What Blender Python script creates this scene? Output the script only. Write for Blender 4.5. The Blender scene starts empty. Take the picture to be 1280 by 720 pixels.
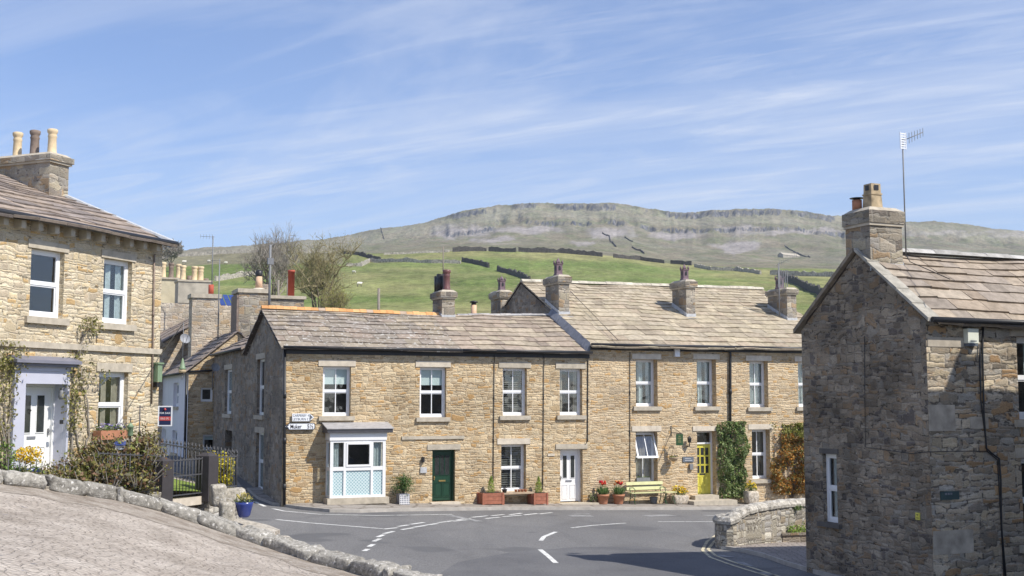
import bpy, math, random
from mathutils import Vector, noise
rnd = random.Random(7)
sc = bpy.context.scene
COL = sc.collection
CZ = 3.9; FPX = 1500.0
PITCH = math.radians(5.33); cp, sp = math.cos(PITCH), math.sin(PITCH)
# ------------------------------------------------------------------ survey: sight lines measured from the photograph
def ray(px, py):
    a = (px-640)/FPX; b = (360-py)/FPX
    return Vector((a, cp-b*sp, sp+b*cp))
def at(px, py, Y):
    r = ray(px, py); k = Y/r.y
    return Vector((r.x*k, Y, CZ+r.z*k))
T = 0.42
DX = Vector((1, T)).normalized()            # street direction of the terrace
NIN = Vector((-DX.y, DX.x))                 # away from the street
class Face:
    """vertical wall plane: u along the wall, v outwards, z up"""
    def __init__(s, O, d):
        s.O = Vector((O[0], O[1])); s.d = Vector((d[0], d[1])).normalized(); s.n = Vector((s.d.y, -s.d.x))
    def P(s, u, v, z):
        p = s.O + s.d*u + s.n*v
        return Vector((p.x, p.y, z))
    def uz(s, px, py, v=0.0):
        r = ray(px, py); o = s.O + s.n*v
        k = (o.x*s.n.x + o.y*s.n.y)/(r.x*s.n.x + r.y*s.n.y)
        x, y = r.x*k, r.y*k
        return (x-o.x)*s.d.x + (y-o.y)*s.d.y, CZ + r.z*k
    def off(s, v):
        return Face(s.O + s.n*v, s.d)
    def uv(s, p):
        q = Vector((p[0], p[1])) - s.O
        return q.dot(s.d), q.dot(s.n)
A0 = Vector((-8.07, 42.5))
F1 = Face(A0, DX)                           # the terrace front
def road_z(x, y):
    u = (x-A0.x)*DX.x + (y-A0.y)*DX.y
    w = (x-A0.x)*NIN.x + (y-A0.y)*NIN.y
    z = 0.16 - 0.031*max(-12, min(u, 40))
    if w > 0: z += 0.07*min(w, 14)*max(0, min(1, 1-(u-2)/6))
    return z
def on_road(px, py, dz=0.0):
    r = ray(px, py); k = 30.0
    for _ in range(40):
        z = road_z(r.x*k, r.y*k) + dz
        k = (z-CZ)/r.z
        k = max(3, min(k, 200))
    return Vector((r.x*k, r.y*k, road_z(r.x*k, r.y*k)+dz))
# ------------------------------------------------------------------ mesh builder
class MB:
    def __init__(s, org=(0, 0, 0)):
        s.v = []; s.f = []; s.m = []; s.c = []; s.smooth = []; s.org = Vector(org); s.has_col = False
    def face(s, pts, mat=0, col=None, smooth=False):
        i = len(s.v); s.v += [tuple(Vector(p)) for p in pts]
        s.f.append(tuple(range(i, i+len(pts)))); s.m.append(mat); s.c.append(col or (1, 1, 1)); s.smooth.append(smooth)
        if col: s.has_col = True
    def hexa(s, b, t, mat=0, col=None, skip=()):
        """b, t: four corners each, counter-clockwise from above"""
        if 'b' not in skip: s.face([b[3], b[2], b[1], b[0]], mat, col)
        if 't' not in skip: s.face(t, mat, col)
        for i in range(4):
            j = (i+1) % 4
            s.face([b[i], b[j], t[j], t[i]], mat, col)
    def box(s, F, u0, u1, v0, v1, z0, z1, mat=0, col=None, skip=()):
        c = [(u0, v1), (u1, v1), (u1, v0), (u0, v0)]
        s.hexa([F.P(u, v, z0) for u, v in c], [F.P(u, v, z1) for u, v in c], mat, col, skip)
    def tube(s, pts, r, n=6, mat=0, col=None, cap=True):
        pts = [Vector(p) for p in pts]; rr = r if isinstance(r, (list, tuple)) else [r]*len(pts)
        rings = []
        for k, p in enumerate(pts):
            t = (pts[min(k+1, len(pts)-1)] - pts[max(k-1, 0)])
            if t.length < 1e-9: t = Vector((0, 0, 1))
            t.normalize()
            a = t.cross(Vector((0, 0, 1)) if abs(t.z) < .9 else Vector((1, 0, 0))).normalized(); b = t.cross(a)
            i0 = len(s.v)
            for j in range(n):
                an = 2*math.pi*j/n
                s.v.append(tuple(p + (a*math.cos(an)+b*math.sin(an))*rr[k]))
            rings.append(i0)
        for k in range(len(rings)-1):
            for j in range(n):
                j2 = (j+1) % n
                s.f.append((rings[k]+j, rings[k]+j2, rings[k+1]+j2, rings[k+1]+j)); s.m.append(mat); s.c.append(col or (1, 1, 1)); s.smooth.append(n > 4)
        if cap:
            for k, rev in ((0, False), (len(rings)-1, True)):
                f = tuple(rings[k]+j for j in range(n))
                s.f.append(f if rev else f[::-1]); s.m.append(mat); s.c.append(col or (1, 1, 1)); s.smooth.append(False)
        if col: s.has_col = True
    def lathe(s, c, prof, n=12, mat=0, col=None, rot=0.0, smooth=True):
        c = Vector(c); i0 = len(s.v)
        for r, z in prof:
            for j in range(n):
                an = 2*math.pi*j/n + rot
                s.v.append((c.x+r*math.cos(an), c.y+r*math.sin(an), c.z+z))
        for k in range(len(prof)-1):
            for j in range(n):
                j2 = (j+1) % n
                s.f.append((i0+k*n+j, i0+k*n+j2, i0+(k+1)*n+j2, i0+(k+1)*n+j)); s.m.append(mat); s.c.append(col or (1, 1, 1)); s.smooth.append(smooth)
        for k, rev in ((0, True), (len(prof)-1, False)):
            if prof[k][0] > 1e-4:
                f = tuple(i0+k*n+j for j in range(n))
                s.f.append(f[::-1] if rev else f); s.m.append(mat); s.c.append(col or (1, 1, 1)); s.smooth.append(False)
        if col: s.has_col = True
    def rock(s, c, sx, sy, sz, d=(1, 0), mat=0, col=None, seed=0, rough=.18, n=8, up=None):
        """a rounded boulder / coping stone"""
        c = Vector(c); dd = Vector((d[0], d[1])).normalized(); m = n//2; i0 = len(s.v)
        uz = up or Vector((0, 0, 1)); ax = Vector((dd.x, dd.y, 0)); ay = Vector((-dd.y, dd.x, 0))
        for k in range(m+1):
            th = math.pi*k/m
            for j in range(n):
                ph = 2*math.pi*j/n
                q = Vector((math.sin(th)*math.cos(ph), math.sin(th)*math.sin(ph), math.cos(th)))
                e = 0.34
                q = Vector([math.copysign(abs(a)**e, a) for a in q])
                q *= 1 + rough*noise.noise(q*1.3 + Vector((seed*3.1, seed*1.7, seed)))
                s.v.append(tuple(c + ax*q.x*sx + ay*q.y*sy + uz*q.z*sz))
        for k in range(m):
            for j in range(n):
                j2 = (j+1) % n
                s.f.append((i0+k*n+j, i0+(k+1)*n+j, i0+(k+1)*n+j2, i0+k*n+j2)); s.m.append(mat); s.c.append(col or (1, 1, 1)); s.smooth.append(True)
        if col: s.has_col = True
    def build(s, name, mats, parent=None, uv=True):
        me = bpy.data.meshes.new(name)
        org = s.org if parent is None else Vector(parent['_org'])
        me.from_pydata([(x-org.x, y-org.y, z-org.z) for x, y, z in s.v], [], s.f)
        if not isinstance(mats, (list, tuple)): mats = [mats]
        for m in mats: me.materials.append(m)
        me.polygons.foreach_set('material_index', s.m)
        me.polygons.foreach_set('use_smooth', s.smooth)
        me.update()
        if uv:
            lay = me.uv_layers.new(name='UVMap'); buf = [0.0]*(2*len(me.loops))
            for p in me.polygons:
                n = p.normal
                if abs(n.z) > .75:
                    for li in p.loop_indices:
                        x, y, z = s.v[me.loops[li].vertex_index]
                        buf[2*li] = x*DX.x+y*DX.y; buf[2*li+1] = -x*DX.y+y*DX.x
                else:
                    l = math.hypot(n.x, n.y) or 1; tx, ty = -n.y/l, n.x/l
                    for li in p.loop_indices:
                        x, y, z = s.v[me.loops[li].vertex_index]
                        buf[2*li] = x*tx+y*ty; buf[2*li+1] = z
            lay.data.foreach_set('uv', buf)
        if s.has_col:
            at_ = me.color_attributes.new('Col', 'FLOAT_COLOR', 'CORNER'); buf = []
            for p, c in zip(me.polygons, s.c):
                buf += [c[0], c[1], c[2], 1.0]*p.loop_total
            at_.data.foreach_set('color', buf)
        o = bpy.data.objects.new(name, me); COL.objects.link(o)
        if parent is not None: o.parent = parent
        else: o.location = org
        o['_org'] = tuple(org)
        return o
def tag(o, label=None, cat=None, group=None, kind=None):
    if label: o['label'] = label
    if cat: o['category'] = cat
    if group: o['group'] = group
    if kind: o['kind'] = kind
    return o
def thing(name, loc, label, cat, group=None):
    o = bpy.data.objects.new(name, None); COL.objects.link(o); o.location = loc; o['_org'] = tuple(loc)
    o.empty_display_size = .2
    return tag(o, label, cat, group)
def dup(root, loc, label=None, group=None, scale=1.0, rotz=None):
    r = root.copy(); COL.objects.link(r); r.location = loc; r.scale = (scale,)*3
    if rotz is not None: r.rotation_euler = (0, 0, rotz)
    if label: r['label'] = label
    if group: r['group'] = group
    for ch in list(root.children):
        c = ch.copy(); COL.objects.link(c); c.parent = r
        for g in list(ch.children):
            d = g.copy(); COL.objects.link(d); d.parent = c
    return r
# ------------------------------------------------------------------ materials
def newmat(name):
    m = bpy.data.materials.new(name); m.use_nodes = True; nt = m.node_tree
    return m, nt, nt.nodes, nt.links, nt.nodes['Principled BSDF']
def N(nt, t, **kw):
    n = nt.nodes.new(t)
    for k, v in kw.items():
        if k.startswith('_'): n.inputs[k[1:].replace('_', ' ')].default_value = v
        else: setattr(n, k, v)
    return n
def ramp(nt, stops, interp='LINEAR'):
    r = nt.nodes.new('ShaderNodeValToRGB'); r.color_ramp.interpolation = interp
    e = r.color_ramp.elements
    while len(e) < len(stops): e.new(.5)
    for el, (p, c) in zip(e, stops):
        el.position = p; el.color = (c[0], c[1], c[2], 1) if isinstance(c, (tuple, list)) else (c, c, c, 1)
    return r
def mix(nt, a, b, fac, mode='MIX'):
    m = nt.nodes.new('ShaderNodeMix'); m.data_type = 'RGBA'; m.blend_type = mode
    for sock, v in ((m.inputs[0], fac), (m.inputs[6], a), (m.inputs[7], b)):
        if hasattr(v, 'is_output') or hasattr(v, 'links'): nt.links.new(v, sock)
        elif isinstance(v, (tuple, list)): sock.default_value = (*v[:3], 1)
        else: sock.default_value = v
    return m.outputs[2]
def vmath(nt, op, a, b=None):
    m = nt.nodes.new('ShaderNodeVectorMath'); m.operation = op
    for i, v in enumerate((a, b)):
        if v is None: continue
        if hasattr(v, 'links'): nt.links.new(v, m.inputs[i])
        else: m.inputs[i].default_value = v
    return m.outputs[0]
def fmath(nt, op, a, b=None, c=None):
    m = nt.nodes.new('ShaderNodeMath'); m.operation = op
    for i, v in enumerate((a, b, c)):
        if v is None: continue
        if hasattr(v, 'links'): nt.links.new(v, m.inputs[i])
        else: m.inputs[i].default_value = v
    return m.outputs[0]
def plain(name, col, rough=.6, var=.12, vscale=6, metal=0, bump=0, spec=.4):
    m, nt, n, l, b = newmat(name)
    tc = N(nt, 'ShaderNodeTexCoord')
    no = N(nt, 'ShaderNodeTexNoise', _Scale=vscale, _Detail=5.0)
    l.new(tc.outputs['Object'], no.inputs['Vector'])
    r = ramp(nt, [(.25, tuple(c*(1-var) for c in col)), (.75, tuple(min(1, c*(1+var)) for c in col))])
    l.new(no.outputs['Fac'], r.inputs[0]); l.new(r.outputs[0], b.inputs['Base Color'])
    b.inputs['Roughness'].default_value = rough; b.inputs['Metallic'].default_value = metal
    b.inputs['Specular IOR Level'].default_value = spec
    if bump:
        bp = N(nt, 'ShaderNodeBump', _Strength=bump, _Distance=.02); l.new(no.outputs['Fac'], bp.inputs['Height']); l.new(bp.outputs[0], b.inputs['Normal'])
    return m
def attrmat(name, rough=.8, var=.25, vscale=8, bump=.3, transl=0.0, fine=60, spots=None, spec=.3):
    """colour of each piece from its 'Col' attribute, broken up by noise"""
    m, nt, n, l, b = newmat(name)
    at_ = N(nt, 'ShaderNodeVertexColor', layer_name='Col'); tc = N(nt, 'ShaderNodeTexCoord')
    no = N(nt, 'ShaderNodeTexNoise', _Scale=vscale, _Detail=6.0, _Roughness=.65); l.new(tc.outputs['Object'], no.inputs['Vector'])
    r = ramp(nt, [(.3, 1-var), (.7, 1+var)]); l.new(no.outputs['Fac'], r.inputs[0])
    c = mix(nt, at_.outputs[0], r.outputs[0], 1.0, 'MULTIPLY')
    if spots:
        n2 = N(nt, 'ShaderNodeTexNoise', _Scale=spots[1], _Detail=3.0); l.new(tc.outputs['Object'], n2.inputs['Vector'])
        r2 = ramp(nt, [(spots[2], 0.0), (spots[2]+.05, 1.0)]); l.new(n2.outputs['Fac'], r2.inputs[0])
        c = mix(nt, c, spots[0], fmath(nt, 'MULTIPLY', r2.outputs[0], .8))
    l.new(c, b.inputs['Base Color']); b.inputs['Roughness'].default_value = rough
    b.inputs['Specular IOR Level'].default_value = spec
    if bump:
        n3 = N(nt, 'ShaderNodeTexNoise', _Scale=fine, _Detail=3.0); l.new(tc.outputs['Object'], n3.inputs['Vector'])
        bp = N(nt, 'ShaderNodeBump', _Strength=bump, _Distance=.02); l.new(n3.outputs['Fac'], bp.inputs['Height']); l.new(bp.outputs[0], b.inputs['Normal'])
    if transl:
        tr = N(nt, 'ShaderNodeBsdfTranslucent'); l.new(c, tr.inputs[0]); ms = N(nt, 'ShaderNodeMixShader', _Fac=transl)
        l.new(b.outputs[0], ms.inputs[1]); l.new(tr.outputs[0], ms.inputs[2]); l.new(ms.outputs[0], n['Material Output'].inputs[0])
    return m
def stone(name, su, sv, palette, mortar, mw=.012, big=.55, bump=.8, stain=.25, wave=.85, blotch=None, gaps=.56, contrast=.16, bigamt=.57, iron=.5):
    """roughly coursed rubble walling laid out on the wall's own metres; mw = joint half-width in metres"""
    m, nt, n, l, b = newmat(name)
    uv = N(nt, 'ShaderNodeUVMap', uv_map='UVMap')
    fn = N(nt, 'ShaderNodeTexNoise', _Scale=20.0, _Detail=6.0, _Roughness=.72); l.new(vmath(nt, 'MULTIPLY', uv.outputs[0], (1, 2.0, 1)), fn.inputs['Vector'])
    wn = N(nt, 'ShaderNodeTexNoise', _Scale=1.0, _Detail=3.0, _Roughness=.6); l.new(vmath(nt, 'MULTIPLY', uv.outputs[0], (1.6, 2.6, 1)), wn.inputs['Vector'])
    s0 = N(nt, 'ShaderNodeSeparateXYZ'); l.new(uv.outputs[0], s0.inputs[0])
    wx = N(nt, 'ShaderNodeSeparateXYZ'); l.new(wn.outputs['Color'], wx.inputs[0])
    U, V = s0.outputs[0], s0.outputs[1]
    def layer(k):
        v1 = fmath(nt, 'MULTIPLY', V, sv*k)
        hn = N(nt, 'ShaderNodeTexNoise', noise_dimensions='1D', _Scale=.55, _Detail=1.0); l.new(v1, hn.inputs['W'])
        v2 = fmath(nt, 'ADD', fmath(nt, 'ADD', v1, fmath(nt, 'MULTIPLY', hn.outputs['Fac'], 1.6)), fmath(nt, 'MULTIPLY', wx.outputs[1], wave*3.2))
        v2 = fmath(nt, 'ADD', v2, fmath(nt, 'MULTIPLY', fn.outputs['Fac'], .30))
        row = fmath(nt, 'FLOOR', v2); fr = fmath(nt, 'FRACT', v2)
        wh = N(nt, 'ShaderNodeTexWhiteNoise', noise_dimensions='1D'); l.new(row, wh.inputs['W'])
        W = fmath(nt, 'ADD', fmath(nt, 'MULTIPLY', fmath(nt, 'ADD', U, fmath(nt, 'MULTIPLY', fn.outputs['Fac'], .05)), su*k), fmath(nt, 'MULTIPLY', wh.outputs['Value'], 917.0))
        vo = N(nt, 'ShaderNodeTexVoronoi', voronoi_dimensions='1D', feature='F1', _Scale=1.0, _Randomness=1.0); l.new(W, vo.inputs['W'])
        ve = N(nt, 'ShaderNodeTexVoronoi', voronoi_dimensions='1D', feature='DISTANCE_TO_EDGE', _Scale=1.0, _Randomness=1.0); l.new(W, ve.inputs['W'])
        dv = fmath(nt, 'MULTIPLY', fmath(nt, 'MINIMUM', fr, fmath(nt, 'SUBTRACT', 1.0, fr)), 1/(sv*k)); du = fmath(nt, 'MULTIPLY', ve.outputs['Distance'], 1/(su*k))
        return vo.outputs['Color'], fmath(nt, 'SMOOTH_MIN', dv, du, .012)
    c1, d1 = layer(1.0); c2, d2 = layer(big)
    sel = N(nt, 'ShaderNodeTexNoise', _Scale=1.3, _Detail=3.0); l.new(uv.outputs[0], sel.inputs['Vector'])
    sr = ramp(nt, [(bigamt, 0.0), (bigamt+.01, 1.0)]); l.new(sel.outputs['Fac'], sr.inputs[0])
    cellc = mix(nt, c1, c2, sr.outputs[0]); dist = mix(nt, d1, d2, sr.outputs[0])
    sx = N(nt, 'ShaderNodeSeparateXYZ'); l.new(cellc, sx.inputs[0])
    pr = ramp(nt, [(i/(len(palette)), c) for i, c in enumerate(palette)], 'CONSTANT'); l.new(sx.outputs[0], pr.inputs[0])
    br = ramp(nt, [(0, 1-contrast), (1, 1+contrast)]); l.new(sx.outputs[1], br.inputs[0])
    c = mix(nt, pr.outputs[0], br.outputs[0], 1.0, 'MULTIPLY')
    # iron-brown weathering inside the stones
    on = N(nt, 'ShaderNodeTexNoise', _Scale=3.4, _Detail=5.0, _Roughness=.65); l.new(vmath(nt, 'MULTIPLY', uv.outputs[0], (1, 2.2, 1)), on.inputs['Vector'])
    orr = ramp(nt, [(.52, 0.0), (.68, iron)]); l.new(on.outputs['Fac'], orr.inputs[0])
    c = mix(nt, c, palette[4], orr.outputs[0])
    fr_ = ramp(nt, [(.28, .62), (.5, 1.0), (.74, 1.28)]); l.new(fn.outputs['Fac'], fr_.inputs[0])
    c = mix(nt, c, fr_.outputs[0], 1.0, 'MULTIPLY')
    jd = fmath(nt, 'ADD', dist, fmath(nt, 'MULTIPLY', fmath(nt, 'SUBTRACT', wx.outputs[0], .5), .015))
    mr = ramp(nt, [(mw*.6, 1.0), (mw*1.7, 0.0)]); l.new(jd, mr.inputs[0])
    gp = N(nt, 'ShaderNodeTexNoise', _Scale=6.0, _Detail=3.0, _Roughness=.6); l.new(vmath(nt, 'MULTIPLY', uv.outputs[0], (.8, 1.6, 1)), gp.inputs['Vector'])
    gr = ramp(nt, [(gaps, 0.0), (gaps+.06, 1.0)]); l.new(gp.outputs['Fac'], gr.inputs[0])
    mc = mix(nt, mortar, tuple(x*.25 for x in mortar), gr.outputs[0])
    c = mix(nt, c, mc, fmath(nt, 'MULTIPLY', mr.outputs[0], .85))
    ln = N(nt, 'ShaderNodeTexNoise', _Scale=.7, _Detail=6.0, _Roughness=.6); l.new(uv.outputs[0], ln.inputs['Vector'])
    lr = ramp(nt, [(.32, 1-stain), (.62, 1+stain*.3)]); l.new(ln.outputs['Fac'], lr.inputs[0])
    c = mix(nt, c, lr.outputs[0], 1.0, 'MULTIPLY')
    if blotch:
        bn = N(nt, 'ShaderNodeTexNoise', _Scale=9.0, _Detail=4.0); l.new(uv.outputs[0], bn.inputs['Vector'])
        b2 = ramp(nt, [(.70, 0.0), (.73, 1.0)]); l.new(bn.outputs['Fac'], b2.inputs[0]); c = mix(nt, c, blotch, b2.outputs[0])
    l.new(c, b.inputs['Base Color']); b.inputs['Roughness'].default_value = .92; b.inputs['Specular IOR Level'].default_value = .15
    hr = ramp(nt, [(0, 0.0), (mw*1.2, .6), (mw*3.5, 1.0)]); l.new(dist, hr.inputs[0])
    h = fmath(nt, 'ADD', fmath(nt, 'ADD', fmath(nt, 'MULTIPLY', hr.outputs[0], .6), fmath(nt, 'MULTIPLY', fn.outputs['Fac'], .8)), fmath(nt, 'MULTIPLY', sx.outputs[2], .6))
    bp = N(nt, 'ShaderNodeBump', _Strength=bump, _Distance=.04); l.new(h, bp.inputs['Height']); l.new(bp.outputs[0], b.inputs['Normal'])
    return m
M = {}
M['stone_terrace'] = stone('stone_terrace', 4.0, 10.2, [(0.529, 0.398, 0.239), (0.590, 0.465, 0.298), (0.478, 0.361, 0.224), (0.611, 0.474, 0.298), (0.509, 0.323, 0.149), (0.509, 0.408, 0.273), (0.621, 0.503, 0.331), (0.427, 0.313, 0.190)], (0.611, 0.503, 0.347), mw=.012, contrast=.13, gaps=.56, iron=.32)
M['stone_terrace_b'] = stone('stone_terrace_b', 3.8, 11.0, [(0.566, 0.431, 0.271), (0.606, 0.470, 0.304), (0.525, 0.393, 0.245), (0.628, 0.498, 0.329), (0.545, 0.354, 0.169), (0.545, 0.431, 0.295), (0.606, 0.479, 0.312), (0.473, 0.345, 0.211)], (0.628, 0.518, 0.363), mw=.012, stain=.2, contrast=.11, gaps=.57, iron=.3)
M['stone_left'] = stone('stone_left', 3.6, 9.6, [(0.570, 0.475, 0.323), (0.621, 0.533, 0.385), (0.529, 0.436, 0.297), (0.631, 0.542, 0.393), (0.570, 0.397, 0.201), (0.560, 0.475, 0.350), (0.621, 0.514, 0.340), (0.509, 0.427, 0.315)], (0.651, 0.572, 0.428), mw=.014, stain=.2, contrast=.11, wave=.9, gaps=.56, iron=.3)
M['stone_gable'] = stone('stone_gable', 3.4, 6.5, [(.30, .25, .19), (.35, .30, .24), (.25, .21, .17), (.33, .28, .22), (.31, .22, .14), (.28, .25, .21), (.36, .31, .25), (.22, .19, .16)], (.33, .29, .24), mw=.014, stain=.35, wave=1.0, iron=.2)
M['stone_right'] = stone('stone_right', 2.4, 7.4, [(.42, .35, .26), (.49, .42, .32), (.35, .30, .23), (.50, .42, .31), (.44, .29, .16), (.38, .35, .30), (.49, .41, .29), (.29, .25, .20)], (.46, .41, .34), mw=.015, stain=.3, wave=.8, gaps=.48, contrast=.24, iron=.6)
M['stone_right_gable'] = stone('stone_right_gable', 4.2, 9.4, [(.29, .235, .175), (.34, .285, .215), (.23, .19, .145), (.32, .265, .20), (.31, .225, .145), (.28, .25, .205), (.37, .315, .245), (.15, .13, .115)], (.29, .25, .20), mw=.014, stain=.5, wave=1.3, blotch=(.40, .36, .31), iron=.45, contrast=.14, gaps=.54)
M['stone_back'] = stone('stone_back', 3.0, 7.5, [(.50, .43, .34), (.55, .48, .38), (.45, .38, .30), (.56, .48, .38), (.52, .40, .27), (.49, .44, .37), (.57, .50, .41), (.42, .35, .28)], (.55, .49, .41), mw=.012)
M['stone_stack'] = stone('stone_stack', 2.4, 5.5, [(0.353, 0.319, 0.260), (0.412, 0.370, 0.302), (0.302, 0.269, 0.218), (0.420, 0.370, 0.277), (0.386, 0.286, 0.185), (0.336, 0.311, 0.277), (0.437, 0.386, 0.311), (0.260, 0.227, 0.193)], (0.386, 0.353, 0.302), mw=.014, stain=.35)
M['stone_drywall'] = stone('stone_drywall', 3.2, 7.0, [(.44, .41, .34), (.52, .49, .42), (.36, .33, .27), (.48, .43, .34), (.40, .33, .24), (.45, .43, .40), (.54, .50, .43), (.32, .29, .25)], (.30, .27, .23), mw=.016, stain=.35, wave=.9, blotch=(.60, .58, .53))
M['ashlar'] = plain('dressed_stone', (.46, .41, .33), .9, .22, 5, bump=.4, spec=.15)
M['ashlar_pale'] = plain('pale_dressed_stone', (.60, .53, .43), .9, .18, 5, bump=.3, spec=.15)
M['slate'] = attrmat('stone_slates', .9, .28, 5, .5, spots=((.56, .54, .50), 8.0, .60), spec=.15)
M['slate_plain'] = attrmat('stone_slates_clean', .9, .28, 5, .5, spots=((.60, .57, .50), 6.0, .74), spec=.15)
M['rock'] = attrmat('lichened_rock', .95, .5, 9, 1.0, fine=26, spots=((.62, .60, .56), 14.0, .60), spec=.1)
M['leaf'] = attrmat('leaves', .55, .2, 3, 0, transl=.25, spec=.35)
M['petal'] = attrmat('petals', .6, .1, 3, 0, transl=.3)
M['bark'] = plain('bark', (.17, .14, .11), .9, .3, 3)
M['twig'] = plain('twigs', (.27, .23, .13), .9, .3, 3)
M['twig_grey'] = plain('grey_twigs', (.28, .25, .215), .9, .3, 3)
M['white'] = plain('white_paint', (.80, .80, .80), .35, .03, 3, spec=.5)
M['upvc'] = plain('white_frame', (.82, .83, .84), .3, .03, 3, spec=.5)
M['grey_paint'] = plain('grey_paint', (.50, .51, .60), .5, .04, 3)
M['dark_grey_paint'] = plain('dark_grey_lead', (.20, .20, .24), .5, .1, 3)
M['black'] = plain('black_iron', (.02, .02, .022), .45, .2, 8, spec=.5)
M['rail_iron'] = plain('weathered_iron', (.075, .075, .08), .6, .3, 20, spec=.4)
M['post'] = plain('painted_post', (.05, .044, .046), .7, .15, 6, bump=.2)
M['lead'] = plain('lead', (.20, .21, .24), .55, .25, 5, spec=.4)
M['lead_white'] = plain('weathered_lead', (.48, .49, .50), .6, .2, 7)
M['render_white'] = plain('lilac_white_render', (.70, .69, .73), .8, .05, 2)
M['render_grey'] = plain('grey_render', (.42, .38, .31), .95, .25, 2.5, bump=.3)
M['render_cream'] = plain('stained_cream_render', (.55, .49, .35), .95, .2, 2.0, bump=.3)
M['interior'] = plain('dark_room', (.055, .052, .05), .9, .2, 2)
M['blind'] = plain('pale_blind', (.68, .78, .76), .8, .05, 4)
M['net'] = plain('net_curtain', (.42, .48, .48), .9, .25, 14)
M['curtain'] = plain('beige_curtain', (.33, .29, .23), .9, .3, 9)
M['curtain_dim'] = plain('dim_grey_curtain', (.12, .12, .11), .9, .3, 9)
M['terracotta'] = plain('terracotta', (.44, .20, .115), .8, .15, 8)
M['red_clay'] = plain('red_clay_flue', (.42, .085, .05), .7, .12, 6)
M['cream_pot'] = plain('buff_clay_pot', (.66, .52, .33), .8, .18, 7)
M['pink_pot'] = plain('pink_clay_pot', (.62, .42, .28), .8, .15, 7)
M['dark_pot'] = plain('sooty_clay_pot', (.22, .17, .14), .85, .3, 7)
M['maroon_pot'] = plain('maroon_glazed_pot', (.16, .07, .065), .4, .2, 6, spec=.5)
M['purple_pot'] = plain('purple_brown_pot', (.17, .115, .135), .6, .25, 8)
M['sand_pot'] = plain('sandstone_pot', (.42, .33, .21), .9, .55, 5, bump=.5)
M['orange_tile'] = attrmat('orange_ridge', .8, .2, 4, .2)
M['door_green'] = plain('dark_green_gloss', (.012, .05, .028), .35, .08, 5, spec=.5)
M['door_yellow'] = plain('yellow_gloss', (.66, .60, .10), .4, .05, 5)
M['bench_green'] = plain('lime_bench_paint', (.58, .57, .30), .5, .08, 5)
M['bench_wood'] = plain('weathered_bench_plank', (.42, .32, .22), .8, .2, 6)
M['red_wood'] = plain('red_stained_wood', (.34, .13, .08), .8, .25, 7)
M['brass'] = plain('brass', (.55, .40, .15), .35, .1, 5, metal=.8)
M['blue_glaze'] = plain('blue_glaze', (.03, .05, .22), .25, .1, 5, spec=.6)
M['sign_white'] = plain('sign_white', (.80, .82, .86), .4, .03, 3)
M['sign_black'] = plain('sign_black', (.02, .02, .03), .4, .05, 3)
M['sign_navy'] = plain('sign_navy', (.02, .03, .085), .4, .05, 3)
M['sign_red'] = plain('sign_red', (.55, .08, .07), .4, .05, 3)
M['sign_green'] = plain('sign_green', (.05, .12, .05), .5, .1, 4)
M['gilt'] = plain('gilt_lettering', (.50, .45, .20), .5, .05, 4)
M['plaque_grey'] = plain('slate_plaque', (.13, .15, .18), .5, .1, 4)
M['alarm_box'] = plain('cream_plastic', (.70, .72, .62), .45, .03, 3)
M['box_green'] = plain('green_tin', (.20, .28, .17), .5, .12, 4)
M['solar'] = plain('solar_glass', (.02, .05, .22), .15, .1, 3, spec=.7)
M['soil'] = plain('soil', (.05, .035, .025), .95, .3, 20)
M['galv'] = plain('galvanised', (.20, .205, .215), .6, .15, 8)
M['dish_grey'] = plain('dish_grey', (.30, .31, .33), .6, .1, 6)
M['pole_wood'] = plain('grey_pole_wood', (.24, .21, .18), .9, .2, 6)
M['fleece'] = plain('fleece', (.72, .69, .60), .95, .1, 6)
M['lattice_pot'] = plain('grey_lattice', (.22, .23, .28), .6, .2, 5)
def glassmat():
    m, nt, n, l, b = newmat('window_glass')
    n.remove(b)
    tr = N(nt, 'ShaderNodeBsdfTransparent'); tr.inputs[0].default_value = (.88, .92, .92, 1)
    gl = N(nt, 'ShaderNodeBsdfGlossy', _Roughness=.03); gl.inputs[0].default_value = (.9, .95, 1, 1)
    tc = N(nt, 'ShaderNodeTexCoord'); no = N(nt, 'ShaderNodeTexNoise', _Scale=2.5, _Detail=1.0); l.new(tc.outputs['Object'], no.inputs['Vector'])
    bp = N(nt, 'ShaderNodeBump', _Strength=.12, _Distance=.05); l.new(no.outputs['Fac'], bp.inputs['Height']); l.new(bp.outputs[0], gl.inputs['Normal'])
    lw = N(nt, 'ShaderNodeLayerWeight', _Blend=.5); f = fmath(nt, 'ADD', fmath(nt, 'MULTIPLY', fmath(nt, 'POWER', lw.outputs['Facing'], 4.0), .8), .13)
    ms = N(nt, 'ShaderNodeMixShader'); l.new(f, ms.inputs[0]); l.new(tr.outputs[0], ms.inputs[1]); l.new(gl.outputs[0], ms.inputs[2])
    l.new(ms.outputs[0], n['Material Output'].inputs[0]); return m
M['glass'] = glassmat()
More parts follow.
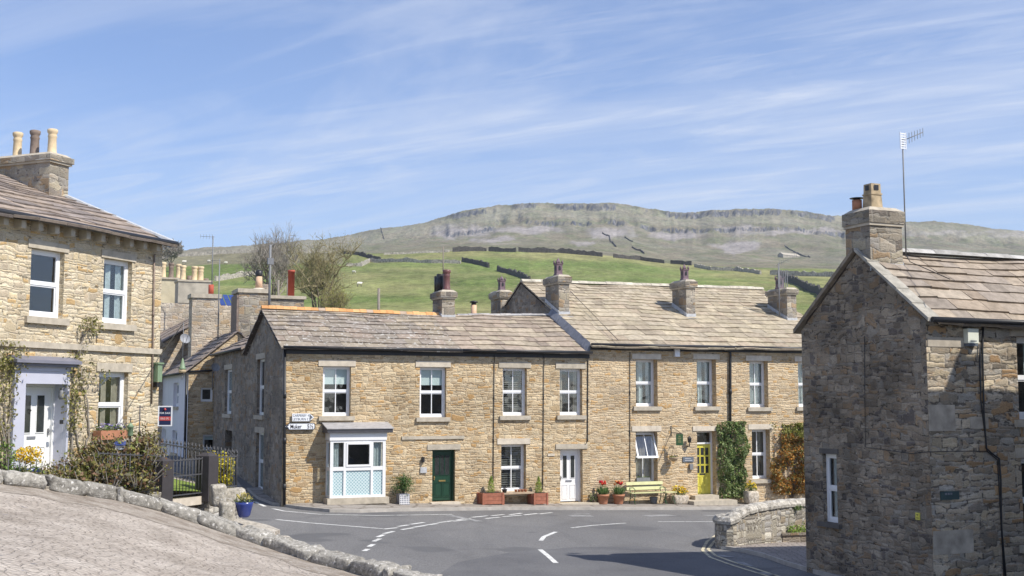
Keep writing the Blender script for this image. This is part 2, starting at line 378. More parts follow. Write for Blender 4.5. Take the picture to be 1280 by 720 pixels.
def latticemat():
    """leaded diamond net behind the lower panes of the bay"""
    m, nt, n, l, b = newmat('diamond_lattice_film')
    uv = N(nt, 'ShaderNodeUVMap', uv_map='UVMap'); s = N(nt, 'ShaderNodeSeparateXYZ'); l.new(uv.outputs[0], s.inputs[0])
    o = []
    for sg in (1, -1):
        a = fmath(nt, 'ADD', fmath(nt, 'MULTIPLY', s.outputs[0], 8.5), fmath(nt, 'MULTIPLY', s.outputs[1], 8.5*sg))
        f = fmath(nt, 'ABSOLUTE', fmath(nt, 'SUBTRACT', fmath(nt, 'FRACT', a), .5)); o.append(fmath(nt, 'LESS_THAN', f, .17))
    k = fmath(nt, 'MAXIMUM', o[0], o[1]); c = mix(nt, (.27, .42, .46), (.58, .68, .69), k)
    l.new(c, b.inputs['Base Color']); b.inputs['Roughness'].default_value = .6; return m
M['lattice'] = latticemat()
def groundmat(name, stops, scale, fine, rough=.9, bump=.3, stretch=(1, 1, 1), crack=None, patch=None):
    m, nt, n, l, b = newmat(name)
    tc = N(nt, 'ShaderNodeTexCoord'); v = vmath(nt, 'MULTIPLY', tc.outputs['Object'], stretch)
    a = N(nt, 'ShaderNodeTexNoise', _Scale=scale, _Detail=6.0, _Roughness=.6); l.new(v, a.inputs['Vector'])
    r = ramp(nt, stops); l.new(a.outputs['Fac'], r.inputs[0])
    f = N(nt, 'ShaderNodeTexNoise', _Scale=fine, _Detail=4.0, _Roughness=.75); l.new(v, f.inputs['Vector'])
    fr = ramp(nt, [(.3, .72), (.7, 1.28)]); l.new(f.outputs['Fac'], fr.inputs[0])
    c = mix(nt, r.outputs[0], fr.outputs[0], 1.0, 'MULTIPLY'); h = f.outputs['Fac']
    if patch:
        p = N(nt, 'ShaderNodeTexNoise', _Scale=patch[1], _Detail=3.0); l.new(tc.outputs['Object'], p.inputs['Vector'])
        pr = ramp(nt, [(patch[2], 0.0), (patch[2]+.03, 1.0)]); l.new(p.outputs['Fac'], pr.inputs[0]); c = mix(nt, c, patch[0], pr.outputs[0])
    if crack:
        vo = N(nt, 'ShaderNodeTexVoronoi', feature='DISTANCE_TO_EDGE', voronoi_dimensions='2D', _Scale=1.0, _Randomness=crack[2]); l.new(vmath(nt, 'MULTIPLY', v, (crack[0], crack[1], 1)), vo.inputs['Vector'])
        cr = ramp(nt, [(.02, 1.0), (.1, 0.0)]); l.new(vo.outputs['Distance'], cr.inputs[0]); c = mix(nt, c, crack[3], fmath(nt, 'MULTIPLY', cr.outputs[0], crack[4]))
        h = fmath(nt, 'SUBTRACT', h, cr.outputs[0])
    l.new(c, b.inputs['Base Color']); b.inputs['Roughness'].default_value = rough; b.inputs['Specular IOR Level'].default_value = .25
    bp = N(nt, 'ShaderNodeBump', _Strength=bump, _Distance=.02); l.new(h, bp.inputs['Height']); l.new(bp.outputs[0], b.inputs['Normal'])
    return m
M['asphalt'] = groundmat('asphalt', [(.3, (.135, .133, .133)), (.5, (.165, .163, .163)), (.7, (.20, .197, .193))], .22, 22, bump=.7, stretch=(1, .45, 1), crack=(.35, .35, .9, (.09, .09, .09), .12), patch=((.125, .125, .128), .30, .60))
M['asphalt_side'] = groundmat('asphalt_side', [(.3, (.14, .14, .142)), (.7, (.18, .18, .182))], .5, 30)
M['paving'] = groundmat('pavement', [(.3, (.26, .235, .21)), (.7, (.34, .31, .28))], 1.2, 14, crack=(1.2, 1.2, .6, (.12, .10, .08), .6))
M['setts'] = groundmat('setts', [(.3, (.25, .22, .20)), (.7, (.36, .32, .29))], 1.5, 18, bump=.6, crack=(5, 5, .5, (.12, .1, .09), .7))
M['cobble'] = groundmat('worn_cobbles', [(.28, (.30, .26, .22)), (.5, (.42, .37, .32)), (.72, (.54, .485, .425))], 1.3, 18, bump=1.0, stretch=(.95, 1, 1), crack=(6.5, 7.5, .95, (.24, .205, .17), .32), patch=((.22, .21, .22), 3.2, .70))
M['gravel'] = groundmat('gravel', [(.3, (.34, .28, .24)), (.7, (.48, .42, .37))], 6, 40, bump=.8)
M['kerb'] = plain('kerbstone', (.42, .39, .35), .9, .2, 4, bump=.4)
M['lawn'] = groundmat('lawn_grass', [(.3, (.13, .19, .035)), (.7, (.20, .27, .055))], 2, 60)
M['bank'] = groundmat('earth_bank', [(.3, (.10, .09, .06)), (.7, (.16, .14, .09))], 2, 30, bump=.8)
M['road_paint'] = groundmat('worn_road_paint', [(.35, (.50, .50, .48)), (.6, (.70, .70, .68))], 3, 25, bump=.1, patch=((.30, .30, .30), 5, .62))
M['road_paint_faint'] = groundmat('faded_road_paint', [(.35, (.24, .24, .24)), (.6, (.32, .32, .32))], 3, 25, bump=.1, patch=((.2, .2, .2), 5, .56))
M['yellow_paint'] = groundmat('worn_yellow_paint', [(.35, (.50, .44, .30)), (.6, (.60, .54, .38))], 3, 25, bump=.1, patch=((.30, .28, .24), 5, .62))
HAZE = .00014
# ------------------------------------------------------------------ camera, sky, sun
cam = bpy.data.cameras.new('camera'); co = bpy.data.objects.new('camera', cam); COL.objects.link(co)
co.location = (0, 0, CZ); co.rotation_euler = (math.pi/2+PITCH, 0, 0)
cam.sensor_width = 36; cam.lens = 36*FPX/1280; cam.clip_start = .1; cam.clip_end = 20000; sc.camera = co
SUN = Vector((.863*math.cos(math.radians(49)), -.506*math.cos(math.radians(49)), math.sin(math.radians(49)))).normalized()
sl = bpy.data.lights.new('sun', 'SUN'); sl.energy = 4.6; sl.angle = math.radians(.53); sl.color = (1, .94, .84)
so = bpy.data.objects.new('sun', sl); COL.objects.link(so); so.rotation_euler = (-SUN).to_track_quat('-Z', 'Y').to_euler(); so.location = (0, 0, 60)
w = bpy.data.worlds.new('World'); sc.world = w; w.use_nodes = True; nt = w.node_tree; l = nt.links
bg = nt.nodes['Background']; bg.inputs[1].default_value = 0.135
sky = N(nt, 'ShaderNodeTexSky', sky_type='NISHITA', sun_disc=False); sky.sun_elevation = math.radians(49)
sky.sun_rotation = math.atan2(SUN.x, SUN.y); sky.altitude = 200; sky.air_density = 1.0; sky.dust_density = 0.2; sky.ozone_density = 3.0
tc = N(nt, 'ShaderNodeTexCoord'); sp3 = N(nt, 'ShaderNodeSeparateXYZ'); l.new(tc.outputs['Generated'], sp3.inputs[0])
zz = fmath(nt, 'MAXIMUM', fmath(nt, 'ADD', sp3.outputs[2], .10), .03)
px_ = fmath(nt, 'DIVIDE', sp3.outputs[0], zz); py_ = fmath(nt, 'DIVIDE', sp3.outputs[1], zz)
cmb = N(nt, 'ShaderNodeCombineXYZ'); l.new(px_, cmb.inputs[0]); l.new(py_, cmb.inputs[1])
CR1, CR2 = .95, 1.10
def cirrus(rotz, scl, loc, lo, hi, det=7.0, rough=.6, dist=.6):
    # streaks lie along the high wind, (-sin, cos) of rotz on the cloud sheet
    dx_, dy_ = -math.sin(rotz), math.cos(rotz)
    al = fmath(nt, 'ADD', fmath(nt, 'MULTIPLY', px_, dx_*scl[0]), fmath(nt, 'MULTIPLY', py_, dy_*scl[0]))
    ac = fmath(nt, 'ADD', fmath(nt, 'MULTIPLY', px_, dy_*scl[1]), fmath(nt, 'MULTIPLY', py_, -dx_*scl[1]))
    mp = N(nt, 'ShaderNodeCombineXYZ'); l.new(fmath(nt, 'ADD', al, loc[0]), mp.inputs[0]); l.new(fmath(nt, 'ADD', ac, loc[1]), mp.inputs[1])
    nz = N(nt, 'ShaderNodeTexNoise', _Scale=1.0, _Detail=det, _Roughness=rough, _Distortion=dist); l.new(mp.outputs[0], nz.inputs['Vector'])
    r = ramp(nt, [(lo, 0.0), (hi, 1.0)]); l.new(nz.outputs['Fac'], r.inputs[0]); return r.outputs[0]
c1 = cirrus(CR1, (.34, 1.25, 1), (3.1, 1.2, 0), .47, .78, 8.0, .62, 1.4)
c2 = cirrus(CR2, (.9, 4.2, 1), (7.7, 4.4, 0), .46, .78, 10.0, .62, 2.2)
c3 = cirrus(.2, (.35, .5, 1), (1.0, 8.0, 0), .30, .72, 3.0)
cl = fmath(nt, 'ADD', fmath(nt, 'MULTIPLY', c1, .50), fmath(nt, 'MULTIPLY', fmath(nt, 'MULTIPLY', c2, c3), .62))
cl = fmath(nt, 'ADD', cl, fmath(nt, 'MULTIPLY', c3, .10))
hz = ramp(nt, [(.05, .12), (.25, 0.0)]); l.new(sp3.outputs[2], hz.inputs[0])
cl = fmath(nt, 'MINIMUM', fmath(nt, 'ADD', cl, hz.outputs[0]), .9)
tint = mix(nt, sky.outputs[0], (.83, .85, .985), 1.0, 'MULTIPLY')
skc = mix(nt, tint, (5.3, 5.55, 6.1), cl)
l.new(skc, bg.inputs[0])
sc.view_settings.view_transform = 'Standard'; sc.view_settings.look = 'None'; sc.view_settings.gamma = 1; sc.view_settings.exposure = 0.36
sc.cycles.max_bounces = 5; sc.cycles.transparent_max_bounces = 12; sc.cycles.use_denoising = True; sc.cycles.volume_bounces = 0
sc.cycles.caustics_reflective = False; sc.cycles.caustics_refractive = False
# ------------------------------------------------------------------ the hillside and the fell
def lerp_tab(tab, x):
    if x <= tab[0][0]: return tab[0][1]
    for (a, b), (c, d) in zip(tab, tab[1:]):
        if x <= c: return b+(d-b)*(x-a)/(c-a)
    return tab[-1][1]
SKYL = [(-700, 330), (100, 322), (200, 318), (260, 312), (300, 307), (345, 303), (400, 300), (430, 295), (470, 287), (520, 278), (556, 270), (575, 265), (620, 258), (660, 255.5), (700, 254.5), (760, 255.5), (800, 260), (830, 264), (870, 265), (920, 262), (960, 262), (1000, 264), (1050, 268), (1090, 272), (1130, 276), (1180, 279), (1240, 285), (1300, 287), (2000, 300)]
FTOP = [(-700, 325), (200, 321), (260, 318), (330, 315), (425, 316), (470, 318), (560, 314), (640, 314), (700, 316), (753, 320), (767, 321), (829, 329), (900, 333), (1000, 336), (1060, 338), (1130, 342), (2000, 350)]
CLIFF = [(480, 0), (540, .3), (565, .9), (600, 1), (625, .6), (650, .9), (700, .9), (760, .9), (810, .8), (840, 1), (900, 1.2), (1030, 1.2), (1060, .9), (1100, .2), (1160, .25), (1300, .15), (1500, 0)]
def py2e(py):
    b = (360-py)/FPX; return (b*cp+sp)/(cp-b*sp)
def el(Y, py): return CZ + Y*py2e(py)
def profile(px):
    sk = lerp_tab(SKYL, px); ft = lerp_tab(FTOP, px)
    sk = min(sk, ft-3)
    n1 = noise.noise(Vector((px*.018, 0, 3))); n2 = noise.noise(Vector((px*.05, 5, 1))); n3 = noise.noise(Vector((px*.22, 9, 2)))
    c = lerp_tab(CLIFF, px); span = ft-sk
    c = max(0, min(1, c + .5*n1 + .45*n2 - .05)) if c > 0 else 0
    c = max(0, min(1, (c-.32)/.45)); c_up = max(0, min(1, (lerp_tab(CLIFF, px)*.8 + .6*noise.noise(Vector((px*.03, 7, 7)))-.3)/.45))
    lo = sk + min(27, span*.62) + 1.5*n1; hi = lo - min(7.5, span*.22)*(.75+.35*n2)
    lo2 = sk + min(8, span*.18); hi2 = sk
    fb = (7*n3 + 20*n2)*c
    d1 = 95-90*c; d2 = 80-74*c_up
    p = [(56, -1.2), (80, 2.2), (110, el(110, 428)), (200, el(200, 392)), (300, el(300, 366)), (430, el(430, 341 + (ft-318)*.4)), (560, el(560, ft)),
         (640, el(640, ft-.6)), (900, el(900, ft-span*.12)), (1200, el(1200, ft-span*.26)), (1500+fb, el(1500, lo)), (1500+fb+d1, el(1500+d1, hi)),
         (1650+fb*.5, el(1650, lo2)), (1650+fb*.5+d2, el(1650+d2, hi2)), (1900, el(1900, sk+4)), (2600, el(2600, sk+22)), (5000, el(5000, sk+70))]
    return p
YS = [56]
def span_(a, b, n):
    for i in range(1, n+1): YS.append(a+(b-a)*i/n)
span_(56, 200, 10); span_(200, 560, 40); span_(560, 1200, 36); span_(1200, 1480, 22)
span_(1480, 1620, 40); span_(1620, 1760, 36); span_(1760, 2600, 8); span_(2600, 3400, 2)
PXS = [-1400+i*30 for i in range(46)] + [-20+i*2.0 for i in range(661)] + [1330+i*30 for i in range(46)]
_pc = {}
def hill_raw(px, Y):
    k = round(px*2)/2
    p = _pc.get(k)
    if p is None: p = _pc[k] = profile(k)
    return lerp_tab(p, Y)
def hill_z(px, Y):
    z = hill_raw(px, Y)
    X = (px-640)/1488*Y
    amp = min(1, max(0, (Y-90)/200))
    z += amp*(.9*noise.noise(Vector((X*.02, Y*.02, 0))) + .35*noise.noise(Vector((X*.08, Y*.06, 4))))
    if Y > 600:
        k = min(1, (Y-600)/500)
        z += k*(5.5*noise.noise(Vector((X*.010, Y*.004, 7))) + 2.2*noise.noise(Vector((X*.035, Y*.012, 2))) + 1.0*noise.noise(Vector((X*.12, Y*.06, 2))))
        if 1480 < Y < 1760: z += 1.5*noise.noise(Vector((X*.3, Y*.1, 5)))
    return z
def hill_at(px, py):
    """where the sight line meets the hillside"""
    e = py2e(py); Y = 150.0
    while Y < 2400:
        if hill_z(px, Y) >= CZ+Y*e: break
        Y += max(2, Y*.01)
    return Vector(((px-640)/1488*Y, Y, hill_z(px, Y)))
def hill_px(px, Y):
    return Vector(((px-640)/1488*Y, Y, hill_z(px, Y)))
def hill_col(px, Y, z):
    e = (z-CZ)/Y; b = (e*cp-sp)/(cp+e*sp); py = 360-b*FPX        # image height of the point, used only as a land-use map
    ft = lerp_tab(FTOP, px); X = (px-640)/1488*Y
    a = noise.noise(Vector((X*.012, Y*.012, 1))); f = noise.noise(Vector((X*.05, Y*.03, 8))); g = noise.noise(Vector((px*.02, py*.08, 3)))
    grass = Vector((.135, .185, .05)); rough = Vector((.24, .235, .10)); fell = Vector((.175, .162, .118)); brown = Vector((.215, .185, .135)); scree = Vector((.295, .268, .262)); rock = Vector((.30, .30, .31))
    if Y < 562:
        c = grass.lerp(rough, max(0, min(1, .25+1.4*a+.7*f + (.35 if px > 660 else 0))))
        if px < 430 and Y > 470: c = grass.lerp(brown, .8)
        return c
    c = fell.lerp(brown, max(0, min(1, .35+1.3*a))).lerp(Vector((.14, .15, .085)), max(0, min(1, .3+2*f)))
    if px < 440: c = c.lerp(brown, .5)
    sk = lerp_tab(SKYL, px)
    wx_ = 16*noise.noise(Vector((px*.05, py*.12, 1)))+7*noise.noise(Vector((px*.17, py*.4, 5))); wy_ = 5*noise.noise(Vector((px*.04, py*.1, 9)))+2.5*noise.noise(Vector((px*.2, py*.4, 3)))
    def blob(x, y, rx, ry): return max(0, 1-((px-x+wx_)/rx)**2-((py-y+wy_)/ry)**2)
    s = 0
    for q in ((572, 289, 45, 9), (655, 287, 60, 6), (760, 290, 45, 9), (925, 289, 34, 10), (845, 294, 40, 6), (920, 309, 40, 8), (725, 305, 20, 5), (1000, 290, 70, 5), (1180, 292, 70, 4), (1280, 292, 60, 6), (620, 300, 30, 4)):
        s = max(s, blob(*q))
    g2 = noise.noise(Vector((X*.02, Y*.010, 6)))
    s = max(0, min(.92, s*1.4 + g*.7 + f*.5)) if s > 0 else max(0, f*.5+g2*.7)*.5
    c = c.lerp(scree, s)
    if sk+2 < py < sk+17: c = c.lerp(Vector((.27, .26, .20)), .4)
    return c
hv = []; hf = []; hc = []
nc = len(PXS)
for j, Y in enumerate(YS):
    for i, px in enumerate(PXS):
        z = hill_z(px, Y); hv.append(((px-640)/1488*Y, Y, z)); hc += [*hill_col(px, Y, z), 1.0]
for j in range(len(YS)-1):
    for i in range(nc-1):
        hf.append((j*nc+i, j*nc+i+1, (j+1)*nc+i+1, (j+1)*nc+i))
me = bpy.data.meshes.new('hillside'); me.from_pydata(hv, [], hf)
ca = me.color_attributes.new('Col', 'FLOAT_COLOR', 'POINT'); ca.data.foreach_set('color', hc)
me.polygons.foreach_set('use_smooth', [True]*len(hf))
hm, nt, n_, l, b = newmat('hill_turf_and_limestone')
vc = N(nt, 'ShaderNodeVertexColor', layer_name='Col'); tc = N(nt, 'ShaderNodeTexCoord'); ge = N(nt, 'ShaderNodeNewGeometry')
c = vc.outputs[0]
for s_, lo, hi in ((.02, .85, 1.14), (.09, .78, 1.2), (.35, .74, 1.24), (1.3, .8, 1.2)):
    no = N(nt, 'ShaderNodeTexNoise', _Scale=s_, _Detail=5.0, _Roughness=.65); l.new(vmath(nt, 'MULTIPLY', tc.outputs['Object'], (1, .4, 1)), no.inputs['Vector'])
    r = ramp(nt, [(.35, lo), (.65, hi)]); l.new(no.outputs['Fac'], r.inputs[0]); c = mix(nt, c, r.outputs[0], 1.0, 'MULTIPLY')
# dry tussocks
no = N(nt, 'ShaderNodeTexNoise', _Scale=.45, _Detail=6.0, _Roughness=.75); l.new(tc.outputs['Object'], no.inputs['Vector'])
r = ramp(nt, [(.52, 0.0), (.64, .55)]); l.new(no.outputs['Fac'], r.inputs[0]); c = mix(nt, c, (.36, .33, .17), r.outputs[0])
sx = N(nt, 'ShaderNodeSeparateXYZ'); l.new(ge.outputs['True Normal'], sx.inputs[0])
sr = ramp(nt, [(.46, 1.0), (.74, 0.0)]); l.new(sx.outputs[2], sr.inputs[0])
rn = N(nt, 'ShaderNodeTexNoise', _Scale=1.0, _Detail=6.0, _Roughness=.7); l.new(vmath(nt, 'MULTIPLY', tc.outputs['Object'], (.16, .16, .05)), rn.inputs['Vector'])
rr = ramp(nt, [(.40, (.03, .035, .05)), (.53, (.11, .115, .13)), (.72, (.32, .305, .29))]); l.new(rn.outputs['Fac'], rr.inputs[0])
c = mix(nt, c, rr.outputs[0], sr.outputs[0])
l.new(c, b.inputs['Base Color']); b.inputs['Roughness'].default_value = .95; b.inputs['Specular IOR Level'].default_value = .1
bp = N(nt, 'ShaderNodeBump', _Strength=.6, _Distance=1.0); l.new(no.outputs['Fac'], bp.inputs['Height']); l.new(bp.outputs[0], b.inputs['Normal'])
me.materials.append(hm)
ho = bpy.data.objects.new('hillside', me); COL.objects.link(ho); ho['kind'] = 'structure'
# near ground under the village
gv = []; gf = []
GX = [-900, -400, -200, -120] + list(range(-80, 84, 4)) + [120, 200, 400, 900]; GY = [-600, -200, -60, -20] + list(range(-8, 58, 3)) + [56.5]
GY = sorted(set(GY))
for y in GY:
    for x in GX:
        z = road_z(max(-40, min(40, x)), y) - .12
        if y > 50 and abs(x) < 60: z = z*(1-(y-50)/6.5*.0)
        gv.append((x, y, z))
n = len(GX)
for j in range(len(GY)-1):
    for i in range(n-1): gf.append((j*n+i, j*n+i+1, (j+1)*n+i+1, (j+1)*n+i))
me = bpy.data.meshes.new('ground'); me.from_pydata(gv, [], gf); me.materials.append(M['bank'])
o = bpy.data.objects.new('ground', me); COL.objects.link(o); o['kind'] = 'structure'
# road surface
def sheet(name, pts_grid, mat, kind='structure'):
    v = []; f = []; n = len(pts_grid[0])
    for r in pts_grid: v += [tuple(p) for p in r]
    for j in range(len(pts_grid)-1):
        for i in range(n-1): f.append((j*n+i, j*n+i+1, (j+1)*n+i+1, (j+1)*n+i))
    me = bpy.data.meshes.new(name); me.from_pydata(v, [], f); me.materials.append(mat)
    uvl = me.uv_layers.new(name='UVMap'); buf = []
    for p in me.polygons:
        for vi in p.vertices: buf += [v[vi][0], v[vi][1]]
    uvl.data.foreach_set('uv', buf)
    o = bpy.data.objects.new(name, me); COL.objects.link(o); o['kind'] = kind; return o
sheet('road', [[Vector((x, y, road_z(x, y))) for x in [-46+i*2 for i in range(56)]] for y in [4+j*1.5 for j in range(38)]], M['asphalt'])
def ribbon(mb, pts, w, dz=.006, z_of=None, mat=0):
    pts = [Vector(p) for p in pts]
    # resample so that it hugs the surface
    q = []
    for a, b in zip(pts, pts[1:]):
        k = max(1, int((b-a).length/.5))
        q += [a.lerp(b, i/k) for i in range(k)]
    q.append(pts[-1]); L = []; R = []
    for i, p in enumerate(q):
        t = (q[min(i+1, len(q)-1)]-q[max(i-1, 0)]); t.z = 0; t.normalize(); s = Vector((t.y, -t.x, 0))*w/2
        for lst, e in ((L, p-s), (R, p+s)):
            lst.append(Vector((e.x, e.y, (z_of or road_z)(e.x, e.y)+dz)))
    for i in range(len(q)-1): mb.face([L[i], R[i], R[i+1], L[i+1]], mat)
def R_(*pp): return [on_road(x, y) for x, y in pp]
mk = MB()
for seg in (((318, 627), (333, 634), (355, 639), (400, 643), (470, 644.5), (520, 643.8), (566, 643)), ((345, 649.5), (390, 654), (440, 658), (478, 661))):
    ribbon(mk, R_(*seg), .13)
# give-way dashes, two rows sweeping round the mouth of the side street
for a, b in (((455, 689), (460, 686.5)), ((461, 683.5), (467, 680.5)), ((467, 677), (475, 673.5)), ((472, 671.5), (480, 668.5)), ((480, 667.3), (492, 664.3)),
             ((480, 661.5), (497, 659.8)), ((497, 658.3), (511, 656.3)), ((513, 655.6), (530, 653.2)), ((502, 662.3), (517, 659.8)), ((517, 659.2), (532, 657)), ((532, 656.6), (547, 654.5)), ((547, 653.6), (567, 651)), ((566, 651.8), (588, 649.5)),
             ((571, 650), (588, 647.8)), ((590, 646.8), (610, 644.8)), ((607, 648.4), (625, 646.5)), ((614, 645), (630, 643.2)), ((628, 646), (652, 644.2)), ((637, 643.6), (652, 641.6)), ((655, 643.8), (672, 642), ), ((674, 642.6), (690, 640.8))):
    ribbon(mk, R_(a, b), .13)
ribbon(mk, R_((714, 660), (740, 657), (782, 654)), .11)
ribbon(mk, R_((822, 652.3), (909, 652.3)), .11)
ribbon(mk, R_((676, 676), (680, 671), (695, 665)), .13)
ribbon(mk, R_((675, 687), (685, 695), (695, 704)), .13)
tag(mk.build('road_markings', M['road_paint']), kind='structure')
mk = MB()
for a, b, w_ in (((712, 645), (740, 645), .5), ((808, 645.2), (840, 644), .55), ((881, 644.5), (908, 644.5), .45), ((712, 643), (738, 642.5), .2), ((560, 644), (600, 652), .3)):
    ribbon(mk, R_(a, b), w_)
tag(mk.build('faded_road_markings', M['road_paint_faint']), kind='structure')
mk = MB()
ribbon(mk, R_((898, 667), (884, 677), (878, 688), (888, 697), (910, 705), (935, 713), (965, 722)), .085, .010)
ribbon(mk, R_((908, 668), (893, 677), (885, 687), (895, 695), (917, 703), (943, 711), (975, 721)), .085, .010)
tag(mk.build('double_yellow_lines', M['yellow_paint']), kind='structure')
mk = MB()   # worn arrow marks on the dark tarmac by the kerb
ribbon(mk, R_((898, 694), (912, 697)), .3, .010); ribbon(mk, R_((922, 702), (936, 708)), .22, .010); ribbon(mk, R_((948, 716), (968, 719)), .3, .010)
tag(mk.build('worn_road_patches', M['road_paint_faint']), kind='structure')
pp = [(520, 735), (572, 703), (640, 690), (720, 684), (800, 683), (870, 690), (930, 706), (990, 728)]
mk = MB(); fr_p = R_(*pp); nr_p = R_(*[(x, 760) for x, _ in pp]); 
for i_ in range(len(pp)-1):
    for j_ in range(6):
        q_ = [fr_p[i_].lerp(nr_p[i_], (j_+1)/6), fr_p[i_+1].lerp(nr_p[i_+1], (j_+1)/6), fr_p[i_+1].lerp(nr_p[i_+1], j_/6), fr_p[i_].lerp(nr_p[i_], j_/6)]
        mk.face([Vector((p.x, p.y, road_z(p.x, p.y)+.003)) for p in q_])
M['asphalt_patch'] = groundmat('resurfaced_asphalt', [(.3, (.105, .105, .11)), (.5, (.13, .13, .135)), (.7, (.155, .155, .158))], .5, 26, bump=.6)
tag(mk.build('resurfaced_road_patch', M['asphalt_patch']), kind='structure')
# pavement in front of the terrace, with a kerb
def pave(name, front, back, mat, h=.11, kerb=True):
    """front/back: matching image points on the road surface"""
    mb = MB(); fr = [on_road(*p) for p in front]; bk = [on_road(*p) for p in back]
    for i in range(len(fr)-1):
        k = 6
        for j in range(k):
            a = fr[i].lerp(fr[i+1], j/k); b = fr[i].lerp(fr[i+1], (j+1)/k); c = bk[i].lerp(bk[i+1], (j+1)/k); d = bk[i].lerp(bk[i+1], j/k)
            P_ = []
            for p in (a, b, c, d): P_.append(Vector((p.x, p.y, road_z(p.x, p.y)+h)))
            na = (a-d).normalized()*.13; nb = (b-c).normalized()*.13
            a2 = P_[0]-Vector((na.x, na.y, 0)); b2 = P_[1]-Vector((nb.x, nb.y, 0))
            mb.face([a2, b2, P_[2], P_[3]], 0)
            mb.face([P_[0], P_[1], b2, a2], 1)
            mb.face([Vector((a.x, a.y, P_[0].z-h-.05)), Vector((b.x, b.y, P_[1].z-h-.05)), P_[1], P_[0]], 1)
    return tag(mb.build(name, [mat, M['kerb']]), kind='structure')
pave('pavement', [(352, 633.5), (380, 637.5), (412, 640.5), (450, 641), (497, 639.5), (560, 638.5), (640, 637.5), (740, 637.5), (840, 637.5), (925, 637), (1010, 635)],
     [(352, 626), (380, 627), (412, 627), (450, 627), (497, 626), (560, 626), (640, 625), (740, 624), (840, 623), (925, 622), (1010, 621)], M['paving'])
pave('side_pavement', [(357, 634), (340, 631), (322, 624), (309, 613), (298, 601), (288, 592)], [(362, 622), (352, 619), (335, 612), (318, 600), (304, 592), (292, 585)], M['paving'], .08)
pave('corner_setts', [(907, 687.5), (930, 691), (955, 697), (980, 706), (1010, 715), (1060, 730)], [(908, 676), (935, 672), (960, 668), (985, 668), (1015, 668), (1080, 680)], M['setts'], .10)
# cobbled street rising to the left, held by a low coped kerb wall
KW = [(-160, 574, 22.0), (-60, 582, 22.9), (0, 588, 23.5), (50, 594, 24.2), (100, 603, 25), (150, 611, 25.5), (200, 624, 26), (250, 640, 26.3), (300, 658, 26.5), (350, 673, 26), (400, 689, 25), (450, 700, 24.2), (500, 711, 23.2), (541, 722, 22.4), (590, 742, 21.5), (660, 775, 20)]
KT = [at(*k) for k in KW]
FARS = []
for (px, py, Y), t in zip(KW, KT):
    lo = .27
    FARS.append(Vector((t.x, t.y, t.z-lo)))
rows = []
for s in [i/24 for i in range(25)]:
    row = []
    for f, (px, _, _) in zip(FARS, KW):
        near = Vector((f.x/f.y*1.5*1.0, -1.0 + 0*f.y, 2.15 - .12*(px-640)/640)); near.x = f.x*.35
        p = f.lerp(near, s**1.0)
        p.z += .07*noise.noise(Vector((p.x*.6, p.y*.6, 0)))*min(1, s*6)
        row.append(p)
    rows.append(row)
# refine along the street
rows2 = []
for r in rows:
    q = []
    for a, b in zip(r, r[1:]): q += [a.lerp(b, k/4) for k in range(4)]
    q.append(r[-1]); rows2.append([Vector((p.x, p.y, p.z+.025*noise.noise(p*1.5))) for p in q])
sheet('cobbled_street', list(reversed(rows2)), M['cobble'])
M['verge_grit'] = groundmat('gritty_gutter', [(.3, (.20, .165, .13)), (.5, (.30, .26, .22)), (.7, (.40, .36, .31))], 2.2, 24, bump=1.0, patch=((.50, .47, .42), 7, .66))
edge = []
for k_ in range(5):
    t_ = k_/4; row = []
    for i_ in range(len(rows2[0])):
        a_ = rows2[0][i_]; b_ = rows2[4][i_]; w_e = (.26 + .07*noise.noise(a_*1.1) + .05*noise.noise(a_*4))*1.7
        p_ = a_.lerp(b_, t_*w_e); q_ = min(3.99, t_*w_e*4); j_ = int(q_); sp_z = rows2[j_][i_].z+(rows2[j_+1][i_].z-rows2[j_][i_].z)*(q_-j_)
        row.append(Vector((p_.x, p_.y, sp_z+.006+.03*(1-t_))))
    edge.append(row)
sheet('gutter_strip', list(reversed(edge)), M['verge_grit'])
mb = MB(org=KT[6]); seed = 0
for i, (a, b) in enumerate(zip(KT, KT[1:])):
    L = (b-a).length; d = (b-a).normalized(); s = 0
    while s < L-.05:
        ln = min(rnd.uniform(.6, 1.5), L-s); seed += 1
        c = a + d*(s+ln/2); sl_ = Vector((d.x, d.y, 0)).normalized()
        up = Vector((-d.z*sl_.x, -d.z*sl_.y, 1)).normalized()
        g = rnd.uniform(.85, 1.15)
        # tilt each stone along the slope by shearing its ends
        i0 = len(mb.v)
        mb.rock(Vector((c.x, c.y, c.z-.14)), ln/2*.99, .28*rnd.uniform(.94, 1.06), .155*rnd.uniform(.92, 1.1), (d.x, d.y), 0, (.30*g, .285*g, .255*g), seed, .30, 20)
        for k in range(i0, len(mb.v)):
            x, y, z = mb.v[k]; t = (x-c.x)*sl_.x+(y-c.y)*sl_.y
            q = Vector((x, y, z)); dn = noise.noise(q*4.2)*.045 + noise.noise(q*11)*.035 + noise.noise(q*23)*.018
            mb.v[k] = (x+dn*.4, y-dn*.5, z + t*d.z/max(.2, math.hypot(d.x, d.y)) + dn)
        s += ln
    # rubble below the coping on the road side
    base = []
    nrm = Vector((-d.y, d.x, 0)).normalized()
    for p in (a, b): base.append(p)
    for sgn, dn_ in ((1, 2.6), (-1, .7)):
        o_ = nrm*.2*sgn
        q = [a+o_-Vector((0, 0, dn_)), b+o_-Vector((0, 0, dn_)), b+o_-Vector((0, 0, .2)), a+o_-Vector((0, 0, .2))]
        mb.face(q if sgn < 0 else q[::-1], 1, (.4, .37, .32))
kw = mb.build('kerb_wall', [M['rock'], M['stone_drywall']])
tag(kw, 'low lichen-covered coping wall running down beside the cobbled slope', 'wall')

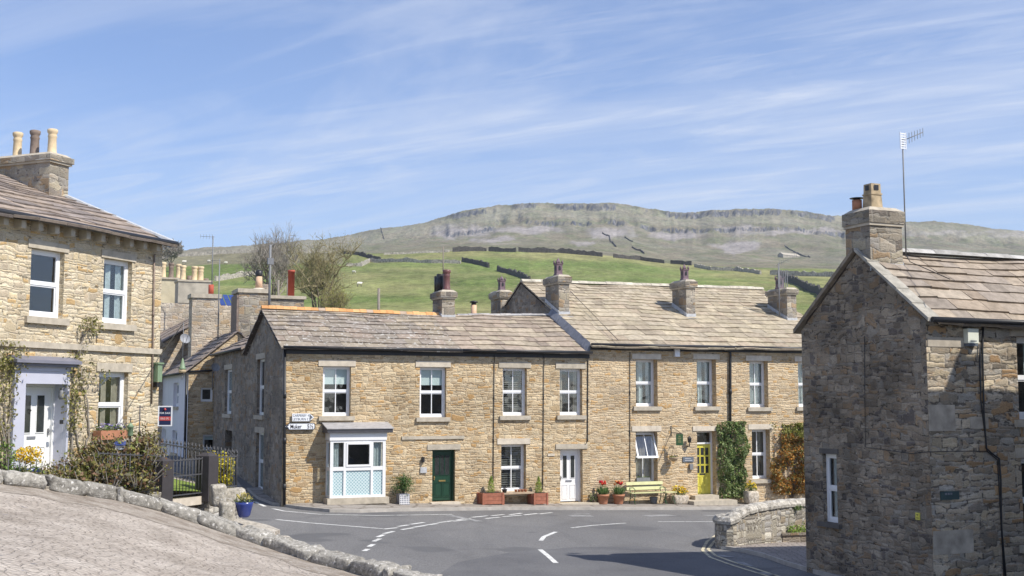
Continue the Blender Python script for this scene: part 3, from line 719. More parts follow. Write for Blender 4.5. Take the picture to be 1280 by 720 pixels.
hb = bpy.data.meshes.new('haze')
def boxmesh(me, a, b):
    v = [(x, y, z) for z in (a[2], b[2]) for x, y in ((a[0], a[1]), (b[0], a[1]), (b[0], b[1]), (a[0], b[1]))]
    me.from_pydata(v, [], [(3, 2, 1, 0), (4, 5, 6, 7), (0, 1, 5, 4), (1, 2, 6, 5), (2, 3, 7, 6), (3, 0, 4, 7)])
zmn = min(q[2] for q in hv+gv); zmx = max(q[2] for q in hv)
boxmesh(hb, (-5200, -610, zmn-1.3), (5200, 3420, zmx+12))
hzm = bpy.data.materials.new('valley_haze'); hzm.use_nodes = True; hn = hzm.node_tree; hn.nodes.remove(hn.nodes['Principled BSDF'])
pv = hn.nodes.new('ShaderNodeVolumePrincipled'); pv.inputs['Color'].default_value = (.80, .88, 1, 1); pv.inputs['Density'].default_value = HAZE; pv.inputs['Anisotropy'].default_value = .2
hn.links.new(pv.outputs[0], hn.nodes['Material Output'].inputs['Volume'])
hb.materials.append(hzm); hz_o = bpy.data.objects.new('haze', hb); COL.objects.link(hz_o); hz_o['kind'] = 'stuff'
# ------------------------------------------------------------------ building helpers
def wall(mb, F, u0, u1, z0, z1, ops, mat=0, dark=1, gable=None, room=True):
    """ops: (ua, ub, za, zb, reveal). gable: (u_apex, z_apex) above z1"""
    us = sorted({u0, u1, *[min(max(o[0], u0), u1) for o in ops], *[min(max(o[1], u0), u1) for o in ops]})
    for a, b in zip(us, us[1:]):
        if b-a < 1e-4: continue
        m = (a+b)/2; hs = sorted([(o[2], o[3]) for o in ops if o[0]-1e-5 <= m <= o[1]+1e-5]); z = z0
        for ha, hb in hs:
            if ha > z: mb.face([F.P(a, 0, z), F.P(b, 0, z), F.P(b, 0, ha), F.P(a, 0, ha)], mat)
            z = max(z, hb)
        if z < z1: mb.face([F.P(a, 0, z), F.P(b, 0, z), F.P(b, 0, z1), F.P(a, 0, z1)], mat)
    for a, b, c, d, r in ops:
        P = F.P
        mb.face([P(a, 0, c), P(a, -r, c), P(a, -r, d), P(a, 0, d)], mat); mb.face([P(b, -r, c), P(b, 0, c), P(b, 0, d), P(b, -r, d)], mat)
        mb.face([P(a, -r, d), P(b, -r, d), P(b, 0, d), P(a, 0, d)], mat); mb.face([P(a, 0, c), P(b, 0, c), P(b, -r, c), P(a, -r, c)], mat)
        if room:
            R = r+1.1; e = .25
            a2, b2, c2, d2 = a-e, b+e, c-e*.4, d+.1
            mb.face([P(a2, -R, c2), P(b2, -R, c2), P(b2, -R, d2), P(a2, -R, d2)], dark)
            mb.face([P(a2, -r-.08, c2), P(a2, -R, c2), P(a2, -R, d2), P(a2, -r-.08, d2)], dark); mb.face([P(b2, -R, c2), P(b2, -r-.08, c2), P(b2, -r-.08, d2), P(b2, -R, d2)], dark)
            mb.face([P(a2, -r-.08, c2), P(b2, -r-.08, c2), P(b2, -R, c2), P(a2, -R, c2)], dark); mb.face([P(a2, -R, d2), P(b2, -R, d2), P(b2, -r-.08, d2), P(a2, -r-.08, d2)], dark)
    if gable:
        mb.face([F.P(u0, 0, z1), F.P(u1, 0, z1), F.P(gable[0], 0, gable[1])], mat)
def sash(root, F, rect, r=.2, bars=1, cover=None, sill=True, lintel=True, ops=None, fr=.075, lw=.17, lm='ashlar_pale', sm='ashlar', lh=.22, sh=.16, mode='sash', proud=.03, name='window', ajar=False):
    """rect: image left, right, top, bottom of the white frame"""
    l_, r_, t_, b_ = rect; Fi = F.off(-r)
    u0, z1 = Fi.uz(l_, (t_+b_)/2)[0], Fi.uz((l_+r_)/2, t_)[1]; u1, z0 = Fi.uz(r_, (t_+b_)/2)[0], Fi.uz((l_+r_)/2, b_)[1]
    if ops is not None: ops.append((u0, u1, z0, z1, r))
    mb = MB(); zm = (z0+z1)/2; d = .07
    def fra(a, b, c, e, v, th, w, wb=None):
        wb = wb or w
        mb.box(F, a, b, v-th, v, c, c+wb); mb.box(F, a, b, v-th, v, e-w, e)
        mb.box(F, a, a+w, v-th, v, c+wb, e-w); mb.box(F, b-w, b, v-th, v, c+wb, e-w)
    fra(u0, u1, z0, z1, -r, d, fr, fr*1.25)
    if mode == 'sash': mb.box(F, u0+fr, u1-fr, -r-d+.01, -r-.012, zm-.035, zm+.035)
    if mode == 'sash' and not ajar: fra(u0+fr, u1-fr, zm+.035, z1-fr, -r-.012, .03, .03); fra(u0+fr, u1-fr, z0+fr*1.25, zm-.035, -r-.03, .03, .035)
    for k in range(bars):
        uc = u0 + (u1-u0)*(k+1)/(bars+1)
        if not ajar: mb.box(F, uc-.016, uc+.016, -r-.05, -r-.014, z0+fr, zm-.035); mb.box(F, uc-.016, uc+.016, -r-.05, -r-.014, zm+.035, z1-fr)
        else: mb.box(F, uc-.016, uc+.016, -r-.05, -r-.014, z0+fr, zm-.035)
    w = mb.build(name, M['upvc'], root)
    g = MB()
    if ajar:
        g.face([F.P(u0+fr, -r-.045, z0+fr), F.P(u1-fr, -r-.045, z0+fr), F.P(u1-fr, -r-.045, zm), F.P(u0+fr, -r-.045, zm)])
        a = MB(); sw = .38   # the top light is hinged at its head and stands open
        def Q(u, k, dv=0): return F.P(u, -r+.02+sw*k+dv, z1-.06 - (z1-zm)*.97*k)
        fu0, fu1 = u0+.02, u1-.02
        for (ua, ub, ka, kb) in ((fu0, fu1, 0, .08), (fu0, fu1, .92, 1), (fu0, fu0+.07, .08, .92), (fu1-.07, fu1, .08, .92), ((fu0+fu1)/2-.015, (fu0+fu1)/2+.015, .08, .92)):
            b_q = [Q(ua, ka), Q(ub, ka), Q(ub, kb), Q(ua, kb)]; t_q = [Q(ua, ka, .04), Q(ub, ka, .04), Q(ub, kb, .04), Q(ua, kb, .04)]
            a.hexa(b_q, t_q)
        s_ = a.build('open_sash', M['upvc'], w)
        g.face([Q(fu0, .05, .02), Q(fu0, .95, .02), Q(fu1, .95, .02), Q(fu1, .05, .02)])
    else:
        v = -r-.045
        if mode == 'sash':
            for za, zb in ((z0+fr, zm), (zm, z1-fr)): g.face([F.P(u0+fr*.9, v, za), F.P(u1-fr*.9, v, za), F.P(u1-fr*.9, v, zb), F.P(u0+fr*.9, v, zb)])
        else: g.face([F.P(u0+fr*.9, v, z0+fr*.9), F.P(u1-fr*.9, v, z0+fr*.9), F.P(u1-fr*.9, v, z1-fr*.9), F.P(u0+fr*.9, v, z1-fr*.9)])
    g.build('pane', M['glass'], w)
    if cover:
        cbs = []; v = (-r-.085 if cover[0] == 'top' else -r-.115); ua, ub = u0+.02, u1-.02
        def drape(x0, x1, za, zb, n=None, amp=.03):
            cb = MB(); cbs.append(cb); n = n or max(4, int((x1-x0)/.05)); pr = None
            for i in range(n+1):
                x = x0+(x1-x0)*i/n; vv = v + amp*(math.sin(i*1.9+x*3)+.4*math.sin(i*.7))
                if pr is not None: cb.face([F.P(pr[0], pr[1], za), F.P(x, vv, za), F.P(x, vv, zb), F.P(pr[0], pr[1], zb)])
                pr = (x, vv)
        kind, m_ = cover
        H = z1-z0; W = u1-u0
        if kind == 'top': drape(ua, ub, z1-H*.36, z1-.03, 2, 0); nm = 'blind'
        elif kind == 'full': drape(ua, ub, z0+.03, z1-.03); nm = 'net_curtain'
        elif kind == 'sides': drape(ua, ua+W*.22, z0+.03, z1-.03); drape(ub-W*.24, ub, z0+.03, z1-.03); nm = 'curtain'
        elif kind == 'mid': drape(ua+W*.28, ua+W*.5, z0+.03, z1-.03); drape(ub-W*.30, ub, z0+.03, z1-.03); nm = 'curtain'
        elif kind == 'right': drape(ub-W*.42, ub, z0+.03, z1-.03); nm = 'curtain'
        elif kind == 'slats':
            nm = 'slatted_blind'; z = z0+.06; cb = MB(); cbs.append(cb)
            while z < z1-.05: cb.face([F.P(ua, v, z), F.P(ub, v, z), F.P(ub, v-.03, z+.045), F.P(ua, v-.03, z+.045)]); z += .085
        for cb in cbs: cb.build(nm, M[m_], w)
    if sill:
        s_ = MB(); s_.box(F, u0-.14, u1+.14, -r+.005, .09, z0-sh, z0-.004); s_.build('sill', M[sm], w)
    if lintel:
        s_ = MB(); s_.box(F, u0-lw, u1+lw, -r-.02, proud, z1+.004, z1+lh); s_.build('lintel', M[lm], w)
    return w, (u0, u1, z0, z1)
PAL_A = [(0.282, 0.242, 0.198), (0.324, 0.277, 0.221), (0.247, 0.217, 0.184), (0.349, 0.301, 0.230), (0.306, 0.242, 0.198), (0.264, 0.234, 0.213), (0.375, 0.309, 0.221), (0.213, 0.183, 0.159)]
PAL_B = [(0.372, 0.314, 0.243), (0.330, 0.264, 0.212), (0.407, 0.349, 0.259), (0.303, 0.246, 0.204), (0.432, 0.366, 0.274), (0.355, 0.288, 0.227), (0.260, 0.221, 0.188)]
PAL_C = [(0.396, 0.343, 0.245), (0.439, 0.377, 0.268), (0.353, 0.301, 0.222), (0.396, 0.318, 0.237), (0.465, 0.402, 0.299), (0.371, 0.310, 0.237), (0.319, 0.268, 0.205), (0.422, 0.368, 0.284)]
PAL_L = [(0.297, 0.243, 0.207), (0.252, 0.216, 0.198), (0.342, 0.279, 0.225), (0.216, 0.189, 0.180), (0.378, 0.306, 0.243), (0.270, 0.234, 0.216)]
PAL_R = [(0.352, 0.293, 0.229), (0.310, 0.259, 0.211), (0.393, 0.327, 0.254), (0.277, 0.241, 0.211), (0.335, 0.293, 0.254), (0.419, 0.361, 0.287), (0.292, 0.233, 0.177)]
def slates(root, eL, eR, rR, rL, pal, n=11, wmin=.35, wmax=.85, name='roof', mat='slate', seed=1, th=.035, deck=True, lo=1.35, warp=.05):
    """stone slates in courses that get shallower towards the ridge; each slate is a thin slab of its own"""
    R = random.Random(seed); PM = [sum(c[i] for c in pal)/len(pal) for i in range(3)]; eL, eR, rR, rL = [Vector(p) for p in (eL, eR, rR, rL)]
    nrm = (eR-eL).cross(rL-eL).normalized()
    if nrm.z < 0: nrm = -nrm
    mb = MB(); hs = [lo - (lo-.72)*i/(n-1) for i in range(n)]; tot = sum(hs); acc = 0; W = (eR-eL).length
    def S(s, t):
        p = eL.lerp(eR, s).lerp(rL.lerp(rR, s), t)
        return p + nrm*warp*(1.6*noise.noise(p*.45)+.6*noise.noise(p*1.7))
    if deck:
        k = 8
        for i in range(k):
            mb.face([S(i/k, 0)-nrm*.05, S((i+1)/k, 0)-nrm*.05, S((i+1)/k, 1)-nrm*.05, S(i/k, 1)-nrm*.05], 0, (.12, .1, .09))
    for h in hs:
        t0 = acc/tot; acc += h; t1 = acc/tot; s = 0
        x = -R.uniform(0, .3)
        while x < W:
            w_ = R.uniform(wmin, wmax)*(.75+.35*h/lo); a = max(0, x)/W; b = min(W, x+w_-.012)/W; x += w_
            if b-a < .05/W: continue
            dz = R.uniform(-.012, .012); t0j = t0 + R.uniform(-.05, .05)*(t1-t0)
            if t0 == 0: t0j = -.02
            c = R.choice(pal); g = R.uniform(.86, 1.12); c = tuple(min(.9, q*g*.6+w_a*g*.4) for q, w_a in zip(c, PM))
            p0, p1 = S(a, t0j), S(b, t0j); q0, q1 = S(a, min(1, t1+.03)), S(b, min(1, t1+.03))
            up0 = nrm*(th*1.6+dz); dn0 = nrm*(th*.6+dz); up1 = nrm*(th*.35); 
            A_, B_, C_, D_ = p0+up0, p1+up0, q1+up1, q0+up1
            mb.face([A_, B_, C_, D_], 0, c)
            mb.face([p0+dn0-nrm*.03, p1+dn0-nrm*.03, B_, A_], 0, tuple(q*.75 for q in c))
            mb.face([p0-nrm*.02, A_, D_, q0-nrm*.02], 0, c); mb.face([B_, p1-nrm*.02, q1-nrm*.02, C_], 0, c)
    return mb.build(name, M[mat], root)
def ridge_caps(root, a, b, mat, name='ridge_tiles', n=None, r=.13, cols=((.6, .25, .08),), h=.07, seed=3, sag=None):
    R = random.Random(seed); a = Vector(a); b = Vector(b); L = (b-a).length; n = n or max(2, int(L/.45)); d = (b-a).normalized(); s = Vector((-d.y, d.x, 0)).normalized()
    mb = MB()
    for i in range(n):
        p = a.lerp(b, i/n)+d*.004; q = a.lerp(b, (i+1)/n)-d*.004
        if sag: p.z += sag(i/n); q.z += sag((i+1)/n)
        j = R.uniform(-.012, .015); c = R.choice(cols); g = R.uniform(.85, 1.15); c = tuple(x*g for x in c)
        pr = [(-r, -h*.9), (-r*.55, h*.45+j), (0, h+j), (r*.55, h*.45+j), (r, -h*.9)]
        for (o0, z0), (o1, z1) in zip(pr, pr[1:]):
            mb.face([p+s*o0+Vector((0, 0, z0)), q+s*o0+Vector((0, 0, z0)), q+s*o1+Vector((0, 0, z1)), p+s*o1+Vector((0, 0, z1))], 0, c)
        mb.face([p+s*o+Vector((0, 0, z)) for o, z in pr], 0, c); mb.face([q+s*o+Vector((0, 0, z)) for o, z in pr][::-1], 0, c)
    return mb.build(name, M[mat], root)
ROUND = [(.13, 0), (.14, .05), (.115, .1), (.105, .5), (.12, .54), (.105, .58), (.105, .62), (.13, .66), (.135, .74), (.11, .76), (.09, .76), (.09, .6)]
def pot(st, p, h, r, mat, kind='round', n=14, cowl=False):
    mb = MB()
    if kind == 'round': pr = [(a/.135*r, b/.76*h) for a, b in ROUND]; mb.lathe(p, pr, n)
    elif kind == 'plain': mb.lathe(p, [(r, 0), (r, h), (r*.75, h), (r*.75, h*.8)], n)
    elif kind == 'square':   # tapering square pot with vents near the head
        mb.lathe(p, [(r*1.35, 0), (r*1.2, h*.55), (r*1.32, h*.56), (r*1.32, h*.62), (r*1.15, h*.63), (r*1.1, h), (r*.8, h), (r*.8, h*.7)], 4, rot=math.pi/4+math.atan(T), smooth=False)
        for k in range(4):
            an = math.atan(T)+k*math.pi/2; c = Vector((p[0]+math.cos(an)*r*.80, p[1]+math.sin(an)*r*.80, p[2]+h*.84)); t = Vector((-math.sin(an), math.cos(an), 0)); o = Vector((math.cos(an), math.sin(an), 0))*.012
            q = [c+t*s_*r*.38+Vector((0, 0, z_*h*.10))+o for s_, z_ in ((-1, -1), (1, -1), (1, 1), (-1, 1))]; mb.face(q, 1)
    elif kind == 'gothic':   # square shaft with gablets and a pierced crown
        mb.lathe(p, [(r*1.4, 0), (r*1.4, h*.12), (r*1.2, h*.15), (r*1.2, h*.62), (r*1.4, h*.66), (r*1.4, h*.72), (r*.9, h*.72)], 4, rot=math.pi/4+math.atan(T), smooth=False)
        for k in range(4):
            an = math.atan(T)+math.pi/4+k*math.pi/2; c = Vector((p[0]+math.cos(an)*r*1.15, p[1]+math.sin(an)*r*1.15, p[2]+h*.7)); mb.lathe(c, [(r*.3, 0), (r*.25, h*.12), (0.001, h*.24)], 4)
        mb.lathe((p[0], p[1], p[2]+h*.7), [(r*.6, 0), (r*.5, h*.16), (.001, h*.36)], 6)
        for k in range(4):
            an = math.atan(T)+k*math.pi/2; c = Vector((p[0]+math.cos(an)*r*.86, p[1]+math.sin(an)*r*.86, p[2]+h*.45)); t = Vector((-math.sin(an), math.cos(an), 0)); o = Vector((math.cos(an), math.sin(an), 0))*.012
            q = [c+t*s_*r*.3+Vector((0, 0, z_*h*.12))+o for s_, z_ in ((-1, -1), (1, -1), (1, .6), (0, 1.3), (-1, .6))]; mb.face(q, 1)
    if cowl:
        c0 = Vector(p); mb.lathe(c0+Vector((0, 0, h)), [(r*.7, 0), (r*.7, h*.14)], 8, 1); mb.lathe(c0+Vector((0, 0, h*1.14)), [(r*1.5, 0), (r*1.5, h*.04), (.02, h*.12)], 10, 1)
    return mb.build('chimney_pot', [M[mat], M['black']], st)
def stack(root, F, u0, u1, v0, v1, z0, z1, mat='stone_stack', cap=.3, over=.09, pots=(), flash=None, course=None, name='chimney', capmat=None, sides=3):
    """v0<v1 outward; body, corbelled cap, flaunching; children: pots, flashing"""
    mb = MB(); zc = z1-cap
    mb.box(F, u0, u1, v0, v1, z0, zc, 0)
    mb.box(F, u0-over*.6, u1+over*.6, v0-over*.6, v1+over*.6, zc-.06, zc, 1)
    mb.box(F, u0-over, u1+over, v0-over, v1+over, zc+.001, z1-.06, 2)
    a, b, c, d, e = u0-over*.7, u1+over*.7, v0-over*.7, v1+over*.7, z1-.06
    lo = [F.P(a, d, e), F.P(b, d, e), F.P(b, c, e), F.P(a, c, e)]; i = min(.12, (u1-u0)*.2)
    hi = [F.P(a+i, d-i, z1+.03), F.P(b-i, d-i, z1+.03), F.P(b-i, c+i, z1+.03), F.P(a+i, c+i, z1+.03)]
    mb.hexa(lo, hi, 1, skip=('b',))
    if course: mb.box(F, u0-.05, u1+.05, v0-.05, v1+.05, course-.05, course+.04, 1)
    st = mb.build(name, [M[mat], M['ashlar'], M[capmat or mat]], root)
    for (fu, fv, h, r, m_, k, *cw) in pots:
        p = F.P(u0+(u1-u0)*fu, v0+(v1-v0)*fv, z1+.0); pot(st, p, h, r, m_, k, cowl=bool(cw and cw[0]))
    if flash:
        fb = MB(); zf0, zf1 = flash
        fb.box(F, u0-.02, u1+.02, v1, v1+.03, zf0-.02, zf0+.16); fb.face([F.P(u0-.06, v1+.03, zf0), F.P(u1+.06, v1+.03, zf0), F.P(u1+.08, v1+.26, zf0-.06), F.P(u0-.08, v1+.26, zf0-.06)])
        for uu in ((u0-.03, u1) if sides == 3 else (u1,)): fb.hexa([F.P(uu, v1, zf0-.1), F.P(uu+.03, v1, zf0-.1), F.P(uu+.03, v0, zf1-.1), F.P(uu, v0, zf1-.1)], [F.P(uu, v1, zf0+.2), F.P(uu+.03, v1, zf0+.2), F.P(uu+.03, v0, zf1+.2), F.P(uu, v0, zf1+.2)])
        fb.build('flashing', M['lead_white'], st)
    return st
def gutter(root, a, b, r=.07, name='gutter', m='black'):
    mb = MB(); mb.tube([a, b], r, 8); return mb.build(name, M[m], root)
def pipe(root, pts, r=.04, name='downpipe', m='black'):
    mb = MB(); mb.tube(pts, r, 8)
    for a, b in zip(pts, pts[1:]):
        L = (Vector(b)-Vector(a)).length
        for k in range(1, int(L/1.6)+1):
            p = Vector(a).lerp(Vector(b), k*1.6/L-.02 if k*1.6 < L else .95); q = Vector(a).lerp(Vector(b), min(.99, k*1.6/L+.02)); mb.tube([p, q], r*1.35, 8)
    return mb.build(name, M[m], root)
def bisect(fn, a, b):
    for _ in range(50):
        m = (a+b)/2
        if (fn(a) < 0) != (fn(m) < 0): b = m
        else: a = m
    return (a+b)/2
def roof_w(F, px, py, ze, zr, wr):
    """inset w at which the sight line meets a roof that climbs from ze to zr over wr"""
    return bisect(lambda w: F.uz(px, py, -w)[1]-(ze+(zr-ze)*w/wr), -.5, wr*1.2)
def door(root, F, rect, r, mat, panels, ops, frame=.09, fmat='white', fanlight=0, lm='ashlar_pale', lh=.2, lw=.2, handle='right', letter='lead', glass='glass', lintel=True, arch=False, bottom_z=None):
    l_, r_, t_, b_ = rect; Fi = F.off(-r)
    u0, z1 = Fi.uz(l_, (t_+b_)/2)[0], Fi.uz((l_+r_)/2, t_)[1]; u1, z0 = Fi.uz(r_, (t_+b_)/2)[0], Fi.uz((l_+r_)/2, b_)[1]
    if bottom_z is not None: z0 = bottom_z
    ops.append((u0, u1, z0, z1, r))
    f = MB(); f.box(F, u0, u0+frame*.7, -r-.06, -r+.03, z0, z1); f.box(F, u1-frame*.7, u1, -r-.06, -r+.03, z0, z1); f.box(F, u0+frame*.7, u1-frame*.7, -r-.06, -r+.03, z1-frame*.7, z1)
    zt = z1-frame*.7
    if fanlight: f.box(F, u0+frame*.7, u1-frame*.7, -r-.06, -r+.03, zt-fanlight-.07, zt-fanlight)
    fr_ = f.build('door_frame', M[fmat], root)
    if fanlight:
        g = MB(); g.face([F.P(u0+frame*.7, -r-.03, zt-fanlight), F.P(u1-frame*.7, -r-.03, zt-fanlight), F.P(u1-frame*.7, -r-.03, zt), F.P(u0+frame*.7, -r-.03, zt)]); g.build('fanlight', M[glass], fr_)
        zt = zt-fanlight-.07
    a, b, c, e = u0+frame*.72, u1-frame*.72, z0+.03, zt-.005; W, H = b-a, e-c
    d = MB(); gl = MB(); d.box(F, a, b, -r-.07, -r-.03, c, e)
    for (x0, x1, y0, y1, k) in panels:
        X0, X1, Y0, Y1 = a+W*x0, a+W*x1, c+H*y0, c+H*y1
        if k == 'g': gl.box(F, X0, X1, -r-.06, -r-.022, Y0, Y1)
        for (p, q, s_, t_2) in ((X0-.02, X1+.02, Y0-.02, Y0), (X0-.02, X1+.02, Y1, Y1+.02), (X0-.02, X0, Y0, Y1), (X1, X1+.02, Y0, Y1)): d.box(F, p, q, -r-.04, -r-.012, s_, t_2)
        if k == 'p': d.box(F, X0+.03, X1-.03, -r-.04, -r-.02, Y0+.03, Y1-.03)
    dr = d.build('door', M[mat], root)
    if gl.v: gl.build('glass', M['doorglass'], dr)
    h = MB(); hx = b-.09 if handle == 'right' else a+.05; h.box(F, hx, hx+.035, -r-.03, -r+.01, c+H*.42, c+H*.5); h.box(F, hx-.01, hx+.045, -r+.01, -r+.03, c+H*.46, c+H*.48); h.build('handle', M['brass' if mat != 'white' else 'galv'], dr)
    h = MB(); h.box(F, (a+b)/2-.13, (a+b)/2+.13, -r-.035, -r-.01, c+H*.385, c+H*.415); h.build('letterbox', M[letter], dr)
    if lintel:
        s_ = MB(); s_.box(F, u0-lw, u1+lw, -r-.02, .035, z1+.004, z1+lh); s_.build('lintel', M[lm], fr_)
    return dr, (u0, u1, z0, z1)
def dg():
    m = plain('dark_door_glass', (.03, .035, .035), .08, .3, 4, spec=.8); return m
M['doorglass'] = dg()
def zline(F, pts, v):
    """image line -> end points on plane v"""
    return [F.P(*((lambda q: (q[0], v, q[1]))(F.uz(x, y, v)))) for x, y in pts]
# ================================================================== the terrace
uD_end = F1.uz(1100, 435)[0]
U_AB = F1.uz(575, 500)[0]; U_BC = F1.uz(737, 500)[0]; U_CD = F1.uz(916, 500)[0]
DEP_A = 7.2; WR = 3.5       # depth of the low pair, inset of its ridge
DEP_C = 13.0; WRC = 6.8
eA0 = F1.uz(357, 434.5)[1]; eA1 = F1.uz(738, 441)[1]
eC0 = F1.uz(738, 431)[1]; eC1 = F1.uz(1004, 436)[1]
FR = F1.off(-WR)
rA = [FR.uz(333, 388)[1], FR.uz(560, 397)[1], FR.uz(688, 396.5)[1]]
def eaveA(u): return eA0+(eA1-eA0)*u/U_BC
def ridgeA(u):
    ua, ub, uc = FR.uz(333, 388)[0], FR.uz(560, 396)[0], U_BC
    return rA[0]+(rA[1]-rA[0])*(u-ua)/(ub-ua) if u < ub else rA[1]+(rA[2]-rA[1])*(u-ub)/(uc-ub)
FRC = F1.off(-WRC)
rC0 = FRC.uz(760, 357.5)[1]; uC0 = FRC.uz(760, 357.5)[0]; rC1 = FRC.uz(947, 363.5)[1]; uC1 = FRC.uz(947, 363.5)[0]
def ridgeC(u): return rC0+(rC1-rC0)*(u-uC0)/(uC1-uC0)
def eaveC(u): return eC0+(eC1-eC0)*(u-U_BC)/(F1.uz(1004, 436)[0]-U_BC)
def gz(u, v=0):
    p = F1.P(u, v, 0); return road_z(p.x, p.y)
def house_shell(root, u0, u1, ops, mat, eave, ridge, wr, dep, left=True, right=True, leftops=None):
    mb = MB(); z0 = gz((u0+u1)/2)-.6
    wall(mb, F1, u0, u1, z0, (eave(u0)+eave(u1))/2+.05, ops)
    Fb = Face(F1.P(u1, -dep, 0)[:2], -F1.d); wall(mb, Fb, 0, u1-u0, z0, eave(u0)-.1, [])
    for side, u in ((left, u0), (right, u1)):
        if not side: continue
        F = Face(F1.P(u, -dep, 0)[:2], F1.n) if u == u0 else Face(F1.P(u, 0, 0)[:2], -F1.n)
        lo = leftops if (u == u0 and leftops) else []
        mat_i = 2 if u == u0 else 0
        wall(mb, F, 0, dep, z0, eave(u)-.05, lo, mat_i)
        ua = dep-wr if u == u0 else wr
        mb.face([F.P(0, 0, eave(u)-.05), F.P(dep, 0, eave(u)-.05), F.P(ua, 0, ridge(u)-.04)], mat_i)
    return mb
roots = {}
def base(u): p = F1.P(u, 0, 0); return (p.x, p.y, road_z(p.x, p.y))
# --- house A : corner cottage with the bay window
hA = thing('stone_cottage', base(0), 'low stone corner cottage with white bay window and dark green door', 'cottage', 'stone cottages of the terrace')
opsA = []; opsG = []
sash(hA, F1, (402, 437, 458, 520), .16, 1, ('top', 'blind'), ops=opsA)
sash(hA, F1, (523, 556, 459, 521.5), .16, 1, ('top', 'blind'), ops=opsA)
door(hA, F1, (538.5, 567, 562, 626.5), .16, 'door_green', [(.12, .36, .52, .92, 'g'), (.40, .60, .52, .92, 'g'), (.64, .88, .52, .92, 'g'), (.12, .47, .08, .36, 'p'), (.53, .88, .08, .36, 'p')], opsA, fmat='door_green', letter='brass', handle='left', lm='ashlar')
FG = Face(F1.P(0, -DEP_A, 0)[:2], F1.n)     # street gable of the corner cottage, u runs towards the front corner
sash(hA, FG, (325, 334, 449, 519), .12, 0, None, ops=opsG, lm='ashlar', fr=.06)
sash(hA, FG, (323.5, 333, 541, 613), .12, 0, ('full', 'net'), ops=opsG, lm='ashlar', fr=.06)
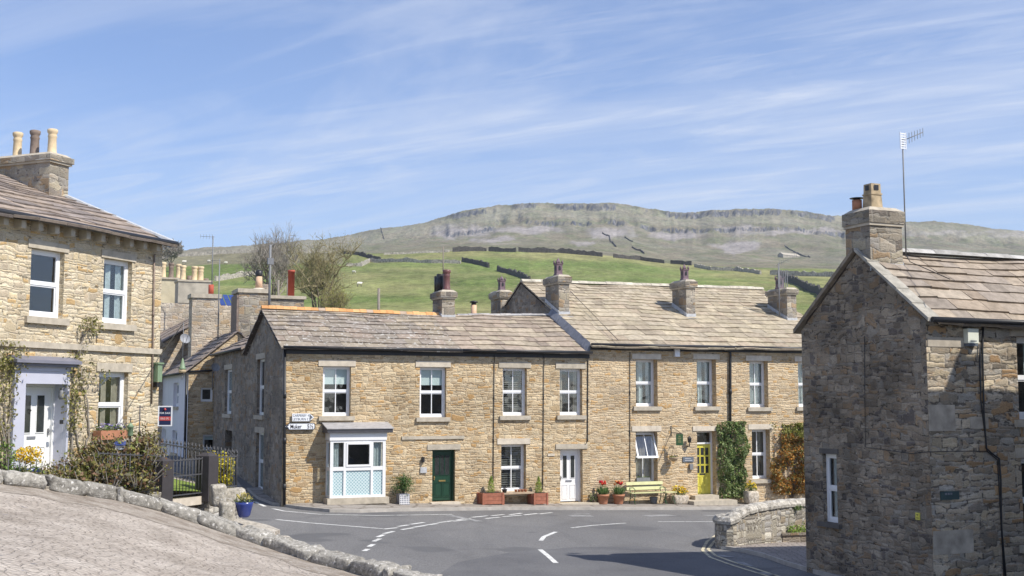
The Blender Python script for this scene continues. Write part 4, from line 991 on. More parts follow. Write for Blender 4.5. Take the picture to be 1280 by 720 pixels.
# bay opening
bu0 = F1.uz(412, 590, .6)[0]; bu1 = F1.uz(482, 590, .7)[0]
zb0 = F1.uz(446, 620, .7)[1]; zb1 = F1.uz(446, 552, .7)[1]
opsA.append((bu0+.12, bu1-.12, zb0+.05, zb1-.02, .1))
mb = house_shell(hA, 0, U_AB, opsA, 'stone_terrace', eaveA, ridgeA, WR, DEP_A, True, False, opsG)
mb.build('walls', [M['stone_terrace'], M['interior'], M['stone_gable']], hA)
M['dark_grey_lead'] = plain('dark_lead_edge', (.06, .06, .07), .6, .2, 5); M['lead_grey'] = plain('grey_lead_sheet', (.36, .35, .35), .6, .2, 5)
def bay():
    V = .62
    def zz_(py): return F1.uz(446, py, V)[1]
    u0 = F1.uz(412.5, 590, V)[0]; u1 = F1.uz(482, 590, V)[0]
    z = {k: zz_(k) for k in (529, 535, 541, 551, 553, 584, 587, 619, 622, 630)}
    f = MB()
    um = [u0, F1.uz(431, 590, V)[0], F1.uz(465, 590, V)[0], u1]; fw = .055
    f.box(F1, u0, u1, V-.08, V, z[622], z[619]); f.box(F1, u0, u1, V-.08, V, z[553]-.0, z[551]+.02)
    for i, u in enumerate(um):
        a = u-(0 if i == 0 else fw*2 if i == 3 else fw*.8); f.box(F1, a, a+(fw*2 if i in (0, 3) else fw*1.6), V-.08, V, z[619], z[553])
    f.box(F1, u0+.1, u1-.1, V-.07, V-.004, z[587]-.03, z[584]+.02)
    # the framed top light in the middle
    a, b = um[1]+fw*.8, um[2]-fw*.8
    for q in ((a, b, z[553]-.07, z[553]), (a, b, z[584]+.02, z[584]+.09), (a, a+.06, z[584]+.09, z[553]-.07), (b-.06, b, z[584]+.09, z[553]-.07)): f.box(F1, q[0], q[1], V-.06, V+.02, q[2], q[3])
    # side lights
    for u, s in ((u0, 1), (u1, -1)):
        a, b = sorted((u, u+s*.08))
        f.box(F1, a, b, 0, .09, z[622], z[551]); f.box(F1, a, b, .09, V-.08, z[622], z[619]); f.box(F1, a, b, .09, V-.08, z[553], z[551]); f.box(F1, a, b, .09, V-.08, z[587]-.03, z[584]+.01)
    # fascia
    f.box(F1, u0-.03, u1+.03, 0, V+.03, z[551]+.021, z[541])
    w = f.build('bay_window', M['white'], hA)
    g = MB(); v = V-.05
    g.face([F1.P(u0+.08, v, z[619]), F1.P(u1-.08, v, z[619]), F1.P(u1-.08, v, z[553]), F1.P(u0+.08, v, z[553])])
    for u in (u0+.04, u1-.04): g.face([F1.P(u, .08, z[619]), F1.P(u, V-.07, z[619]), F1.P(u, V-.07, z[553]), F1.P(u, .08, z[553])])
    g.build('pane', M['glass'], w)
    g = MB(); v = V-.045
    g.face([F1.P(u0+.1, v, z[619]), F1.P(u1-.1, v, z[619]), F1.P(u1-.1, v, z[587]), F1.P(u0+.1, v, z[587])])
    g.face([F1.P(u0+.035, .1, z[619]), F1.P(u0+.035, v, z[619]), F1.P(u0+.035, v, z[587]), F1.P(u0+.035, .1, z[587])])
    g.build('lattice_film', M['lattice'], w)
    c = MB()
    for ua, ub in ((u0+.14, u0+.34), (u1-.5, u1-.16), (u1-.30, u1-.14)):
        for i in range(6):
            x0 = ua+(ub-ua)*i/6; x1 = ua+(ub-ua)*(i+1)/6; c.face([F1.P(x0, V-.14-.03*(i % 2), z[584]), F1.P(x1, V-.14-.03*((i+1) % 2), z[584]), F1.P(x1, V-.14-.03*((i+1) % 2), z[553]), F1.P(x0, V-.14-.03*(i % 2), z[553])])
    c.build('curtains', M['net'], w)
    s = MB(); s.box(F1, u0-.10, u1+.12, 0, V+.08, z[630], z[622]-.004); s.build('bay_sill', M['ashlar'], w)
    s = MB(); s.box(F1, u0+.02, u1-.02, 0, V-.04, gz(1.5)-.2, z[630]-.003, 0); s.build('bay_plinth', M['stone_terrace'], w)
    # leaded canopy
    r = MB(); zc = z[541]; a, b = u0-.14, u1+.22
    r.hexa([F1.P(a, V+.14, zc+.003), F1.P(b, V+.14, zc+.003), F1.P(b, 0, zc+.003), F1.P(a, 0, zc+.003)], [F1.P(a, V+.14, zc+.13), F1.P(b, V+.14, zc+.13), F1.P(b, 0, zc+.32), F1.P(a, 0, zc+.32)])
    r.build('bay_roof', M['dark_grey_lead'], w)
    r = MB(); r.hexa([F1.P(a-.03, V+.17, zc+.135), F1.P(b+.03, V+.17, zc+.135), F1.P(b+.03, 0, zc+.335), F1.P(a-.03, 0, zc+.335)], [F1.P(a-.03, V+.17, zc+.165), F1.P(b+.03, V+.17, zc+.165), F1.P(b+.03, 0, zc+.365), F1.P(a-.03, 0, zc+.365)])
    r.build('bay_roof_slab', M['lead_grey'], w)
bay()
def low_roof(root, ua, ub, pal, seed, left_over=0.0, mat='slate'):
    ov = .22; k = (ridgeA(ua)-eaveA(ua))/WR; e0, e1 = eaveA(ua)+.06-ov*k, eaveA(ub)+.06-ov*k
    rf = slates(root, F1.P(ua-left_over, ov, e0), F1.P(ub, ov, e1), F1.P(ub, -WR, ridgeA(ub)+.06), F1.P(ua-left_over, -WR, ridgeA(ua)+.06), pal, 9, seed=seed, mat=mat)
    bk = slates(root, F1.P(ub, -DEP_A-.1, eaveA(ub)), F1.P(ua-left_over, -DEP_A-.1, eaveA(ua)), F1.P(ua-left_over, -WR, ridgeA(ua)+.06), F1.P(ub, -WR, ridgeA(ub)+.06), pal, 8, seed=seed+1, name='rear_roof')
    g = MB(); g.tube([F1.P(ua-left_over*.5, ov+.05, eaveA(ua)-.0), F1.P(ub, ov+.05, eaveA(ub)-.0)], .06, 8); g.box(F1, ua, ub-.002, .002, .02, eaveA((ua+ub)/2)-.22, eaveA((ua+ub)/2)-.05)
    g.build('gutter', M['black'], root)
    return rf
low_roof(hA, 0, U_AB-.002, PAL_A, 11, .16)
ridge_caps(hA, F1.P(-.16, -WR, ridgeA(0)+.13), F1.P(FR.uz(548, 395)[0], -WR, ridgeA(FR.uz(548, 395)[0])+.12), 'orange_tile', n=26, cols=((.60, .32, .13), (.56, .28, .11), (.45, .34, .25), (.63, .36, .16)), r=.14)
# chimney A on the ridge
uc0 = FR.uz(551, 380)[0]; uc1 = FR.uz(569, 380)[0]
w0 = roof_w(F1, 562, 398.5, eaveA(uc0)+.06, ridgeA(uc0)+.06, WR); Fw = F1.off(-w0)
ua, ub = Fw.uz(552.5, 380)[0], Fw.uz(568.5, 380)[0]; zt = Fw.uz(560, 363)[1]
stA = stack(hA, F1, ua, ub, -w0-1.15, -w0, ridgeA(ua)-.5, zt, 'stone_stack', cap=.27, pots=[(.5, .80, .86, .17, 'maroon_pot', 'round'), (.28, .42, .72, .15, 'black', 'plain'), (.3, .14, .66, .15, 'black', 'plain')], flash=(ridgeA(ua)-.08, ridgeA(ua)+.1))
# joins
pipe(hA, zline(F1, [(356, 437), (355.5, 631)], .06), .05)
mb = MB(); mb.box(F1, *sorted((F1.uz(525, 590)[0], F1.uz(533, 590)[0])), 0, .05, F1.uz(530, 591)[1], F1.uz(530, 584)[1]); mb.build('letter_plaque', M['lead_white'], hA)
mb = MB(); mb.box(F1, F1.uz(527, 578)[0], F1.uz(529.5, 578)[0], 0, .12, F1.uz(528, 578)[1], F1.uz(528, 571)[1]); mb.build('bell_bracket', M['black'], hA)
mb = MB(); mb.box(F1, F1.uz(502, 548)[0], F1.uz(580, 548)[0], 0, .05, F1.uz(540, 549)[1], F1.uz(540, 545)[1]); mb.build('drip_course', M['ashlar'], hA)
mb = MB(); mb.box(F1, F1.uz(536, 629)[0], F1.uz(572, 629)[0], 0, .32, gz(6)-.1, F1.uz(550, 627.2)[1]); mb.build('door_step', M['ashlar_pale'], hA)
# --- house B
hB = thing('stone_cottage', base(U_AB), 'low stone cottage with plain white door, between corner cottage and taller terrace', 'cottage', 'stone cottages of the terrace')
opsB = []
sash(hB, F1, (626, 656, 460, 519.5), .2, 1, ('slats', 'curtain_dim'), ops=opsB, lm='ashlar')
sash(hB, F1, (697, 725, 461, 519), .2, 1, ('sides', 'curtain'), ops=opsB, lm='ashlar')
sash(hB, F1, (623.5, 654.5, 555, 614), .24, 1, ('slats', 'curtain_dim'), ops=opsB)
door(hB, F1, (697, 725, 561, 627.5), .24, 'white', [(.20, .40, .46, .90, 'g'), (.60, .80, .46, .90, 'g'), (.18, .42, .06, .32, 'p'), (.58, .82, .06, .32, 'p')], opsB, lm='ashlar', handle='left')
mb = house_shell(hB, U_AB, U_BC, opsB, 'stone_terrace', eaveA, ridgeA, WR, DEP_A, False, False)
mb.build('walls', [M['stone_terrace'], M['interior'], M['stone_gable']], hB)
low_roof(hB, U_AB, U_BC, PAL_B, 21, mat='slate_plain')
ridge_caps(hB, F1.P(ub+.2, -WR, ridgeA(ub)+.12), F1.P(U_BC, -WR, ridgeA(U_BC)+.12), 'slate_plain', cols=((.34, .33, .33), (.42, .40, .38)), r=.15, h=.05)
mb = MB(); mb.box(F1, F1.uz(695, 629)[0], F1.uz(741, 629)[0], 0, .55, gz(11)-.2, F1.uz(718, 628.0)[1]); mb.build('door_step', M['ashlar'], hB)
mb = MB(); mb.box(F1, F1.uz(684.5, 568)[0], F1.uz(693, 568)[0], 0, .03, F1.uz(690, 570)[1], F1.uz(690, 567)[1]); mb.build('name_plate', M['ashlar_pale'], hB)
for x in (618, 680):
    pipe(hB, zline(F1, [(x, 444), (x-1.5, 603 if x < 650 else 612)], .03), .014, 'cable', 'black')
pipe(hB, zline(F1, [(735, 448), (734.5, 552), (731, 556)], .03), .018, 'cable', 'black')
# flue on rear slope
mbp = hB
p = F1.P(FR.uz(603, 392)[0], -WR-1.0, 0); mb = MB(); zb = F1.uz(603, 392, -WR-1)[1]
mb.lathe((p.x, p.y, zb-.5), [(.12, 0), (.12, .85)], 12, 0); mb.lathe((p.x, p.y, zb+.35), [(.1, 0), (.1, .1)], 8, 1); mb.lathe((p.x, p.y, zb+.45), [(.17, 0), (.17, .04), (.05, .08)], 12, 1)
mb.build('flue', [M['pink_pot'], M['black']], hB)
# --- house C
hC = thing('stone_house', base(U_BC), 'taller stone house with yellow panelled door and green hanging sign', 'house', 'stone houses of the terrace')
opsC = []
sash(hC, F1, (790, 817, 449.5, 508), .32, 0, ('mid', 'net'), ops=opsC); sash(hC, F1, (866, 890, 449.5, 508), .32, 0, ('mid', 'net'), ops=opsC)
sash(hC, F1, (790, 817, 539, 603), .32, 1, ('full', 'curtain'), ops=opsC, ajar=True)
pan = []
for i in range(3):
    for j, (a_, b_) in enumerate(((.80, .93), (.62, .75), (.44, .57))): pan.append((.10+.29*i, .31+.29*i, a_-.02, b_, 'g'))
for i in range(3):
    for a_, b_ in ((.20, .35), (.03, .16)): pan.append((.10+.29*i, .31+.29*i, a_, b_, 'p'))
door(hC, F1, (866.5, 890, 538.5, 618.5), .32, 'door_yellow', pan, opsC, fanlight=.40, letter='black', handle='left', fmat='white', frame=.1)
wall_mats = [M['stone_terrace_b'], M['interior'], M['stone_gable']]
mb = house_shell(hC, U_BC, U_CD, opsC, 'stone_terrace_b', eaveC, ridgeC, WRC, DEP_C, True, False)
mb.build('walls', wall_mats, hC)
def high_roof(root, ua, ub, seed):
    ov = .22; k = (ridgeC(ua)-eaveC(ua))/WRC
    slates(root, F1.P(ua, ov, eaveC(ua)+.06-ov*k), F1.P(ub, ov, eaveC(ub)+.06-ov*k), F1.P(ub, -WRC, ridgeC(ub)+.06), F1.P(ua, -WRC, ridgeC(ua)+.06), PAL_C, 17, seed=seed, mat='slate_plain', wmin=.3, wmax=.8)
    slates(root, F1.P(ub, -DEP_C-.1, eaveC(ub)), F1.P(ua, -DEP_C-.1, eaveC(ua)), F1.P(ua, -WRC, ridgeC(ua)+.06), F1.P(ub, -WRC, ridgeC(ub)+.06), PAL_C, 12, seed=seed+1, name='rear_roof', mat='slate_plain')
    g = MB(); g.tube([F1.P(ua, ov+.05, eaveC(ua)), F1.P(ub, ov+.05, eaveC(ub))], .06, 8); g.box(F1, ua, ub-.002, .002, .02, eaveC((ua+ub)/2)-.2, eaveC((ua+ub)/2)-.04); g.build('gutter', M['black'], root)
high_roof(hC, U_BC-.04, U_CD-.002, 31)
ridge_caps(hC, F1.P(U_BC, -WRC, ridgeC(U_BC)+.13), F1.P(U_CD-.01, -WRC, ridgeC(U_CD)+.13), 'slate_plain', cols=((.50, .46, .38), (.44, .40, .33)), r=.17, h=.07)
# lead valley where the low roof meets the taller gable
mb = MB()
for i in range(18):
    t0, t1 = i/18, (i+1)/18; wa, wb = .15-t0*(WR+.1), .15-t1*(WR+.1)
    def lz(wv): return eaveA(U_BC)+.06+(ridgeA(U_BC)-eaveA(U_BC))*(-wv)/WR
    j = rnd.uniform(-.02, .03)
    mb.hexa([F1.P(U_BC-.22, wa, lz(wa)+.06), F1.P(U_BC-.03, wa, lz(wa)+.08), F1.P(U_BC-.03, wb, lz(wb)+.08), F1.P(U_BC-.22, wb, lz(wb)+.06)], [F1.P(U_BC-.2, wa, lz(wa)+.10+j), F1.P(U_BC-.02, wa, eaveC(U_BC)+.14+(ridgeC(U_BC)-eaveC(U_BC))*(-wa)/WRC), F1.P(U_BC-.02, wb, eaveC(U_BC)+.14+(ridgeC(U_BC)-eaveC(U_BC))*(-wb)/WRC), F1.P(U_BC-.2, wb, lz(wb)+.10)])
mb.build('lead_flashing', M['lead'], hC)
def roof_stack(root, pxl, pxr, pybase, pytop, dpt, eave, ridge, wr, pots, **kw):
    u_ = F1.uz((pxl+pxr)/2, 440)[0]
    w0 = roof_w(F1, (pxl+pxr)/2, pybase, eave(u_)+.06, ridge(u_)+.06, wr); Fw = F1.off(-w0)
    ua, ub = Fw.uz(pxl, pytop)[0], Fw.uz(pxr, pytop)[0]; zt = Fw.uz((pxl+pxr)/2, pytop)[1]
    rz = lambda w_: eave(ua)+.06+(ridge(ua)-eave(ua))*w_/wr
    return stack(root, F1, ua, ub, -w0-dpt, -w0, rz(w0)-1.2, zt, flash=(rz(w0), rz(w0+dpt)), pots=pots, **kw), (ua, ub, w0, zt)
roof_stack(hC, 698.5, 711.5, 394.5, 344, 1.35, eaveC, ridgeC, WRC, [(.45, .62, .75, .155, 'purple_pot', 'gothic')], cap=.3)
roof_stack(hC, 857.5, 868.5, 397, 350, 1.2, eaveC, ridgeC, WRC, [(.45, .62, .72, .15, 'purple_pot', 'gothic')], cap=.3)
# the rear stack, past the ridge on the gable
Fr_ = F1.off(-WRC-1.9)
u_ = Fr_.uz(646, 370)[0]
stack(hC, F1, U_BC-.25, U_BC+.25, -WRC-3.0, -WRC-1.8, 5.5, F1.uz(642, 363.5, -WRC-1.8)[1], pots=[(.5, .6, .7, .15, 'purple_pot', 'gothic')], cap=.3)
mb = MB(); mb.box(F1, F1.uz(842, 440)[0], F1.uz(848, 440)[0], 0, .12, F1.uz(845, 446)[1], F1.uz(845, 436)[1]); mb.build('alarm_box', M['white'], hC)
mb = MB(); mb.box(F1, F1.uz(853, 574)[0], F1.uz(866.5, 574)[0], 0, .04, F1.uz(860, 577.5)[1], F1.uz(860, 571)[1])
for k, zz2 in enumerate((575.3, 573)): mb.box(F1, F1.uz(855.5, 574)[0], F1.uz(864.5-k*1.5, 574)[0], .04, .045, F1.uz(860, zz2+.5)[1], F1.uz(860, zz2-.3)[1], 1)
mb.build('name_plaque', [M['plaque_grey'], M['lead_white']], hC)
mb = MB(); mb.box(F1, F1.uz(861, 584)[0], F1.uz(865, 584)[0], 0, .1, F1.uz(862, 587)[1], F1.uz(862, 580)[1]); mb.build('key_safe', M['galv'], hC)
# wall lantern
mb = MB(); u_, z_ = F1.uz(859, 555); mb.box(F1, u_-.03, u_+.03, 0, .18, z_-.1, z_-.06); mb.tube([F1.P(u_, .18, z_-.06), F1.P(u_, .18, z_+.06)], .02); mb.lathe(F1.P(u_, .18, z_+.06), [(.06, 0), (.09, .16), (.10, .17), (.02, .26)], 6, smooth=False)
mb.build('wall_lantern', M['black'], hC)
pipe(hC, zline(F1, [(787.5, 440), (787.5, 604)], .03), .014, 'cable', 'black')
mb = MB(); s0 = F1.uz(863.5, 620)[0]; s1 = F1.uz(893, 620)[0]; zt_ = F1.uz(878, 618.6)[1]
mb.box(F1, s0, s1, -.3, .35, gz(16)-.2, zt_); a_, b_ = F1.uz(866, 626, .9)[0], F1.uz(920, 626, .9)[0]; zt2 = F1.uz(890, 625, .6)[1]; mb.box(F1, a_, b_, 0, 1.0, gz(17)-.3, zt2); mb.build('door_step', M['ashlar'], hC)
# --- house D
hD = thing('stone_house', base(U_CD), 'stone house with orange climber beside its lower window, at terrace end', 'house', 'stone houses of the terrace')
opsD = []
uD1 = FRC.uz(953, 363)[0]
uD1 = max(uD1, F1.uz(1003, 440)[0]+.35)
sash(hD, F1, (932, 955, 451.5, 509), .3, 1, ('full', 'net'), ops=opsD); sash(hD, F1, (992.5, 1015, 452.5, 508.5), .3, 1, ('full', 'net'), ops=opsD)
sash(hD, F1, (935, 957.5, 536.5, 598.5), .3, 1, ('right', 'curtain_dim'), ops=opsD)
uD1 = FRC.uz(951, 363)[0]
mb = house_shell(hD, U_CD, uD1, opsD, 'stone_terrace_b', eaveC, ridgeC, WRC, DEP_C, False, True)
mb.build('walls', wall_mats, hD)
high_roof(hD, U_CD, uD1+.1, 41)
ridge_caps(hD, F1.P(U_CD, -WRC, ridgeC(U_CD)+.13), F1.P(uD1+.1, -WRC, ridgeC(uD1)+.13), 'slate_plain', cols=((.50, .46, .38), (.44, .40, .33)), r=.17, h=.07)
stD, (dua, dub, dw0, dzt) = roof_stack(hD, 983.5, 995, 402, 360, 1.5, eaveC, ridgeC, WRC, [(.3, .5, .68, .16, 'purple_pot', 'gothic')], cap=.25)
pipe(hD, zline(F1, [(907, 437.5), (913, 441), (913, 600)], .08), .05)
# ================================================================== the tall house on the left
DL = Vector((DX.y, DX.x)).normalized(); DL = Vector((.387, .922)).normalized()
CL = Vector((-9.39, 32.0)); LW = 11.0
FL = Face(CL-DL*LW, DL)
GL = 2.2
hL = thing('tall_stone_house', (CL.x, CL.y, GL), 'tall cream stone house with grey door surround and three clay chimney pots', 'house')
opsL = []
sash(hL, FL, (32, 74, 313, 397), .14, 0, None, ops=opsL, fr=.09, lm='ashlar', lh=.2, lw=.12, mode='sash')
sash(hL, FL, (123.5, 159, 325, 405), .14, 0, ('mid', 'net'), ops=opsL, fr=.09, lm='ashlar', lh=.2, lw=.12)
sash(hL, FL, (117.5, 154, 465, 547), .14, 0, ('mid', 'curtain'), ops=opsL, fr=.09, lm='ashlar', lh=.22, lw=.12)
eL_ = FL.uz(205, 302)[1]-.05
dq = (26.5, 62, 481, 588)
drL, dL = door(hL, FL, (13, 66, 480, 590), .30, 'white', [(.28, .46, .46, .90, 'g'), (.62, .82, .46, .90, 'g'), (.16, .46, .06, .28, 'p'), (.58, .86, .06, .28, 'p')], opsL, handle='right', lintel=False, bottom_z=GL)
DEPL = 10.0; WRL = 5.0
zrL = eL_+WRL*.405
mb = MB(); wall(mb, FL, 0, LW, GL-2.5, eL_, opsL)
Fg = Face(CL, -FL.n); mb.face([Fg.P(0, 0, GL-2.5), Fg.P(DEPL, 0, GL-2.5), Fg.P(DEPL, 0, eL_), Fg.P(0, 0, eL_)]); mb.face([Fg.P(0, 0, eL_), Fg.P(DEPL, 0, eL_), Fg.P(WRL, 0, zrL-.05)])
Fh = Face(FL.P(0, -DEPL, 0)[:2], FL.n); mb.face([Fh.P(0, 0, GL-2.5), Fh.P(DEPL, 0, GL-2.5), Fh.P(DEPL, 0, eL_), Fh.P(0, 0, eL_)]); mb.face([Fh.P(0, 0, eL_), Fh.P(DEPL, 0, eL_), Fh.P(WRL, 0, zrL-.05)])
Fr2 = Face(FL.P(LW, -DEPL, 0)[:2], -FL.d); mb.face([Fr2.P(0, 0, GL-2.5), Fr2.P(LW, 0, GL-2.5), Fr2.P(LW, 0, eL_), Fr2.P(0, 0, eL_)])
mb.build('walls', [M['stone_left'], M['interior']], hL)
ov = .35; kk = (zrL-eL_)/WRL
slates(hL, FL.P(0, ov, eL_+.10-ov*kk), FL.P(LW+.06, ov, eL_+.10-ov*kk), FL.P(LW+.06, -WRL, zrL+.06), FL.P(0, -WRL, zrL+.06), PAL_L, 13, seed=51, mat='slate_plain')
slates(hL, FL.P(LW+.06, -DEPL-ov, eL_-.05), FL.P(0, -DEPL-ov, eL_-.05), FL.P(0, -WRL, zrL+.06), FL.P(LW+.06, -WRL, zrL+.06), PAL_L, 8, seed=52, name='rear_roof', mat='slate_plain')
mb = MB()
mb.hexa([FL.P(LW-.1, ov, eL_+.14-ov*kk), FL.P(LW+.13, ov, eL_+.14-ov*kk), FL.P(LW+.13, -WRL, zrL+.10), FL.P(LW-.1, -WRL, zrL+.10)], [FL.P(LW-.08, ov, eL_+.20-ov*kk), FL.P(LW+.11, ov, eL_+.20-ov*kk), FL.P(LW+.11, -WRL, zrL+.16), FL.P(LW-.08, -WRL, zrL+.16)])
mb.build('verge_capping', M['lead_white'], hL)
mb = MB(); mb.tube([FL.P(0, ov+.03, eL_-.03), FL.P(LW+.12, ov+.03, eL_-.03)], .075, 8); mb.box(FL, 0, LW, .01, ov, eL_-.03, eL_+.0); mb.build('gutter', M['black'], hL)
for i in range(12):
    u_ = LW-.45-i*.52; mb = MB(); mb.box(FL, u_-.07, u_+.07, .002, .24, eL_-.28, eL_-.035); mb.build('eaves_bracket', M['ashlar'], hL)
zs = FL.uz(150, 436)[1]; mb = MB(); mb.box(FL, 0, LW+.02, .002, .07, zs-.09, zs+.05); mb.build('string_course', M['ashlar'], hL)
# door surround
u0, u1, z0, z1 = dL; w0_, w1_ = FL.uz(17, 520, .12)[0], FL.uz(86, 520, .12)[0]; zt = FL.uz(50, 458, .12)[1]; mb = MB()
mb.box(FL, w0_, u0, .003, .12, GL-.1, z1+.3); mb.box(FL, u1, w1_, .003, .12, GL-.1, z1+.3); mb.box(FL, u0, u1, .003, .119, z1, z1+.3); mb.box(FL, w0_-.02, w1_+.02, .003, .14, z1+.30, zt)
mb.box(FL, u0-.001, u1+.001, -.29, .003, z1-.002, z1+.05); mb.box(FL, u0-.05, u0+.004, -.3, .003, GL, z1); mb.box(FL, u1-.004, u1+.05, -.3, .003, GL, z1)
mb.box(FL, w0_-.03, w0_+.14, .12, .15, GL-.1, GL+.28); mb.box(FL, w1_-.14, w1_+.03, .12, .15, GL-.1, GL+.28)
ds = mb.build('door_surround', M['grey_paint'], hL)
mb = MB(); mb.box(FL, w0_-.10, w1_+.12, .003, .24, zt, zt+.07); mb.box(FL, w0_-.15, w1_+.17, .003, .32, zt+.07, zt+.14)
mb.hexa([FL.P(w0_-.15, .32, zt+.14), FL.P(w1_+.17, .32, zt+.14), FL.P(w1_+.17, .003, zt+.14), FL.P(w0_-.15, .003, zt+.14)], [FL.P(w0_-.12, .05, zt+.24), FL.P(w1_+.14, .05, zt+.24), FL.P(w1_+.14, .003, zt+.24), FL.P(w0_-.12, .003, zt+.24)])
mb.build('hood', M['dark_grey_paint'], ds)
mb = MB(); mb.box(FL, *sorted((FL.uz(74.5, 527, .12)[0], FL.uz(78, 527, .12)[0])), .12, .15, FL.uz(76, 530, .12)[1], FL.uz(76, 525, .12)[1]); mb.build('doorbell', M['black'], ds)
mb = MB(); p = FL.P(u1-.12, .04, z1-.08); mb.lathe(p-Vector((0, 0, .28)), [(.05, 0), (.07, .05), (.07, .18), (.02, .24)], 8); mb.tube([p-Vector((0, 0, .06)), FL.P(u1-.02, .04, z1-.02)], .015); mb.build('porch_lamp', M['galv'], ds)
mb = MB(); zk = z0+(z1-z0)*.70; mb.tube([FL.P(u0+.43*(u1-u0), -.30, zk+.04), FL.P(u0+.43*(u1-u0), -.27, zk), FL.P(u0+.43*(u1-u0), -.30, zk-.06)], .02); mb.build('knocker', M['black'], drL)
pipe(hL, zline(FL, [(193, 318), (191, 445), (189.5, 505)], .04), .022, 'waste_pipe', 'dark_pot')
# chimney on the far gable
fu1 = LW+.02; fu0 = fu1-.72
vA = bisect(lambda v: (FL.P(fu0, v, 9.5).x/FL.P(fu0, v, 9.5).y)-(ray(62, 215).x/ray(62, 215).y), -9, 0)
zct = CZ+FL.P(fu0, vA, 0).y*py2e(190)
stack(hL, FL, fu0, fu1, vA-2.9, vA, eL_-.2, zct, 'stone_stack', cap=.22, over=.1, pots=[(.5, .90, .74, .145, 'cream_pot', 'round'), (.5, .68, .76, .15, 'dark_pot', 'round'), (.5, .46, .76, .145, 'cream_pot', 'round')], name='chimney', capmat='stone_stack')
# green box on the corner
o = MB(); z_ = FL.uz(196, 467)[1]; o.box(FL, LW-.26, LW-.08, .03, .17, z_-.22, z_+.24); o.box(FL, LW-.29, LW-.05, .03, .20, z_+.245, z_+.29); o.box(FL, LW-.24, LW-.12, .01, .14, z_-.36, z_-.23, 1)
o.build('post_box', [M['box_green'], M['black']], hL)
# ================================================================== gable house on the right
A_R = Vector((8.5, 24.62)); FRt = Face(A_R, DX); WG = 4.12
k_ = bisect(lambda s: (A_R+NIN*s).x/(A_R+NIN*s).y-ray(1005, 560).x/ray(1005, 560).y, 1, 8); WG = k_
FRg = Face(A_R+NIN*WG, F1.n)
LR = 7.5; eR_ = FRt.uz(1160, 399.5)[1]; zrR = FRt.off(-WG/2).uz(1079, 318)[1]; GR = road_z(A_R.x, A_R.y)
hR = thing('gable_house', (A_R.x, A_R.y, GR), 'dark stone gable house in front with tall chimney and brown slate roof', 'house')
opsR = []; opsRg = []
sash(hR, FRt, (1265, 1330, 422, 524), .16, 0, ('mid', 'net'), ops=opsR, lm='ashlar', fr=.10, lh=.2)
sash(hR, FRt, (1271, 1336, 571, 678), .16, 0, None, ops=opsR, lm='ashlar', fr=.10, lh=.2)
M['quoin'] = plain('gritstone_quoin', (.40, .355, .29), .9, .35, 4, bump=.6, spec=.15); M['teal'] = plain('dark_teal_slate', (.05, .085, .085), .5, .2, 5)
M['dark_sill'] = plain('dark_stone_sill', (.12, .11, .10), .9, .2, 5)
sash(hR, FRg, (1033.5, 1051, 567.5, 653), .10, 0, ('mid', 'net'), ops=opsRg, lm='dark_sill', sm='dark_sill', fr=.07, lh=.12, lw=.08, sh=.1)
mb = MB(); wall(mb, FRt, 0, LR, GR-1.2, eR_, opsR)
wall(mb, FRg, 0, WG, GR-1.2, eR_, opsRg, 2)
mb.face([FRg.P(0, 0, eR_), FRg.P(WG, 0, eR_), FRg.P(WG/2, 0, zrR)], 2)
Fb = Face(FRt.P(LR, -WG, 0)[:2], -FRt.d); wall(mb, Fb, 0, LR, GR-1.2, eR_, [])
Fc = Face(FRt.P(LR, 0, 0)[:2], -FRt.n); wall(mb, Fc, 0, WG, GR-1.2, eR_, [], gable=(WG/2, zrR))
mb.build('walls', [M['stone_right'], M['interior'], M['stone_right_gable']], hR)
ov = .16; kk = (zrR-eR_)/(WG/2)
slates(hR, FRt.P(.20, ov, eR_+.07-ov*kk), FRt.P(LR+.2, ov, eR_+.07-ov*kk), FRt.P(LR+.2, -WG/2, zrR+.05), FRt.P(.20, -WG/2, zrR+.05), PAL_R, 8, seed=61, wmin=.4, wmax=.95, mat='slate_plain')
slates(hR, FRt.P(LR+.2, -WG-ov, eR_+.07-ov*kk), FRt.P(-.02, -WG-ov, eR_+.07-ov*kk), FRt.P(-.02, -WG/2, zrR+.05), FRt.P(LR+.2, -WG/2, zrR+.05), PAL_R, 8, seed=62, name='rear_roof', mat='slate_plain')
# pale verge slabs on the near slope, thin barge stones below both
mb = MB(); R_s = random.Random(5)
nV = 5
for i in range(nV):
    t0, t1 = i/nV, (i+1)/nV-.006
    def q(u, t, h): return FRt.P(u, ov+.02-(WG/2+ov+.02)*t, eR_+.07-(ov+.02)*kk+(zrR-eR_+(ov+.02)*kk-.02)*t+h)
    j = R_s.uniform(0, .02); g = R_s.uniform(.85, 1.1)
    mb.hexa([q(-.10, t0, .02), q(.24, t0, .02), q(.24, t1, .02), q(-.10, t1, .02)], [q(-.10, t0, .09+j), q(.24, t0, .085+j), q(.24, t1, .075+j), q(-.10, t1, .075+j)], 0, (.36*g, .34*g, .295*g))
mb.build('verge_slabs', M['slate_plain'], hR)
mb = MB()
for i in range(5):
    t0, t1 = i/5, (i+1)/5-.01
    def q(u, t, h): return FRt.P(u, -WG-ov+(WG/2+ov)*t, eR_+.07-ov*kk+(zrR-eR_+ov*kk)*t+h)
    mb.hexa([q(-.12, t0, -.02), q(.1, t0, -.02), q(.1, t1, -.02), q(-.12, t1, -.02)], [q(-.12, t0, .08), q(.1, t0, .08), q(.1, t1, .08), q(-.12, t1, .08)], 0, (.27, .23, .18))
mb.build('rear_verge_slabs', M['slate_plain'], hR)
